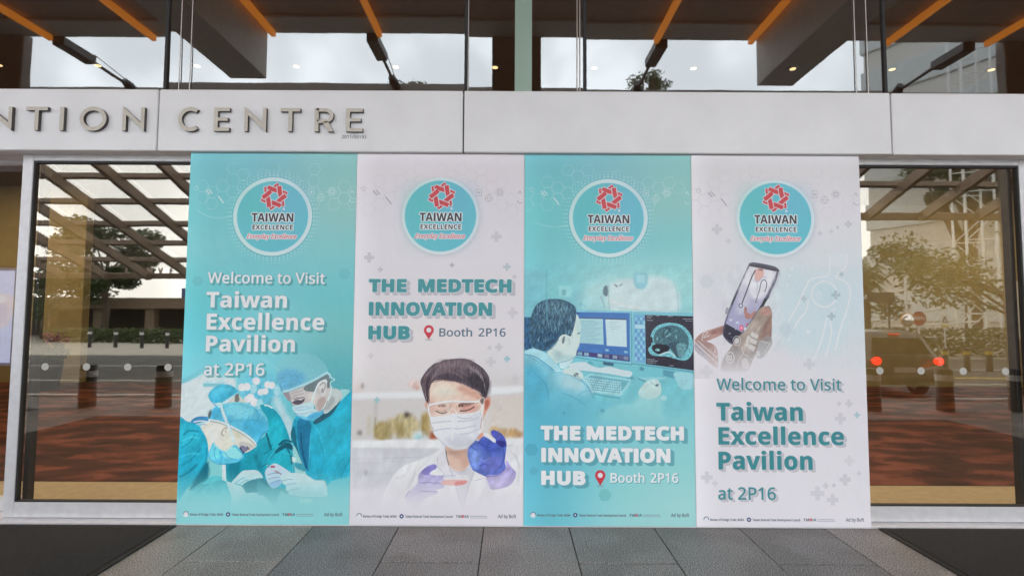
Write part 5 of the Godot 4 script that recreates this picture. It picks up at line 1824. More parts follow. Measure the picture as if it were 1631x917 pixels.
	hexes(H(176,174,182,0.34),2.0,[[15,236,1,7],[76,200,0,6],[76,341,0,6],[137,165,1,7],[137,236,4,10],[137,306,5,11],[198,200,0,2],[198,271,1,7],[259,165,5,11],[259,236,5,11],[320,130,4,10],[380,95,3,6],[380,165,3,9],[380,236,1,3],[441,200,3,7],[502,95,4,6],[502,165,1,3],[502,236,3,9],[563,130,4,10],[563,200,2,8],[624,95,3,9],[624,165,0,3],[624,236,0,6],[685,130,5,11],[685,200,3,9],[746,95,5,11],[746,165,2,8],[807,130,1,4],[807,200,3,9],[807,271,4,10],[868,165,4,10],[868,236,2,5],[868,306,1,7],[928,271,0,6],[928,341,2,8],[989,306,4,10]])
	ln([100,225,122,250],9,H(140,138,150,0.6),0.0,false)
	ln([116,220,138,245],7,H(140,138,150,0.6),0.0,false)
	ln([175,262,205,300],8,H(140,138,150,0.6),0.0,false)
	ln([170,256,210,306],2,H(140,138,150,0.6),0.0,false)
	ln([882.0,230.0,878.5,234.5,869.0,237.8,856.0,239.0,843.0,237.8,833.5,234.5,830.0,230.0,833.5,225.5,843.0,222.2,856.0,221.0,869.0,222.2,878.5,225.5,882.0,230.0],2.2,H(140,138,150,0.6))
	ln([869.0,252.5,863.4,251.8,855.8,245.2,848.2,234.5,842.8,222.6,840.8,212.8,843.0,207.5,848.6,208.2,856.2,214.8,863.8,225.5,869.2,237.4,871.2,247.2,869.0,252.5],2.2,H(140,138,150,0.6))
	ln([843.0,252.5,840.8,247.2,842.8,237.4,848.2,225.5,855.8,214.8,863.4,208.2,869.0,207.5,871.2,212.8,869.2,222.6,863.8,234.5,856.2,245.2,848.6,251.8,843.0,252.5],2.2,H(140,138,150,0.6))
	ln([812,265,810,273,805,280,798,285,790,287,781,285,774,280,769,273,768,265,769,256,774,249,781,244,790,243,798,244,805,249,810,256,812,265],2.2,H(140,138,150,0.6))
	ln([768,265,812,265],2,H(140,138,150,0.6),0.0,false)
	ln([790,243,780,265,790,287],2,H(140,138,150,0.6))
	ln([790,243,800,265,790,287],2,H(140,138,150,0.6))
	ln([715,212,745,212,745,252,715,252,715,212],2.5,H(140,138,150,0.6),0.0,false)
	plus(730,232,8,H(140,138,150,0.6))
	ln([365,200,365,212,352,238,380,238,367,212,367,200],2.2,H(140,138,150,0.6),0.0,false)
	ln([25,210,45,200,55,212,38,226,25,210],2.2,H(140,138,150,0.6))
	ln([965,238,975,222,985,240],4,H(140,138,150,0.6))
	ln([960,280,975,295,990,290],4,H(140,138,150,0.6))
	plus(82,623,29,H(182,180,188,0.68))
	plus(836,496,31,H(186,184,192,0.68))
	plus(150,694,16,H(176,174,182,0.68))
	plus(900,675,22,H(160,178,186,0.68))
	plus(574,666,13,H(150,150,160,0.68))
	plus(935,945,31,H(192,188,196,0.68))
	plus(855,1147,22,H(186,182,188,0.68))
	plus(800,1151,13,H(188,184,190,0.68))
	plus(903,1215,18,H(120,178,186,0.68))
	plus(808,1232,29,H(192,188,192,0.68))
	plus(103,1202,18,H(196,192,196,0.68))
	plus(145,1456,18,H(130,180,188,0.68))
	plus(945,734,14,H(184,182,190,0.68))
	el(504,381,238,234,H(178,182,190,0.6),12)
	el(502,373,231,231,H(206,215,221),2)
	el(502,373,213,213,H(95,182,196),0.0)
	el(405,351,63,111,H(84,180,172,0.8),60)
	el(603,344,59,111,H(112,168,204,0.9),60)
	emblem(508,253,74)
	tx("TAIWAN",379,627,355,404,700,H(212,222,230),6,[Vector2.ZERO],0)
	tx("TAIWAN",379,627,355,404,700,H(58,58,68),0.6,[Vector2.ZERO],0)
	tx("EXCELLENCE",384,626,424,452,700,H(212,222,230),5,[Vector2.ZERO],0)
	tx("EXCELLENCE",384,626,424,452,700,H(58,58,68),0,[Vector2.ZERO],0)
	tx("Everyday Excellence",349,644,480,507,401,H(212,222,230),4.5,[Vector2.ZERO],0.35)
	tx("Everyday Excellence",349,644,480,507,401,H(196,72,88),0.4,[Vector2.ZERO],0.35)
	tx("THE",87,304,754,824,700,H(176,173,182,0.9),5.6,trail(20.4,17,6),0,0)
	tx("THE",87,304,754,824,700,H(224,222,230),7.1,[Vector2.ZERO],0,0)
	tx("THE",87,304,754,824,700,H(66,140,148),4.6,[Vector2.ZERO],0,0)
	tx("MEDTECH",379,924,753,823,700,H(176,173,182,0.9),5.6,trail(20.4,17,6),0,0)
	tx("MEDTECH",379,924,753,823,700,H(224,222,230),7.1,[Vector2.ZERO],0,0)
	tx("MEDTECH",379,924,753,823,700,H(66,140,148),4.6,[Vector2.ZERO],0,0)
	tx("INNOVATION",91,809,890,961,700,H(176,173,182,0.9),5.6,trail(20.4,17,6),0,0)
	tx("INNOVATION",91,809,890,961,700,H(224,222,230),7.1,[Vector2.ZERO],0,0)
	tx("INNOVATION",91,809,890,961,700,H(66,140,148),4.6,[Vector2.ZERO],0,0)
	tx("HUB",91,327,1030,1100,700,H(176,173,182,0.9),5.6,trail(20.4,17,6),0,0)
	tx("HUB",91,327,1030,1100,700,H(224,222,230),7.1,[Vector2.ZERO],0,0)
	tx("HUB",91,327,1030,1100,700,H(66,140,148),4.6,[Vector2.ZERO],0,0)
	pin(442,1020,1103,29)
	tx("Booth",505,696,1039,1085,400,H(84,104,124),1.0,[Vector2.ZERO],0,0)
	tx("2P16",736,893,1038,1084,400,H(84,104,124),1.0,[Vector2.ZERO],0,0)
	el(55,2116,16,16,H(212,210,218),0.0)
	ln([41,2115,45,2106,55,2101,66,2106,70,2117],4,H(90,96,120))
	tx("Bureau of Foreign Trade, MOEA",79,272,2111,2123,400,H(95,100,112),0.5)
	for i in 8:
		el(300+9*cos(TAU*i/8),2116+9*sin(TAU*i/8),4,4,H(45,58,100),0.0)
	el(300,2116,9,9,H(45,58,100),0.0)
	el(300,2116,5,5,H(212,210,218),0.0)
	tx("Taiwan External Trade Development Council",321,593,2111,2123,400,H(95,100,112),0.5)
	tx("TM",613,645,2108,2123,700,H(70,70,84))
	tx("B",648,663,2108,2123,700,H(175,60,80),0.2)
	tx("IA",666,688,2108,2123,700,H(60,100,110))
	ln([694,2123,795,2123],2,H(130,134,146),0.0,false)
	for i in 16:
		sg([696+i*6,2112,700+i*6,2112,700+i*6,2116,696+i*6,2116],H(120,124,138))
	tx("Ad by Boft",856,960,2105,2123,400,H(88,92,104),0.4)

func print_computer() -> void:
	field([[H(112,184,194),H(122,182,193),H(134,188,190)],[H(108,188,194),H(116,184,196),H(136,190,190)],[H(112,188,195),H(118,190,198),H(124,190,195)],[H(118,190,200),H(150,204,208),H(150,204,206)],[H(112,182,196),H(140,196,204),H(140,198,204)],[H(110,180,196),H(120,190,200),H(120,188,198)],[H(92,176,196),H(124,192,202),H(132,194,200)],[H(86,168,192),H(118,188,200),H(128,192,198)],[H(96,174,194),H(126,192,200),H(140,196,198)],[H(100,178,196),H(134,194,200),H(148,198,200)]],-22,2194)
	sg([-1,697,131,697,132,976,0,977],H(120,186,200,0.8),13.1)
	sm([132,753,206,734,262,836,225,874,132,856],H(128,200,204,0.7),15.0)
	sg([206,790,281,790,281,855,206,855],H(150,206,210,0.8),5.6)
	el(236,829,13.1,18.7,H(108,172,184,0.8),4.7)
	sm([374,789,467,751,561,760,541,919,429,929,336,920],H(172,212,216,0.8),16.8)
	sm([505,779,636,741,804,731,896,777,913,936,652,939,504,928],H(194,214,219),13.1)
	sm([654,713,729,713,730,778,710,804,672,804,654,778],H(132,190,204,0.9),5.6)
	sg([668,722,718,722,717,769,668,769],H(160,206,216),3.7)
	sm([472,798,493,788,497,835,486,850,469,835],H(88,110,122,0.9),4.7)
	ln([454,854,467,882,478,915],5.6,H(130,160,170,0.8),2.8)
	ln([538,781,553,792],8.4,H(90,110,120,0.8),2.8)
	ln([565,788,584,777],5.6,H(90,120,130,0.8),2.8)
	ln([504,872,578,900,699,923],11.2,H(214,220,228,0.7),5.6)
	el(336,896,9.4,15.0,H(110,178,190,0.6),4.7)
	sg([1,1304,303,1216,1001,1267,996,1578,2,1582],H(112,186,198,0.9),15.0)
	sg([301,931,636,937,635,1249,300,1208],H(124,190,208),0.9)
	sg([310,944,625,948,624,1234,306,1198],H(64,112,178),0.9)
	sg([322,978,466,980,470,1135,328,1126],H(164,204,212),0.9)
	sg([480,982,605,984,607,1148,488,1141],H(190,214,224),0.9)
	ln([322,979,466,981],5.6,H(70,80,110),0.9)
	ln([480,983,605,986],5.6,H(60,66,90),0.9)
	ln([334,996,355,996,420,997],2.8,H(120,168,184,0.8),0.9,false)
	ln([334,1004,355,1004,459,1005],2.8,H(120,168,184,0.8),0.9,false)
	ln([334,1012,355,1012,446,1013],2.8,H(120,168,184,0.8),0.9,false)
	ln([334,1020,355,1020,433,1022],2.8,H(120,168,184,0.8),0.9,false)
	ln([334,1028,355,1028,420,1030],2.8,H(120,168,184,0.8),0.9,false)
	ln([334,1036,355,1036,459,1038],2.8,H(120,168,184,0.8),0.9,false)
	ln([334,1044,355,1044,446,1046],2.8,H(120,168,184,0.8),0.9,false)
	ln([334,1052,355,1052,433,1054],2.8,H(120,168,184,0.8),0.9,false)
	ln([334,1060,355,1060,419,1062],2.8,H(120,168,184,0.8),0.9,false)
	ln([334,1068,355,1068,458,1070],2.8,H(120,168,184,0.8),0.9,false)
	ln([334,1075,355,1076,445,1079],2.8,H(120,168,184,0.8),0.9,false)
	ln([334,1083,354,1084,432,1087],2.8,H(120,168,184,0.8),0.9,false)
	ln([334,1091,354,1092,419,1095],2.8,H(120,168,184,0.8),0.9,false)
	ln([334,1099,354,1100,458,1103],2.8,H(120,168,184,0.8),0.9,false)
	ln([334,1107,354,1108,445,1111],2.8,H(120,168,184,0.8),0.9,false)
	ln([334,1115,354,1116,432,1119],2.8,H(120,168,184,0.8),0.9,false)
	ln([334,1123,354,1123,419,1128],2.8,H(120,168,184,0.8),0.9,false)
	ln([505,1002,552,1003],2.8,H(150,178,192,0.9),0.9,false)
	ln([509,1015,540,1016],2.8,H(150,178,192,0.9),0.9,false)
	ln([505,1028,568,1029],2.8,H(150,178,192,0.9),0.9,false)
	ln([507,1041,551,1042],2.8,H(150,178,192,0.9),0.9,false)
	sg([308,1173,622,1201,623,1233,307,1198],H(66,62,118),0.9)
	sg([315,1178,343,1180,343,1199,315,1195],H(130,180,195,0.85),1.4)
	sg([354,1181,382,1184,382,1202,354,1199],H(150,190,200,0.85),1.4)
	sg([434,1188,462,1191,461,1210,434,1206],H(170,200,206,0.85),1.4)
	sg([474,1192,502,1194,502,1214,474,1210],H(120,130,150,0.85),1.4)
	sg([523,1196,550,1199,550,1218,522,1215],H(150,170,180,0.85),1.4)
	sg([558,1199,585,1202,585,1222,558,1218],H(90,100,130,0.85),1.4)
	sg([587,1202,615,1204,615,1225,587,1221],H(130,150,170,0.85),1.4)
	sg([480,1160,499,1161,499,1174,480,1173],H(140,180,205),0.9)
	sg([591,1170,612,1172,611,1185,591,1183],H(130,180,200),0.9)
	sg([641,939,1015,946,1010,1291,639,1244],H(120,186,202),0.9)
	sg([652,955,719,958,720,1245,650,1234],H(108,168,204),0.9)
	sg([716,959,1011,966,1006,1284,719,1247],H(46,42,58),0.9)
	sg([657,974,669,974,669,990,657,989],H(140,190,215,0.9),1.1)
	sg([672,974,684,974,684,990,672,989],H(90,150,192,0.9),1.1)
	sg([687,974,700,974,699,989,687,989],H(150,200,215,0.9),1.1)
	sg([703,974,715,974,715,989,703,989],H(110,130,190,0.9),1.1)
	sg([657,998,669,998,669,1013,656,1013],H(110,130,190,0.9),1.1)
	sg([672,997,684,998,684,1013,672,1013],H(140,190,215,0.9),1.1)
	sg([687,997,699,998,699,1013,687,1013],H(90,150,192,0.9),1.1)
	sg([703,997,715,998,715,1013,702,1013],H(150,200,215,0.9),1.1)
	sg([656,1021,668,1022,668,1037,656,1036],H(150,200,215,0.9),1.1)
	sg([672,1021,684,1021,684,1037,672,1036],H(110,130,190,0.9),1.1)
	sg([687,1021,699,1021,699,1037,687,1036],H(140,190,215,0.9),1.1)
	sg([702,1021,714,1021,714,1037,702,1036],H(90,150,192,0.9),1.1)
	sg([656,1045,668,1045,668,1060,656,1060],H(90,150,192,0.9),1.1)
	sg([672,1045,684,1045,683,1060,671,1060],H(150,200,215,0.9),1.1)
	sg([687,1045,699,1045,699,1060,687,1060],H(110,130,190,0.9),1.1)
	sg([702,1045,714,1045,714,1060,702,1060],H(140,190,215,0.9),1.1)
	sg([656,1068,668,1069,668,1084,656,1084],H(140,190,215,0.9),1.1)
	sg([671,1068,683,1069,683,1084,671,1084],H(90,150,192,0.9),1.1)
	sg([687,1068,699,1069,699,1084,686,1083],H(150,200,215,0.9),1.1)
	sg([702,1068,714,1069,714,1084,702,1083],H(110,130,190,0.9),1.1)
	sg([656,1092,668,1092,668,1108,656,1107],H(110,130,190,0.9),1.1)
	sg([671,1092,683,1092,683,1107,671,1107],H(140,190,215,0.9),1.1)
	sg([686,1092,698,1092,698,1107,686,1107],H(90,150,192,0.9),1.1)
	sg([702,1092,714,1092,714,1107,702,1107],H(150,200,215,0.9),1.1)
	sg([656,1115,668,1116,668,1131,655,1131],H(150,200,215,0.9),1.1)
	sg([671,1115,683,1116,683,1131,671,1131],H(110,130,190,0.9),1.1)
	sg([686,1115,698,1116,698,1131,686,1131],H(140,190,215,0.9),1.1)
	sg([701,1115,714,1116,713,1131,701,1130],H(90,150,192,0.9),1.1)
	sg([655,1139,667,1139,667,1155,655,1154],H(90,150,192,0.9),1.1)
	sg([671,1139,683,1139,683,1155,671,1154],H(150,200,215,0.9),1.1)
	sg([686,1139,698,1139,698,1154,686,1154],H(110,130,190,0.9),1.1)
	sg([701,1139,713,1139,713,1154,701,1154],H(140,190,215,0.9),1.1)
	sg([655,1162,667,1163,667,1178,655,1178],H(140,190,215,0.9),1.1)
	sg([670,1162,683,1163,682,1178,670,1178],H(90,150,192,0.9),1.1)
	sg([686,1162,698,1163,698,1178,686,1178],H(150,200,215,0.9),1.1)
	sg([701,1162,713,1163,713,1178,701,1177],H(110,130,190,0.9),1.1)
	sg([655,1186,667,1186,667,1202,655,1201],H(110,130,190,0.9),1.1)
	sg([670,1186,682,1186,682,1201,670,1201],H(140,190,215,0.9),1.1)
	sg([686,1186,698,1186,697,1201,685,1201],H(90,150,192,0.9),1.1)
	sg([701,1186,713,1186,713,1201,701,1201],H(150,200,215,0.9),1.1)
	sg([655,1209,667,1210,667,1225,655,1225],H(150,200,215,0.9),1.1)
	sg([670,1209,682,1210,682,1225,670,1225],H(110,130,190,0.9),1.1)
	sg([685,1209,697,1210,697,1225,685,1224],H(140,190,215,0.9),1.1)
	sg([701,1209,713,1210,712,1225,700,1224],H(90,150,192,0.9),1.1)
	sg([656,1016,713,1017,714,1040,655,1039],H(170,205,222),0.9)
	ln([727,966,760,967],3.7,H(170,180,190,0.8),0.9,false)
	ln([727,975,751,976],3.7,H(170,180,190,0.8),0.9,false)
	ln([781,964,801,965],3.7,H(170,180,190,0.8),0.9,false)
	ln([726,990,762,991],3.7,H(170,180,190,0.8),0.9,false)
	ln([852,966,880,966],3.7,H(170,180,190,0.8),0.9,false)
	ln([940,982,1001,982],3.7,H(170,180,190,0.8),0.9,false)
	ln([954,993,996,994],3.7,H(170,180,190,0.8),0.9,false)
	ln([724,1219,770,1220],3.7,H(170,180,190,0.8),0.9,false)
	ln([724,1228,789,1229],3.7,H(170,180,190,0.8),0.9,false)
	ln([724,1239,779,1240],3.7,H(170,180,190,0.8),0.9,false)
	ln([858,1255,881,1256],3.7,H(170,180,190,0.8),0.9,false)
	sm([746,1099,757,1057,791,1021,856,1004,930,1017,978,1061,999,1120,991,1187,955,1224,900,1218,845,1204,771,1199,745,1188,732,1158,751,1134],H(112,180,192),1.4)
	sm([765,1105,778,1057,819,1031,875,1019,930,1037,967,1083,971,1141,947,1187,909,1213,875,1169,827,1130,782,1132],H(64,104,116),1.9)
	ln([819,1107,808,1115,796,1107],4.7,H(40,52,66,0.75),1.4)
	ln([892,1087,894,1089,870,1083],4.7,H(134,190,198,0.75),1.4)
	ln([855,1056,862,1049,843,1043],4.7,H(40,52,66,0.75),1.4)
	ln([787,1096,790,1102,781,1104],4.7,H(134,190,198,0.75),1.4)
	ln([910,1118,915,1123,906,1105],4.7,H(40,52,66,0.75),1.4)
	ln([867,1127,861,1134,853,1140],4.7,H(134,190,198,0.75),1.4)
	ln([887,1087,883,1087,864,1085],4.7,H(40,52,66,0.75),1.4)
	ln([896,1086,899,1077,900,1099],4.7,H(134,190,198,0.75),1.4)
	ln([874,1103,862,1104,851,1090],4.7,H(40,52,66,0.75),1.4)
	ln([787,1100,785,1097,794,1086],4.7,H(134,190,198,0.75),1.4)
	ln([840,1085,843,1095,818,1087],4.7,H(40,52,66,0.75),1.4)
	ln([845,1082,838,1093,869,1070],4.7,H(134,190,198,0.75),1.4)
	ln([849,1037,841,1040,827,1033],4.7,H(40,52,66,0.75),1.4)
	ln([841,1054,849,1045,834,1066],4.7,H(134,190,198,0.75),1.4)
	ln([821,1076,818,1087,825,1060],4.7,H(40,52,66,0.75),1.4)
	ln([888,1062,886,1056,885,1057],4.7,H(134,190,198,0.75),1.4)
	ln([931,1125,919,1131,908,1134],4.7,H(40,52,66,0.75),1.4)
	ln([894,1055,900,1049,906,1052],4.7,H(134,190,198,0.75),1.4)
	ln([881,1161,878,1158,899,1156],4.7,H(40,52,66,0.75),1.4)
	ln([854,1075,864,1069,832,1091],4.7,H(134,190,198,0.75),1.4)
	ln([911,1153,925,1155,888,1139],4.7,H(40,52,66,0.75),1.4)
	ln([885,1137,889,1147,879,1125],4.7,H(134,190,198,0.75),1.4)
	ln([842,1089,829,1090,851,1074],4.7,H(40,52,66,0.75),1.4)
	ln([801,1115,809,1112,820,1103],4.7,H(134,190,198,0.75),1.4)
	ln([856,1042,867,1042,836,1027],4.7,H(40,52,66,0.75),1.4)
	ln([836,1093,840,1084,849,1084],4.7,H(134,190,198,0.75),1.4)
	sm([850,1130,901,1121,938,1157,909,1205,880,1176],H(50,76,90),2.8)
	sm([901,1130,957,1130,947,1185,914,1204],H(110,160,170,0.8),3.7)
	sm([756,1144,790,1129,850,1138,854,1167,808,1189,769,1177],H(30,28,42),1.9)
	el(788,1164,15.0,8.4,H(130,180,186),1.9)
	sm([744,1094,755,1089,760,1117,749,1121],H(34,32,46),1.9)
	ln([798,1195,854,1176,891,1202],8.4,H(180,210,214),1.9)
	sg([377,1232,400,1232,409,1252,372,1248],H(90,160,180),2.8)
	sg([467,1235,528,1242,528,1259,467,1252],H(60,90,120),1.9)
	sg([820,1279,890,1291,889,1332,820,1314],H(86,148,170),2.8)
	sm([885,1296,991,1304,994,1387,925,1389,894,1341],H(150,200,210),4.7)
	sg([682,1264,705,1267,705,1287,682,1284],H(80,140,160),2.8)
	sm([671,1328,815,1323,834,1332,714,1347],H(140,196,206),3.7)
	ln([672,1333,714,1348],5.6,H(60,120,140),2.8)
	sm([262,1253,308,1239,363,1238,400,1259,446,1270,502,1263,576,1281,631,1291,636,1310,612,1323,502,1305,372,1289,289,1282],H(194,211,219),1.4)
	ln([289,1284,382,1298,502,1314,612,1334,636,1317],7.5,H(110,176,190),2.8)
	ln([594,1334,631,1333,638,1324],9.4,H(70,140,160),2.8)
	sg([335,1335,391,1303,632,1335,623,1370,567,1440,381,1410],H(146,198,208),1.9)
	sg([349,1344,391,1314,621,1346,561,1423,381,1399],H(104,170,186),1.9)
	sg([358,1326,369,1327,367,1335,356,1333],H(160,200,210,0.9),0.6)
	sg([373,1327,383,1329,381,1336,371,1335],H(184,212,218,0.9),0.6)
	sg([387,1329,397,1331,396,1338,385,1337],H(184,212,218,0.9),0.6)
	sg([402,1331,412,1332,410,1340,400,1339],H(184,212,218,0.9),0.6)
	sg([416,1333,426,1334,424,1342,414,1340],H(184,212,218,0.9),0.6)
	sg([431,1334,441,1336,439,1344,429,1342],H(160,200,210,0.9),0.6)
	sg([445,1336,455,1338,453,1345,443,1344],H(184,212,218,0.9),0.6)
	sg([460,1338,470,1339,468,1347,458,1346],H(184,212,218,0.9),0.6)
	sg([474,1340,484,1341,482,1349,472,1347],H(184,212,218,0.9),0.6)
	sg([488,1341,499,1343,497,1351,487,1349],H(184,212,218,0.9),0.6)
	sg([503,1343,513,1345,511,1352,501,1351],H(160,200,210,0.9),0.6)
	sg([517,1345,527,1346,526,1354,515,1353],H(184,212,218,0.9),0.6)
	sg([532,1347,542,1348,540,1356,530,1354],H(184,212,218,0.9),0.6)
	sg([546,1348,556,1350,554,1358,544,1356],H(184,212,218,0.9),0.6)
	sg([561,1350,571,1352,569,1359,559,1358],H(184,212,218,0.9),0.6)
	sg([366,1340,376,1342,374,1349,364,1348],H(184,212,218,0.9),0.6)
	sg([380,1342,390,1343,388,1351,378,1350],H(184,212,218,0.9),0.6)
	sg([394,1344,404,1345,402,1353,392,1351],H(184,212,218,0.9),0.6)
	sg([408,1345,418,1347,416,1354,406,1353],H(184,212,218,0.9),0.6)
	sg([422,1347,432,1348,430,1356,420,1355],H(160,200,210,0.9),0.6)
	sg([436,1349,446,1350,444,1358,434,1356],H(184,212,218,0.9),0.6)
	sg([450,1350,460,1352,458,1359,448,1358],H(184,212,218,0.9),0.6)
	sg([464,1352,474,1353,473,1361,462,1360],H(184,212,218,0.9),0.6)
	sg([478,1354,488,1355,487,1363,476,1361],H(184,212,218,0.9),0.6)
	sg([492,1355,503,1357,501,1364,491,1363],H(160,200,210,0.9),0.6)
	sg([506,1357,517,1358,515,1366,505,1365],H(184,212,218,0.9),0.6)
	sg([521,1359,531,1360,529,1368,519,1366],H(184,212,218,0.9),0.6)
	sg([535,1360,545,1362,543,1369,533,1368],H(184,212,218,0.9),0.6)
	sg([549,1362,559,1363,557,1371,547,1370],H(184,212,218,0.9),0.6)
	sg([563,1364,573,1365,571,1373,561,1371],H(160,200,210,0.9),0.6)
	sg([373,1355,383,1356,381,1364,371,1363],H(184,212,218,0.9),0.6)
	sg([387,1356,397,1358,395,1365,385,1364],H(184,212,218,0.9),0.6)
	sg([400,1358,411,1359,409,1367,399,1366],H(184,212,218,0.9),0.6)
	sg([414,1360,424,1361,422,1369,412,1367],H(160,200,210,0.9),0.6)
	sg([428,1361,438,1363,436,1370,426,1369],H(184,212,218,0.9),0.6)
	sg([442,1363,452,1364,450,1372,440,1370],H(184,212,218,0.9),0.6)
	sg([455,1364,465,1366,464,1373,453,1372],H(184,212,218,0.9),0.6)
	sg([469,1366,479,1367,477,1375,467,1374],H(184,212,218,0.9),0.6)
	sg([483,1367,493,1369,491,1377,481,1375],H(160,200,210,0.9),0.6)
	sg([496,1369,507,1370,505,1378,495,1377],H(184,212,218,0.9),0.6)
	sg([510,1371,520,1372,518,1380,508,1378],H(184,212,218,0.9),0.6)
	sg([524,1372,534,1374,532,1381,522,1380],H(184,212,218,0.9),0.6)
	sg([538,1374,548,1375,546,1383,536,1382],H(184,212,218,0.9),0.6)
	sg([551,1375,561,1377,559,1384,549,1383],H(160,200,210,0.9),0.6)
	sg([565,1377,575,1378,573,1386,563,1385],H(184,212,218,0.9),0.6)
	sg([377,1369,387,1371,385,1379,375,1377],H(184,212,218,0.9),0.6)
	sg([390,1371,400,1372,398,1380,388,1379],H(184,212,218,0.9),0.6)
	sg([403,1372,413,1374,412,1381,401,1380],H(160,200,210,0.9),0.6)
	sg([417,1374,427,1375,425,1383,415,1382],H(184,212,218,0.9),0.6)
	sg([430,1375,440,1377,438,1384,428,1383],H(184,212,218,0.9),0.6)
	sg([443,1377,453,1378,452,1386,441,1385],H(184,212,218,0.9),0.6)
	sg([457,1378,467,1380,465,1387,455,1386],H(184,212,218,0.9),0.6)
	sg([470,1380,480,1381,478,1389,468,1388],H(160,200,210,0.9),0.6)
	sg([483,1381,493,1383,492,1390,481,1389],H(184,212,218,0.9),0.6)
	sg([497,1383,507,1384,505,1392,495,1391],H(184,212,218,0.9),0.6)
	sg([510,1384,520,1386,518,1393,508,1392],H(184,212,218,0.9),0.6)
	sg([523,1386,533,1387,532,1395,521,1394],H(184,212,218,0.9),0.6)
	sg([537,1387,547,1389,545,1396,535,1395],H(160,200,210,0.9),0.6)
	sg([550,1389,560,1390,558,1398,548,1397],H(184,212,218,0.9),0.6)
	sg([563,1390,573,1392,572,1399,561,1398],H(184,212,218,0.9),0.6)
	sg([384,1384,394,1385,392,1393,382,1392],H(184,212,218,0.9),0.6)
	sg([397,1385,407,1387,405,1394,395,1393],H(160,200,210,0.9),0.6)
	sg([410,1387,420,1388,418,1396,408,1395],H(184,212,218,0.9),0.6)
	sg([423,1388,433,1390,431,1397,421,1396],H(184,212,218,0.9),0.6)
	sg([436,1390,446,1391,444,1399,434,1397],H(184,212,218,0.9),0.6)
	sg([449,1391,459,1392,457,1400,447,1399],H(184,212,218,0.9),0.6)
	sg([462,1392,472,1394,470,1401,460,1400],H(160,200,210,0.9),0.6)
	sg([475,1394,485,1395,483,1403,473,1402],H(184,212,218,0.9),0.6)
	sg([488,1395,498,1397,496,1404,486,1403],H(184,212,218,0.9),0.6)
	sg([501,1397,511,1398,509,1406,499,1404],H(184,212,218,0.9),0.6)
	sg([514,1398,524,1399,522,1407,512,1406],H(184,212,218,0.9),0.6)
	sg([527,1399,537,1401,535,1408,525,1407],H(160,200,210,0.9),0.6)
	sg([540,1401,550,1402,548,1410,538,1409],H(184,212,218,0.9),0.6)
	sg([553,1402,563,1404,561,1411,551,1410],H(184,212,218,0.9),0.6)
	sg([565,1404,576,1405,574,1413,564,1411],H(184,212,218,0.9),0.6)
	sg([391,1399,401,1400,400,1408,389,1406],H(160,200,210,0.9),0.6)
	sg([404,1400,414,1401,412,1409,402,1408],H(184,212,218,0.9),0.6)
	sg([417,1401,427,1403,425,1410,415,1409],H(184,212,218,0.9),0.6)
	sg([429,1403,439,1404,437,1412,427,1410],H(184,212,218,0.9),0.6)
	sg([442,1404,452,1405,450,1413,440,1412],H(184,212,218,0.9),0.6)
	sg([454,1405,464,1407,463,1414,452,1413],H(160,200,210,0.9),0.6)
	sg([467,1406,477,1408,475,1416,465,1414],H(184,212,218,0.9),0.6)
	sg([479,1408,490,1409,488,1417,478,1416],H(184,212,218,0.9),0.6)
	sg([492,1409,502,1410,500,1418,490,1417],H(184,212,218,0.9),0.6)
	sg([505,1410,515,1412,513,1419,503,1418],H(184,212,218,0.9),0.6)
	sg([517,1412,527,1413,525,1421,515,1419],H(160,200,210,0.9),0.6)
	sg([530,1413,540,1414,538,1422,528,1421],H(184,212,218,0.9),0.6)
	sg([542,1414,553,1416,551,1423,541,1422],H(184,212,218,0.9),0.6)
	sg([555,1416,565,1417,563,1425,553,1423],H(184,212,218,0.9),0.6)
	sg([568,1417,578,1418,576,1426,566,1425],H(184,212,218,0.9),0.6)
	ln([381,1413,482,1435,565,1445],6.6,H(70,146,166),2.8)
	sg([-2,975,48,977,48,1164,-2,1188],H(46,90,130),3.3)
	sm([296,970,313,958,329,998,336,1040,325,1064,333,1092,328,1130,312,1170,302,1204,261,1228,217,1236,177,1247,137,1211,145,1163,185,1131,201,1099,233,1076,274,1082,294,1034],H(198,215,214),1.2)
	sm([177,1163,217,1187,290,1210,225,1235,185,1227],H(170,200,204),8.1)
	sm([306,986,326,1002,330,1050,314,1082],H(184,208,210),6.5)
	sm([30,1015,40,971,70,904,128,872,193,867,251,879,300,911,309,958,296,1028,275,1086,254,1076,225,1078,203,1105,180,1137,148,1168,97,1170,60,1157,38,1125,30,1075],H(58,92,116),1.6)
	sm([56,1075,145,1051,225,1058,193,1107,145,1163,80,1163],H(46,82,112),11.4)
	sm([104,906,193,881,266,913,250,970,161,970],H(74,112,132),11.4)
	ln([167,992,173,1001,165,1013],2.8,H(128,172,190,0.8),0.7)
	ln([111,1003,113,1013,116,1021],2.8,H(128,172,190,0.8),0.7)
	ln([91,1072,94,1081,79,1099],2.8,H(24,50,72,0.8),0.7)
	ln([209,1002,206,1012,197,1024],2.8,H(128,172,190,0.8),0.7)
	ln([112,941,107,951,109,962],2.8,H(24,50,72,0.8),0.7)
	ln([181,1007,182,1016,183,1028],2.8,H(128,172,190,0.8),0.7)
	ln([281,1073,286,1083,284,1093],2.8,H(128,172,190,0.8),0.7)
	ln([133,902,136,911,129,927],2.8,H(128,172,190,0.8),0.7)
	ln([273,1045,268,1055,265,1072],2.8,H(128,172,190,0.8),0.7)
	ln([278,960,274,970,279,985],2.8,H(128,172,190,0.8),0.7)
	ln([90,962,96,972,94,980],2.8,H(128,172,190,0.8),0.7)
	ln([93,900,97,909,84,922],2.8,H(128,172,190,0.8),0.7)
	ln([112,1054,109,1063,114,1071],2.8,H(128,172,190,0.8),0.7)
	ln([117,948,123,957,122,967],2.8,H(24,50,72,0.8),0.7)
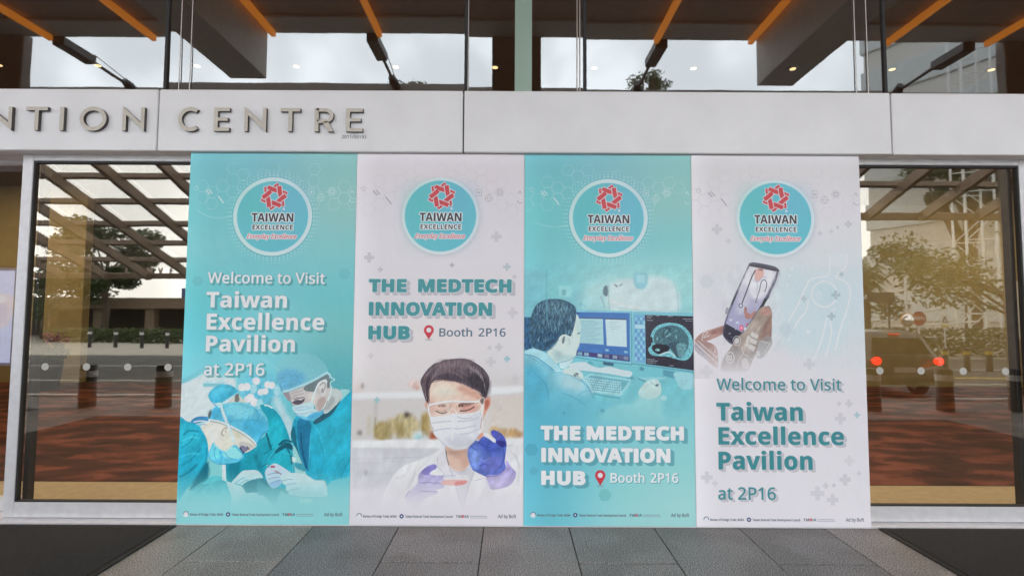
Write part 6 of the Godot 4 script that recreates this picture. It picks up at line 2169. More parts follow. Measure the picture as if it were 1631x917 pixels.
	ln([116,976,121,986,118,994],2.8,H(24,50,72,0.8),0.7)
	ln([117,945,121,955,111,965],2.8,H(128,172,190,0.8),0.7)
	ln([91,1020,89,1029,92,1040],2.8,H(128,172,190,0.8),0.7)
	ln([273,977,275,986,280,995],2.8,H(128,172,190,0.8),0.7)
	ln([263,1040,261,1050,254,1064],2.8,H(24,50,72,0.8),0.7)
	ln([113,1104,119,1113,114,1125],2.8,H(128,172,190,0.8),0.7)
	ln([80,1107,78,1116,83,1126],2.8,H(24,50,72,0.8),0.7)
	ln([197,941,194,951,201,958],2.8,H(128,172,190,0.8),0.7)
	ln([189,1047,191,1056,183,1073],2.8,H(128,172,190,0.8),0.7)
	ln([75,948,76,957,64,966],2.8,H(128,172,190,0.8),0.7)
	ln([192,910,191,920,199,937],2.8,H(24,50,72,0.8),0.7)
	ln([217,996,214,1006,205,1012],2.8,H(24,50,72,0.8),0.7)
	ln([219,1067,214,1077,221,1089],2.8,H(24,50,72,0.8),0.7)
	ln([139,1115,135,1125,138,1139],2.8,H(24,50,72,0.8),0.7)
	ln([227,1018,231,1028,234,1038],2.8,H(24,50,72,0.8),0.7)
	ln([261,1050,261,1060,266,1076],2.8,H(128,172,190,0.8),0.7)
	ln([203,958,205,967,204,975],2.8,H(128,172,190,0.8),0.7)
	ln([280,1052,284,1061,276,1076],2.8,H(128,172,190,0.8),0.7)
	ln([164,1044,161,1054,169,1061],2.8,H(128,172,190,0.8),0.7)
	ln([173,929,176,939,171,952],2.8,H(24,50,72,0.8),0.7)
	ln([126,888,124,898,128,907],2.8,H(128,172,190,0.8),0.7)
	ln([262,1010,262,1020,269,1030],2.8,H(24,50,72,0.8),0.7)
	ln([114,985,118,994,121,1011],2.8,H(128,172,190,0.8),0.7)
	ln([194,945,191,955,193,971],2.8,H(24,50,72,0.8),0.7)
	ln([221,1065,219,1075,212,1086],2.8,H(128,172,190,0.8),0.7)
	ln([117,981,119,991,115,1001],2.8,H(24,50,72,0.8),0.7)
	ln([278,971,274,980,266,997],2.8,H(128,172,190,0.8),0.7)
	ln([221,993,219,1003,226,1010],2.8,H(128,172,190,0.8),0.7)
	ln([167,890,172,900,160,908],2.8,H(128,172,190,0.8),0.7)
	ln([204,970,206,980,206,995],2.8,H(24,50,72,0.8),0.7)
	ln([216,923,216,933,207,939],2.8,H(128,172,190,0.8),0.7)
	ln([222,919,220,929,217,943],2.8,H(128,172,190,0.8),0.7)
	ln([201,1029,201,1038,206,1055],2.8,H(128,172,190,0.8),0.7)
	ln([268,1022,264,1031,265,1045],2.8,H(24,50,72,0.8),0.7)
	ln([151,993,156,1003,156,1020],2.8,H(128,172,190,0.8),0.7)
	ln([209,924,212,934,214,947],2.8,H(24,50,72,0.8),0.7)
	ln([117,1092,123,1102,126,1114],2.8,H(24,50,72,0.8),0.7)
	ln([139,1094,144,1104,134,1111],2.8,H(128,172,190,0.8),0.7)
	ln([187,1031,188,1041,175,1056],2.8,H(128,172,190,0.8),0.7)
	ln([240,918,239,928,245,936],2.8,H(128,172,190,0.8),0.7)
	ln([180,1022,185,1032,183,1049],2.8,H(128,172,190,0.8),0.7)
	ln([271,901,269,911,270,921],2.8,H(24,50,72,0.8),0.7)
	ln([206,984,211,994,206,1004],2.8,H(128,172,190,0.8),0.7)
	ln([249,1056,247,1065,256,1083],2.8,H(128,172,190,0.8),0.7)
	ln([192,923,193,933,191,946],2.8,H(128,172,190,0.8),0.7)
	ln([275,983,275,992,281,1005],2.8,H(128,172,190,0.8),0.7)
	ln([217,898,218,907,213,925],2.8,H(24,50,72,0.8),0.7)
	ln([128,994,125,1004,125,1020],2.8,H(24,50,72,0.8),0.7)
	ln([172,946,169,955,173,972],2.8,H(128,172,190,0.8),0.7)
	ln([236,889,233,899,228,913],2.8,H(128,172,190,0.8),0.7)
	ln([147,1003,143,1013,150,1020],2.8,H(128,172,190,0.8),0.7)
	ln([124,931,126,941,121,951],2.8,H(128,172,190,0.8),0.7)
	ln([183,916,181,925,184,939],2.8,H(128,172,190,0.8),0.7)
	ln([251,1001,255,1011,243,1025],2.8,H(24,50,72,0.8),0.7)
	ln([261,945,260,955,269,963],2.8,H(24,50,72,0.8),0.7)
	ln([258,910,256,920,262,929],2.8,H(128,172,190,0.8),0.7)
	ln([247,965,251,975,237,986],2.8,H(24,50,72,0.8),0.7)
	ln([76,932,78,942,83,959],2.8,H(128,172,190,0.8),0.7)
	ln([178,1029,179,1039,181,1047],2.8,H(128,172,190,0.8),0.7)
	ln([94,894,95,904,93,917],2.8,H(128,172,190,0.8),0.7)
	ln([111,933,115,942,120,959],2.8,H(128,172,190,0.8),0.7)
	ln([85,1104,86,1114,90,1124],2.8,H(128,172,190,0.8),0.7)
	ln([180,967,182,977,168,991],2.8,H(24,50,72,0.8),0.7)
	ln([110,990,114,1000,106,1008],2.8,H(128,172,190,0.8),0.7)
	ln([180,888,185,898,185,912],2.8,H(24,50,72,0.8),0.7)
	ln([204,962,206,972,203,989],2.8,H(24,50,72,0.8),0.7)
	ln([126,1095,130,1104,131,1120],2.8,H(128,172,190,0.8),0.7)
	ln([260,1052,263,1061,264,1076],2.8,H(128,172,190,0.8),0.7)
	ln([224,898,223,908,221,915],2.8,H(128,172,190,0.8),0.7)
	ln([206,1004,204,1013,214,1027],2.8,H(128,172,190,0.8),0.7)
	ln([210,993,212,1003,206,1021],2.8,H(128,172,190,0.8),0.7)
	ln([219,1029,225,1039,207,1053],2.8,H(24,50,72,0.8),0.7)
	ln([126,978,122,988,117,998],2.8,H(128,172,190,0.8),0.7)
	ln([125,1094,126,1103,123,1120],2.8,H(128,172,190,0.8),0.7)
	ln([281,1006,285,1015,270,1029],2.8,H(24,50,72,0.8),0.7)
	ln([82,1099,79,1109,79,1117],2.8,H(128,172,190,0.8),0.7)
	ln([200,896,206,906,197,918],2.8,H(128,172,190,0.8),0.7)
	ln([149,940,151,949,148,959],2.8,H(24,50,72,0.8),0.7)
	ln([134,889,132,898,122,907],2.8,H(24,50,72,0.8),0.7)
	ln([154,1055,157,1065,142,1083],2.8,H(24,50,72,0.8),0.7)
	ln([88,1094,88,1103,86,1121],2.8,H(128,172,190,0.8),0.7)
	ln([182,1063,185,1072,180,1090],2.8,H(24,50,72,0.8),0.7)
	ln([199,907,201,917,196,926],2.8,H(128,172,190,0.8),0.7)
	ln([183,909,183,919,185,930],2.8,H(128,172,190,0.8),0.7)
	ln([194,965,198,974,193,992],2.8,H(24,50,72,0.8),0.7)
	ln([226,930,223,940,233,955],2.8,H(128,172,190,0.8),0.7)
	ln([147,937,150,947,147,960],2.8,H(128,172,190,0.8),0.7)
	ln([230,921,228,931,239,948],2.8,H(24,50,72,0.8),0.7)
	ln([80,900,78,909,77,923],2.8,H(128,172,190,0.8),0.7)
	ln([186,899,182,909,188,921],2.8,H(128,172,190,0.8),0.7)
	ln([150,976,148,986,145,1001],2.8,H(24,50,72,0.8),0.7)
	ln([87,913,92,923,89,938],2.8,H(128,172,190,0.8),0.7)
	ln([161,934,165,944,156,958],2.8,H(24,50,72,0.8),0.7)
	ln([140,1012,144,1021,148,1033],2.8,H(128,172,190,0.8),0.7)
	ln([93,1087,89,1096,82,1109],2.8,H(128,172,190,0.8),0.7)
	ln([216,942,220,952,205,960],2.8,H(24,50,72,0.8),0.7)
	sm([201,1115,213,1087,240,1078,253,1098,243,1139,229,1164,211,1155],H(200,214,212),1.2)
	sm([225,1103,238,1086,240,1108,230,1132,225,1123],H(92,112,118),2.0)
	ln([258,1098,270,1122,266,1138],4.1,H(150,176,176,0.8),2.4)
	ln([317,1071,328,1068],6.5,H(70,100,112),1.6)
	ln([288,1058,293,1026],3.3,H(90,120,132,0.6),1.6)
	sm([-2,1196,32,1194,113,1235,177,1292,249,1289,321,1319,377,1361,403,1417,412,1458,465,1464,537,1487,576,1606,0,1608],H(128,188,206),1.6,H(92,176,198))
	sm([193,1322,289,1314,361,1361,385,1417,321,1417,225,1386],H(168,206,216),14.6)
	sm([-1,1260,97,1291,145,1418,81,1545,0,1545],H(84,168,196),19.5)
	ln([265,1497,337,1417,401,1401],7.3,H(104,172,196,0.7),4.9)
	ln([401,1425,433,1472,465,1464],7.3,H(104,172,196,0.7),4.9)
	ln([32,1204,113,1259,169,1299],7.3,H(104,172,196,0.7),4.9)
	sm([2,1181,51,1159,129,1186,185,1240,217,1292,180,1286,105,1237,32,1202],H(158,204,216),1.2)
	ln([5,1194,64,1208,137,1256,183,1294],5.7,H(70,150,184),1.6)
	sm([209,1247,249,1223,290,1222,249,1270,217,1275],H(184,210,216),2.4)
	sm([224,1292,257,1270,299,1273,338,1296,349,1322,331,1339,297,1324,249,1308],H(194,213,214),1.2)
	sm([293,1306,315,1301,318,1317,297,1320],H(80,96,110),1.6)
	ln([305,1316,337,1331],4.1,H(120,150,160),1.6)
	sm([500,1498,629,1479,685,1434,796,1429,809,1524,803,1579,445,1580],H(152,202,206),7.5)
	sm([674,1408,713,1355,751,1337,789,1342,807,1383,798,1429,740,1453,685,1439],H(188,211,211),1.4)
	ln([741,1342,769,1369,796,1365],4.7,H(140,176,180,0.8),1.9)
	sg([772,1367,789,1362,791,1375,776,1378],H(70,110,130),1.4)
	ln([685,1425,722,1379,750,1360],4.7,H(160,192,194,0.7),2.8)
	el(821,1444,18.7,13.1,H(190,214,220,0.8),2.8)
	ln([634,939,636,1094,635,1249],4.7,H(70,130,160,0.8),1.9)
	ln([303,1208,465,1232,635,1251],5.6,H(74,140,164,0.8),1.9)
	ln([639,1245,816,1268,1000,1293],5.6,H(70,136,160,0.8),1.9)
	ln([505,779,500,854,506,928],5.6,H(150,186,192,0.8),1.9)
	ln([896,777,912,852,913,936],5.6,H(150,190,198,0.8),1.9)
	ln([560,919,708,933,894,936],4.7,H(160,196,202,0.8),1.9)
	ln([131,697,132,884,136,1004],4.7,H(100,166,182,0.8),1.9)
	ln([206,865,290,869,374,920],4.7,H(130,190,198,0.8),1.9)
	ln([145,1168,177,1139,203,1107],6.5,H(120,160,172,0.75),2.4)
	ln([302,1204,261,1228,217,1238],5.7,H(120,164,176,0.75),2.4)
	ln([177,1292,249,1290,321,1319,377,1361,404,1420],5.7,H(196,218,224,0.75),2.4)
	ln([329,1338,385,1393,409,1456],4.9,H(80,150,180,0.75),2.4)
	ln([65,1307,129,1370,145,1466],7.3,H(70,152,186,0.75),2.4)
	ln([225,1418,305,1449,369,1496],6.5,H(76,158,188,0.75),2.4)
	ln([249,1308,297,1324,331,1339],4.1,H(110,150,162,0.75),2.4)
	ln([333,1092,328,1130,312,1170],4.1,H(150,184,188,0.75),2.4)
	weave(-2,846,334,1177,0,0.52,-0.2,0.6,0.09,0.035,0.42,31)
	weave(-1,1160,461,1569,0.45,0.9,0.05,0.6,0.010,0.007,0.10,32)
	weave(-3,659,1020,952,0.5,0.95,0.0,0.5,0.015,0.015,0.05,33)
	weave(426,1323,1011,1567,0.4,0.95,0.0,0.5,0.015,0.015,0.06,34)
	weave(742,990,1001,1247,0.2,0.75,0.0,0.5,0.12,0.1,0.35,35)
	mottle(657,1569,5,0.13)
	field([[H(88,170,194,0),H(112,186,199,0),H(124,190,198,0)],[H(88,170,194,0.55),H(114,186,199,0.55),H(126,190,198,0.45)],[H(88,170,194,0.95),H(118,188,200,0.95),H(128,191,198,0.95)],[H(90,170,193),H(120,189,200),H(132,193,198)],[H(95,173,193),H(126,192,200),H(138,195,198)],[H(100,178,196),H(132,194,200),H(146,198,200)],[H(104,180,196),H(138,196,201),H(150,199,200)]],1315,2180)
	hexes(H(196,226,232,0.5),2.2,[[15,236,5,11],[15,306,5,9],[76,271,1,7],[137,165,0,6],[137,236,3,9],[137,306,0,3],[198,200,3,9],[198,271,1,7],[259,95,1,7],[259,165,1,3],[259,236,2,8],[320,130,5,11],[320,200,5,11],[380,95,3,9],[502,165,0,6],[502,236,0,6],[563,130,3,5],[563,200,5,11],[624,165,5,11],[624,236,4,7],[685,200,3,9],[746,165,1,7],[746,306,3,9],[807,200,3,9],[807,271,2,4],[868,165,0,6],[868,236,2,5],[928,200,0,6]])
	ln([100,225,122,250],9,H(206,230,236,0.75),0.0,false)
	ln([116,220,138,245],7,H(206,230,236,0.75),0.0,false)
	ln([175,262,205,300],8,H(206,230,236,0.75),0.0,false)
	ln([170,256,210,306],2,H(206,230,236,0.75),0.0,false)
	ln([882.0,230.0,878.5,234.5,869.0,237.8,856.0,239.0,843.0,237.8,833.5,234.5,830.0,230.0,833.5,225.5,843.0,222.2,856.0,221.0,869.0,222.2,878.5,225.5,882.0,230.0],2.2,H(206,230,236,0.75))
	ln([869.0,252.5,863.4,251.8,855.8,245.2,848.2,234.5,842.8,222.6,840.8,212.8,843.0,207.5,848.6,208.2,856.2,214.8,863.8,225.5,869.2,237.4,871.2,247.2,869.0,252.5],2.2,H(206,230,236,0.75))
	ln([843.0,252.5,840.8,247.2,842.8,237.4,848.2,225.5,855.8,214.8,863.4,208.2,869.0,207.5,871.2,212.8,869.2,222.6,863.8,234.5,856.2,245.2,848.6,251.8,843.0,252.5],2.2,H(206,230,236,0.75))
	ln([812,265,810,273,805,280,798,285,790,287,781,285,774,280,769,273,768,265,769,256,774,249,781,244,790,243,798,244,805,249,810,256,812,265],2.2,H(206,230,236,0.75))
	ln([768,265,812,265],2,H(206,230,236,0.75),0.0,false)
	ln([790,243,780,265,790,287],2,H(206,230,236,0.75))
	ln([790,243,800,265,790,287],2,H(206,230,236,0.75))
	ln([715,212,745,212,745,252,715,252,715,212],2.5,H(206,230,236,0.75),0.0,false)
	plus(730,232,8,H(206,230,236,0.75))
	ln([365,200,365,212,352,238,380,238,367,212,367,200],2.2,H(206,230,236,0.75),0.0,false)
	ln([25,210,45,200,55,212,38,226,25,210],2.2,H(206,230,236,0.75))
	ln([965,238,975,222,985,240],4,H(206,230,236,0.75))
	ln([960,280,975,295,990,290],4,H(206,230,236,0.75))
	ln([63,412,138,434,213,437,265,426],3.7,H(190,224,230,0.6),3.7)
	sg([85,1745,65,1779,25,1779,4,1745,24,1711,65,1711],H(80,158,182,0.8),0.0)
	sg([512,2002,492,2036,452,2036,432,2002,452,1968,492,1968],H(112,180,184,0.8),0.0)
	sg([85,1867,72,1888,47,1889,34,1867,47,1845,72,1845],H(90,164,186,0.8),0.0)
	plus(234,1534,11,H(80,150,172,0.7))
	plus(461,1519,14,H(80,150,172,0.7))
	for i in 64:
		el(502+249*cos(TAU*i/64),383+249*sin(TAU*i/64),3.9,3.9,H(190,222,228,0.8),0.0)
	for i in 68:
		el(502+264*cos(TAU*i/68),383+264*sin(TAU*i/68),3.0,3.0,H(190,222,228,0.8),0.0)
	for i in 72:
		el(502+279*cos(TAU*i/72),383+279*sin(TAU*i/72),2.1,2.1,H(190,222,228,0.8),0.0)
	el(502,388,238,238,H(70,140,155,0.35),6)
	el(502,383,236,236,H(200,216,226),0.0)
	el(502,383,213,213,H(95,182,196),0.0)
	el(405,361,63,111,H(84,180,172,0.8),60)
	el(602,353,59,111,H(112,168,204,0.9),60)
	emblem(508,263,74)
	tx("TAIWAN",379,627,365,414,700,H(212,222,230),6,[Vector2.ZERO],0)
	tx("TAIWAN",379,627,365,414,700,H(58,58,68),0.6,[Vector2.ZERO],0)
	tx("EXCELLENCE",384,625,434,462,700,H(212,222,230),5,[Vector2.ZERO],0)
	tx("EXCELLENCE",384,625,434,462,700,H(58,58,68),0,[Vector2.ZERO],0)
	tx("Everyday Excellence",349,643,489,517,401,H(212,222,230),4.5,[Vector2.ZERO],0.35)
	tx("Everyday Excellence",349,643,489,517,401,H(196,72,88),0.4,[Vector2.ZERO],0.35)
	tx("THE",102,327,1611,1686,700,H(78,140,154,0.7),5.8,trail(20.4,17,6),0,0)
	tx("THE",102,327,1611,1686,700,H(86,152,164,0.9),7.199999999999999,[Vector2.ZERO],0,0)
	tx("THE",102,327,1611,1686,700,H(220,216,226),4.8,[Vector2.ZERO],0,0)
	tx("MEDTECH",371,933,1611,1684,700,H(78,140,154,0.7),5.8,trail(20.4,17,6),0,0)
	tx("MEDTECH",371,933,1611,1684,700,H(86,152,164,0.9),7.199999999999999,[Vector2.ZERO],0,0)
	tx("MEDTECH",371,933,1611,1684,700,H(220,216,226),4.8,[Vector2.ZERO],0,0)
	tx("INNOVATION",106,852,1738,1812,700,H(78,140,154,0.7),5.8,trail(20.4,17,6),0,0)
	tx("INNOVATION",106,852,1738,1812,700,H(86,152,164,0.9),7.199999999999999,[Vector2.ZERO],0,0)
	tx("INNOVATION",106,852,1738,1812,700,H(220,216,226),4.8,[Vector2.ZERO],0,0)
	tx("HUB",106,356,1869,1942,700,H(78,140,154,0.7),5.8,trail(20.4,17,6),0,0)
	tx("HUB",106,356,1869,1942,700,H(86,152,164,0.9),7.199999999999999,[Vector2.ZERO],0,0)
	tx("HUB",106,356,1869,1942,700,H(220,216,226),4.8,[Vector2.ZERO],0,0)
	pin(446,1860,1949,30)
	tx("Booth",507,702,1878,1930,400,H(86,150,162,0.9),3.2,trail(3,3,2),0,0)
	tx("Booth",507,702,1878,1930,400,H(218,218,228),1.6,[Vector2.ZERO],0,0)
	tx("2P16",740,899,1877,1929,400,H(86,150,162,0.9),3.2,trail(3,3,2),0,0)
	tx("2P16",740,899,1877,1929,400,H(218,218,228),1.6,[Vector2.ZERO],0,0)
	el(55,2116,16,16,H(212,210,218),0.0)
	ln([41,2115,45,2106,55,2101,66,2106,70,2117],4,H(90,96,120))
	tx("Bureau of Foreign Trade, MOEA",79,272,2111,2123,400,H(95,100,112),0.5)
	for i in 8:
		el(300+9*cos(TAU*i/8),2116+9*sin(TAU*i/8),4,4,H(45,58,100),0.0)
	el(300,2116,9,9,H(45,58,100),0.0)
	el(300,2116,5,5,H(212,210,218),0.0)
	tx("Taiwan External Trade Development Council",321,593,2111,2123,400,H(95,100,112),0.5)
	tx("TM",613,645,2108,2123,700,H(70,70,84))
	tx("B",648,663,2108,2123,700,H(175,60,80),0.2)
	tx("IA",666,688,2108,2123,700,H(60,100,110))
	ln([694,2123,795,2123],2,H(130,134,146),0.0,false)
	for i in 16:
		sg([696+i*6,2112,700+i*6,2112,700+i*6,2116,696+i*6,2116],H(120,124,138))
	tx("Ad by Boft",856,960,2105,2123,400,H(88,92,104),0.4)

func print_phone() -> void:
	field([[H(206,202,208),H(206,202,208),H(206,202,208)],[H(208,205,212),H(208,205,212),H(208,205,212)],[H(206,204,210),H(206,206,212),H(204,206,212)],[H(204,204,210),H(200,206,213),H(196,205,213)],[H(206,203,211),H(203,205,211),H(196,205,212)],[H(208,204,211),H(206,205,211),H(202,205,211)],[H(208,204,211),H(208,204,211),H(208,204,211)],[H(208,204,211),H(208,204,211),H(208,204,211)],[H(208,204,211),H(208,204,211),H(208,204,211)],[H(208,204,211),H(208,204,211),H(208,204,211)]],-21,2172)
	sm([490,784,561,656,728,706,896,740,935,824,904,1009,841,1142,681,1177,499,1111],H(190,206,214,0.8),34.2)
	sg([4,625,308,607,220,827,-1,929],H(202,204,211,0.5),34.2)
	ln([803,587,808,647,792,713,728,725,685,745,658,791,623,867,570,960,534,1027,491,1090],8.5,H(217,223,230,0.75),2.1)
	ln([911,587,902,655,863,697,842,723,896,750,923,798,908,891,871,992,843,1076,824,1151],8.5,H(217,223,230,0.75),2.1)
	ln([675,855,662,918,611,985,567,1060,553,1102],8.5,H(217,223,230,0.75),2.1)
	ln([832,907,788,951,765,1026,733,1126,694,1206],8.5,H(217,223,230,0.75),2.1)
	ln([801,976,804,1043,792,1118,766,1189],8.5,H(217,223,230,0.75),2.1)
	ln([845,822,840,848,826,870,806,887,782,896,756,896,732,887,713,870,701,848,697,823,702,797,716,775,737,758,761,750,787,750,811,759,830,776,842,798,845,824],7.7,H(216,221,227,0.9),1.7)
	el(771,823,59.8,59.8,H(180,202,210,0.5),13.7)
	el(543,1031,41.0,41.0,H(176,190,202,0.6),12.0)
	el(857,621,47.0,47.0,H(206,212,218,0.6),13.7)
	sm([708,816,751,799,758,850,724,858],H(196,208,216,0.8),6.8)
	sg([40,752,61,717,104,716,125,752,102,790,60,790],H(194,198,206,0.7),5.1)
	el(586,672,7.7,7.7,H(220,226,230,0.8),2.6)
	el(569,716,7.7,7.7,H(220,226,230,0.8),2.6)
	el(554,768,6.8,6.8,H(220,226,230,0.8),2.6)
	el(668,1043,10.2,10.2,H(220,226,230,0.8),2.6)
	el(625,775,4.3,4.3,H(220,226,230,0.8),2.6)
	ln([489,826,479,977,482,1111],13.7,H(198,210,216,0.35),8.5)
	ln([513,809,502,977,507,1111],13.7,H(198,210,216,0.35),8.5)
	ln([537,792,526,977,532,1111],13.7,H(198,210,216,0.35),8.5)
	ln([561,775,549,977,557,1111],13.7,H(198,210,216,0.35),8.5)
	ln([585,758,573,977,583,1110],13.7,H(198,210,216,0.35),8.5)
	sm([6,1093,46,1053,122,1026,183,1009,202,1037,152,1068,83,1098,45,1108,15,1110],H(170,136,130),1.5)
	sm([91,1049,183,1015,196,1037,129,1060],H(150,112,106),4.6)
	sm([7,1110,75,1104,126,1133,139,1189,135,1256,88,1225,36,1166],H(160,128,122),1.5)
	sm([7,1114,45,1129,89,1211,44,1189,6,1152],H(150,140,152,0.8),3.1)
	ln([10,1114,34,1136],7.7,H(206,204,212,0.75),1.2,false)
	ln([32,1135,55,1156],7.7,H(206,204,212,0.75),1.2,false)
	ln([55,1156,76,1175],7.7,H(206,204,212,0.75),1.2,false)
	ln([77,1177,97,1195],7.7,H(206,204,212,0.75),1.2,false)
	ln([100,1198,117,1214],7.7,H(206,204,212,0.75),1.2,false)
	ln([122,1219,138,1234],7.7,H(206,204,212,0.75),1.2,false)
	ln([7,1136,29,1156],4.6,H(186,184,196,0.75),1.2,false)
	ln([32,1159,51,1175],4.6,H(186,184,196,0.75),1.2,false)
	ln([57,1181,74,1195],4.6,H(186,184,196,0.75),1.2,false)
	ln([83,1204,96,1214],4.6,H(186,184,196,0.75),1.2,false)
	ln([45,1099,57,1053,80,1049,57,1080,90,1068],4.6,H(214,212,218,0.8),1.2)
	ln([22,1099,90,1159,134,1196],4.6,H(214,212,218,0.8),1.2)
	ln([120,1136,124,1159,112,1166],4.6,H(214,212,218,0.8),1.2)
	sm([429,900,456,915,459,968,456,1036,447,1097,409,1097,378,1105,395,1036],H(142,114,106),2.3)
	sm([425,1067,455,1082,450,1127,399,1195,361,1187,371,1112],H(150,146,148,0.8),4.6)
	sm([337,644,366,639,465,657,495,669,510,689,504,724,461,816,429,866,386,919,282,1058,227,1119,173,1071,177,1007,229,863,324,661],H(82,82,98),0.9)
	ln([507,693,493,747,458,816,445,854],7.0,H(190,190,204),1.5)
	sg([335,660,495,692,418,856,336,978,280,1049,188,998,245,857],H(196,193,208),0.9,H(150,148,182))
	sm([331,667,403,679,488,695,430,824,361,854,309,809,271,802],H(214,212,221),7.7)
	sm([191,996,254,863,337,931,305,1007,278,1045],H(160,158,190,0.8),9.3)
	sm([279,794,310,756,331,839,306,931,253,931],H(190,188,204,0.9),7.7)
	sg([337,648,490,674,495,692,333,660],H(78,72,80),0.8)
	sm([366,685,380,677,414,680,415,717,379,751,364,725],H(208,168,162),1.9)
	ln([388,680,411,683],9.3,H(150,100,98),2.3)
	ln([361,725,377,755,414,724,433,732],4.6,H(180,178,194),1.5)
	ln([342,694,350,740,378,763,369,839],3.1,H(180,178,196,0.8),2.3)
	ln([368,685,346,725,321,790,301,840,286,878],7.0,H(74,74,86),0.8)
	ln([290,893,287,899,282,904,275,904,270,901,267,895,268,888,273,883,279,882,286,884,289,890,289,896],4.6,H(84,90,108),0.6)
	ln([364,874,377,839,391,797,401,755,419,740,433,759,428,793,419,812],5.4,H(112,114,128),0.8)
	el(368,871,7.7,5.4,H(130,132,146),1.2)
	sm([301,899,313,909,315,931,336,940,361,921,362,938,336,969,307,967,297,938],H(166,120,114),1.5)
	sg([188,998,280,1049,227,1113,171,1069],H(52,50,66),0.9)
	el(218,977,10.8,7.6,H(206,206,220,0.75),1.5)
	el(256,992,10.8,7.6,H(202,202,218,0.75),1.5)
	el(209,1056,6.2,4.3,H(170,170,190,0.75),1.5)
	el(243,1031,4.6,3.2,H(180,180,200,0.75),1.5)
	el(220,1075,4.6,3.2,H(120,120,160,0.75),1.5)
	el(279,1023,11.6,17.0,H(238,92,122),2.3)
	el(279,1022,4.6,7.0,H(250,190,205),1.5)
	el(301,1029,7.0,10.0,H(205,210,220),1.5)
	el(312,1002,4.6,6.2,H(228,80,108),1.5)
	ln([247,840,231,874,225,889],7.7,H(52,50,62),0.8)
	sm([191,909,206,905,201,939,186,939],H(150,150,164),1.5)
	sg([418,848,434,856,406,908,384,917],H(48,46,56),1.2)
	sm([365,943,389,909,421,895,450,909,457,938,431,976,406,1029,383,1082,365,1157,338,1218,299,1278,168,1278,163,1218,211,1143,250,1083,304,1037,335,991],H(158,140,130),1.2,H(132,122,118))
	sm([391,930,421,904,451,915,454,934,427,953,402,949],H(170,132,124),3.1)
	sm([304,1044,359,976,396,1006,363,1097,324,1158,272,1143],H(176,162,154,0.8),9.3)
	sm([164,1234,226,1143,271,1158,239,1263],H(134,126,124,0.8),10.8)
	ln([363,984,381,1000,399,997],3.9,H(140,118,112,0.8),1.5)
	ln([358,995,379,1011,394,1009],3.9,H(140,118,112,0.8),1.5)
	ln([379,1082,395,1036,427,983],3.9,H(140,118,112,0.8),1.5)
	sg([340,1044,379,1065,368,1088,331,1067],H(206,204,206,0.75),1.2)
	sg([330,1079,371,1099,363,1121,325,1105],H(206,204,206,0.75),1.2)
	sg([321,1115,360,1133,348,1159,313,1140],H(206,204,206,0.75),1.2)
	sg([313,1067,331,1072,314,1133,296,1128],H(206,204,206,0.75),1.2)
	ln([274,1097,271,1111,263,1120,252,1125,241,1122,233,1114,229,1102,230,1088,237,1077,247,1071,258,1071,268,1078,273,1090,273,1103],3.9,H(210,210,214,0.8),0.8)
	el(250,1098,15.5,18.5,H(206,206,210,0.75),2.3)
	ln([233,1196,230,1211,222,1222,211,1227,200,1224,191,1215,187,1200,189,1185,196,1172,206,1165,217,1165,227,1173,232,1187,232,1202],4.6,H(214,213,217,0.85),0.8)
	ln([294,1158,255,1218,247,1256],3.1,H(212,210,215,0.8),0.8,false)
	ln([279,1135,286,1173,316,1188],3.1,H(212,210,215,0.8),0.8,false)
	ln([316,1195,353,1218,330,1255],3.1,H(212,210,215,0.8),0.8,false)
	ln([379,1097,446,1112,407,1172],3.1,H(212,210,215,0.8),0.8,false)
	tx("26",362,383,1158,1185,700,H(214,212,218),0,[Vector2.ZERO],0,0)
	tx("O2",193,220,1183,1210,700,H(214,212,218),0,[Vector2.ZERO],0,0)
	sm([278,1210,308,1199,322,1255,284,1255],H(196,192,192,0.8),3.9)
	weave(3,869,459,1304,0.3,0.85,-0.4,-0.05,0.03,0.02,0.14,36)
	weave(0,1016,459,1304,0.3,0.9,-0.4,0.1,0.16,0.14,0.09,37)
	weave(172,647,510,1159,0.4,1,0.0,0.4,0.02,0.015,0.04,38)
	mottle(630,1307,6,0.08)
	sg([0,1107,560,1107,560,1278,0,1278],H(208,204,211,0),0.0,H(208,204,211,0.96))
	sg([0,1278,560,1278,560,1318,0,1318],H(208,204,211,0.96),0.0)
	hexes(H(176,174,182,0.34),2.0,[[15,236,3,9],[15,306,0,6],[76,200,4,10],[76,271,3,9],[76,341,4,10],[137,165,0,6],[137,236,5,11],[137,306,3,7],[198,130,0,6],[198,200,0,3],[198,271,0,6],[198,341,1,7],[259,236,3,5],[259,306,4,10],[320,130,3,9],[320,200,3,9],[380,95,0,6],[380,165,2,5],[380,236,1,7],[441,130,2,8],[502,95,4,8],[502,236,0,6],[624,95,2,5],[624,236,1,3],[685,200,2,8],[746,95,3,9],[746,236,1,7],[746,306,3,9],[807,130,2,4],[807,341,2,8],[868,165,3,7],[928,271,4,10],[928,341,2,4],[989,236,3,9],[989,306,0,4]])
	ln([100,225,122,250],9,H(140,138,150,0.6),0.0,false)
	ln([116,220,138,245],7,H(140,138,150,0.6),0.0,false)
	ln([175,262,205,300],8,H(140,138,150,0.6),0.0,false)
	ln([170,256,210,306],2,H(140,138,150,0.6),0.0,false)
	ln([882.0,230.0,878.5,234.5,869.0,237.8,856.0,239.0,843.0,237.8,833.5,234.5,830.0,230.0,833.5,225.5,843.0,222.2,856.0,221.0,869.0,222.2,878.5,225.5,882.0,230.0],2.2,H(140,138,150,0.6))
	ln([869.0,252.5,863.4,251.8,855.8,245.2,848.2,234.5,842.8,222.6,840.8,212.8,843.0,207.5,848.6,208.2,856.2,214.8,863.8,225.5,869.2,237.4,871.2,247.2,869.0,252.5],2.2,H(140,138,150,0.6))
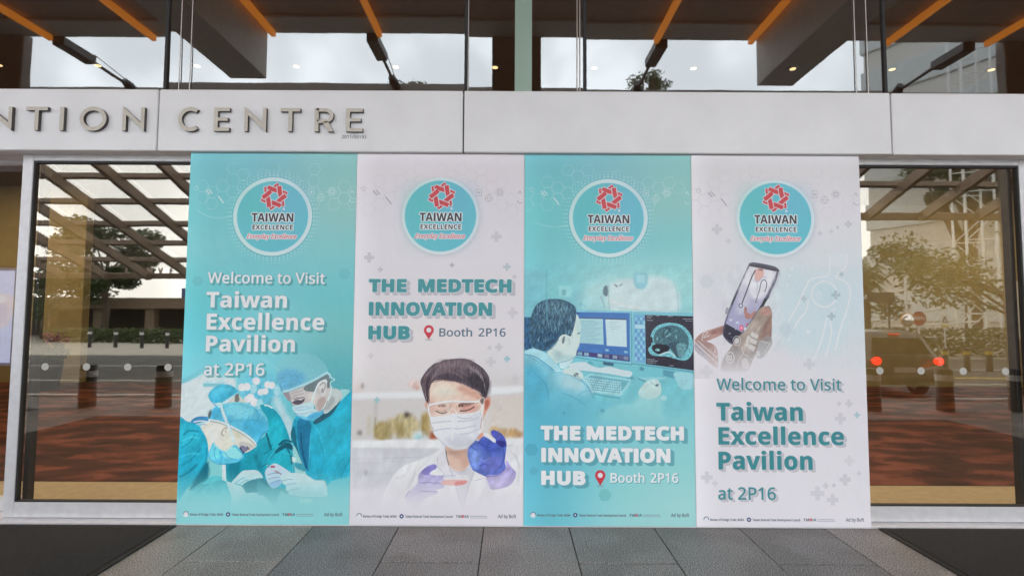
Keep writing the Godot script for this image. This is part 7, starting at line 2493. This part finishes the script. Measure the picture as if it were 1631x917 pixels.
	ln([843.0,252.5,840.8,247.2,842.8,237.4,848.2,225.5,855.8,214.8,863.4,208.2,869.0,207.5,871.2,212.8,869.2,222.6,863.8,234.5,856.2,245.2,848.6,251.8,843.0,252.5],2.2,H(140,138,150,0.6))
	ln([812,265,810,273,805,280,798,285,790,287,781,285,774,280,769,273,768,265,769,256,774,249,781,244,790,243,798,244,805,249,810,256,812,265],2.2,H(140,138,150,0.6))
	ln([768,265,812,265],2,H(140,138,150,0.6),0.0,false)
	ln([790,243,780,265,790,287],2,H(140,138,150,0.6))
	ln([790,243,800,265,790,287],2,H(140,138,150,0.6))
	ln([715,212,745,212,745,252,715,252,715,212],2.5,H(140,138,150,0.6),0.0,false)
	plus(730,232,8,H(140,138,150,0.6))
	ln([365,200,365,212,352,238,380,238,367,212,367,200],2.2,H(140,138,150,0.6),0.0,false)
	ln([25,210,45,200,55,212,38,226,25,210],2.2,H(140,138,150,0.6))
	ln([965,238,975,222,985,240],4,H(140,138,150,0.6))
	ln([960,280,975,295,990,290],4,H(140,138,150,0.6))
	plus(146,443,31,H(184,182,190,0.68))
	plus(213,513,16,H(188,186,194,0.68))
	plus(925,409,22,H(180,180,190,0.68))
	plus(861,428,11,H(176,176,186,0.68))
	plus(756,464,14,H(184,184,192,0.68))
	plus(824,451,13,H(184,184,192,0.68))
	plus(875,705,14,H(150,166,176,0.68))
	plus(838,828,26,H(152,170,180,0.68))
	plus(650,851,18,H(166,178,188,0.68))
	plus(808,952,24,H(150,170,180,0.68))
	plus(670,1231,33,H(190,188,196,0.68))
	plus(73,1277,37,H(198,195,202,0.68))
	plus(895,1457,22,H(186,184,192,0.68))
	plus(837,1459,14,H(186,184,192,0.68))
	plus(940,1522,17,H(130,170,182,0.68))
	plus(843,1544,33,H(188,185,193,0.68))
	plus(886,1782,29,H(196,193,200,0.68))
	plus(940,1853,14,H(188,186,194,0.68))
	plus(859,1889,33,H(184,182,190,0.68))
	plus(746,1924,18,H(184,182,190,0.68))
	plus(793,1921,11,H(168,172,182,0.68))
	plus(698,1967,39,H(188,186,194,0.68))
	plus(784,2002,33,H(186,184,192,0.68))
	plus(63,1880,33,H(192,190,198,0.68))
	plus(109,1913,18,H(192,190,198,0.68))
	el(496,385,238,234,H(178,182,190,0.6),12)
	el(494,377,231,231,H(206,215,221),2)
	el(494,377,213,213,H(95,182,196),0.0)
	el(397,355,63,111,H(84,180,172,0.8),60)
	el(594,347,59,111,H(112,168,204,0.9),60)
	emblem(500,257,74)
	tx("TAIWAN",370,618,358,408,700,H(212,222,230),6,[Vector2.ZERO],0)
	tx("TAIWAN",370,618,358,408,700,H(58,58,68),0.6,[Vector2.ZERO],0)
	tx("EXCELLENCE",376,617,428,456,700,H(212,222,230),5,[Vector2.ZERO],0)
	tx("EXCELLENCE",376,617,428,456,700,H(58,58,68),0,[Vector2.ZERO],0)
	tx("Everyday Excellence",341,635,483,511,401,H(212,222,230),4.5,[Vector2.ZERO],0.35)
	tx("Everyday Excellence",341,635,483,511,401,H(196,72,88),0.4,[Vector2.ZERO],0.35)
	tx("Welcome to Visit",128,853,1317,1381,400,H(178,176,184,0.9),1.8,trail(14.399999999999999,12,6),0,0)
	tx("Welcome to Visit",128,853,1317,1381,400,H(58,128,136),0.8,[Vector2.ZERO],0,0)
	tx("Taiwan",125,624,1457,1555,700,H(178,176,184,0.9),2.6,trail(15.6,13,6),0,0)
	tx("Taiwan",125,624,1457,1555,700,H(58,128,136),1.6,[Vector2.ZERO],0,0)
	tx("Excellence",135,858,1597,1692,700,H(178,176,184,0.9),2.6,trail(15.6,13,6),0,0)
	tx("Excellence",135,858,1597,1692,700,H(58,128,136),1.6,[Vector2.ZERO],0,0)
	tx("Pavilion",133,673,1735,1833,700,H(178,176,184,0.9),2.6,trail(15.6,13,6),0,0)
	tx("Pavilion",133,673,1735,1833,700,H(58,128,136),1.6,[Vector2.ZERO],0,0)
	tx("at 2P16",127,456,1936,2003,400,H(178,176,184,0.9),2.2,trail(14.399999999999999,12,6),0,0)
	tx("at 2P16",127,456,1936,2003,400,H(58,128,136),1.2,[Vector2.ZERO],0,0)
	el(55,2116,16,16,H(212,210,218),0.0)
	ln([41,2115,45,2106,55,2101,66,2106,70,2117],4,H(90,96,120))
	tx("Bureau of Foreign Trade, MOEA",79,272,2111,2123,400,H(95,100,112),0.5)
	for i in 8:
		el(300+9*cos(TAU*i/8),2116+9*sin(TAU*i/8),4,4,H(45,58,100),0.0)
	el(300,2116,9,9,H(45,58,100),0.0)
	el(300,2116,5,5,H(212,210,218),0.0)
	tx("Taiwan External Trade Development Council",321,593,2111,2123,400,H(95,100,112),0.5)
	tx("TM",613,645,2108,2123,700,H(70,70,84))
	tx("B",648,663,2108,2123,700,H(175,60,80),0.2)
	tx("IA",666,688,2108,2123,700,H(60,100,110))
	ln([694,2123,795,2123],2,H(130,134,146),0.0,false)
	for i in 16:
		sg([696+i*6,2112,700+i*6,2112,700+i*6,2116,696+i*6,2116],H(120,124,138))
	tx("Ad by Boft",856,960,2105,2123,400,H(88,92,104),0.4)

# many small flecks inside an ellipse
func speckle(x: float, y: float, rx: float, ry: float, n: int, col: Color, r0: float, r1: float, s: int) -> void:
	var r := RandomNumberGenerator.new()
	r.seed = s
	var dot := Image.create(3, 3, false, Image.FORMAT_RGBA8)
	for i in n:
		var p := Vector2.from_angle(r.randf() * TAU) * sqrt(r.randf()) * Vector2(rx, ry) + Vector2(x, y)
		var q := maxi(1, int(round(r.randf_range(r0, r1) * S * 1.6)))
		dot = Image.create(q, q, false, Image.FORMAT_RGBA8)
		dot.fill(col)
		C.blend_rect(dot, Rect2i(0, 0, q, q), Vector2i(p * S))

func paint_display(im: Image) -> void:
	C = im
	S = 0.256
	C.fill(Color8(105, 140, 240, 255))
	sm([0, 0, 1000, 0, 1000, 900, 0, 900], Color8(135, 165, 240, 255), 60)
	sm([100, 420, 420, 380, 520, 600, 440, 860, 180, 860, 80, 620], Color8(217, 167, 106, 255), 20)
	sm([180, 560, 440, 540, 420, 800, 200, 810], Color8(168, 103, 47, 255), 20)
	el(320, 470, 140, 60, Color8(239, 227, 210, 255), 10)
	tx("NEED", 60, 580, 1010, 1130, 400, Color8(74, 90, 158, 255), 2)
	ln([60, 1210, 700, 1210], 30, Color8(125, 140, 196, 255))
	ln([60, 1290, 620, 1290], 30, Color8(125, 140, 196, 255))
	ln([60, 1360, 500, 1360], 20, Color8(125, 140, 196, 255))
	ln([60, 1420, 440, 1420], 20, Color8(125, 140, 196, 255))
	S = 0.72

func banners() -> void:
	var bx := [-2.304, -1.111, 0.085, 1.275, 2.477]
	var labels := ["teal board of surgeons inviting visitors to the Taiwan Excellence Pavilion, beside the left door", "white board with a masked man in blue gloves under THE MEDTECH INNOVATION HUB", "teal board with a man at computer screens showing a brain scan", "white board with hands holding a phone, nearest the right door"]
	var painters := [print_surgeons, print_lab, print_computer, print_phone]
	var ripple := bump_tex(0.006, 10.0, 71)
	for i in 4:
		var w: float = bx[i + 1] - bx[i]
		var h := 2.592
		C = Image.create(720, int(round(720.0 * h / w)), false, Image.FORMAT_RGBA8)
		C.fill(Color.WHITE)
		painters[i].call()
		var m := mat(Color.WHITE, 0.32)
		m.metallic_specular = 0.42
		m.normal_enabled = true
		m.normal_texture = ripple
		m.normal_scale = 0.2
		m.albedo_texture = ImageTexture.create_from_image(C)
		m.texture_repeat = false
		var t := thing("exhibition_board", labels[i], "banner", Vector3((bx[i] + bx[i + 1]) / 2, 0.01, [0.0, 0.0015, 0.0, 0.002][i]), 0.0, "printed boards in front of the doors")
		part(t, "board", cbox(Vector3(w - 0.0015, h, 0.012), 0.0012), M.board_edge, Vector3(0, h / 2, -0.0068))
		part(t, "print", uv_quad(w - 0.004, h - 0.003), m, Vector3(0, h / 2, 0))
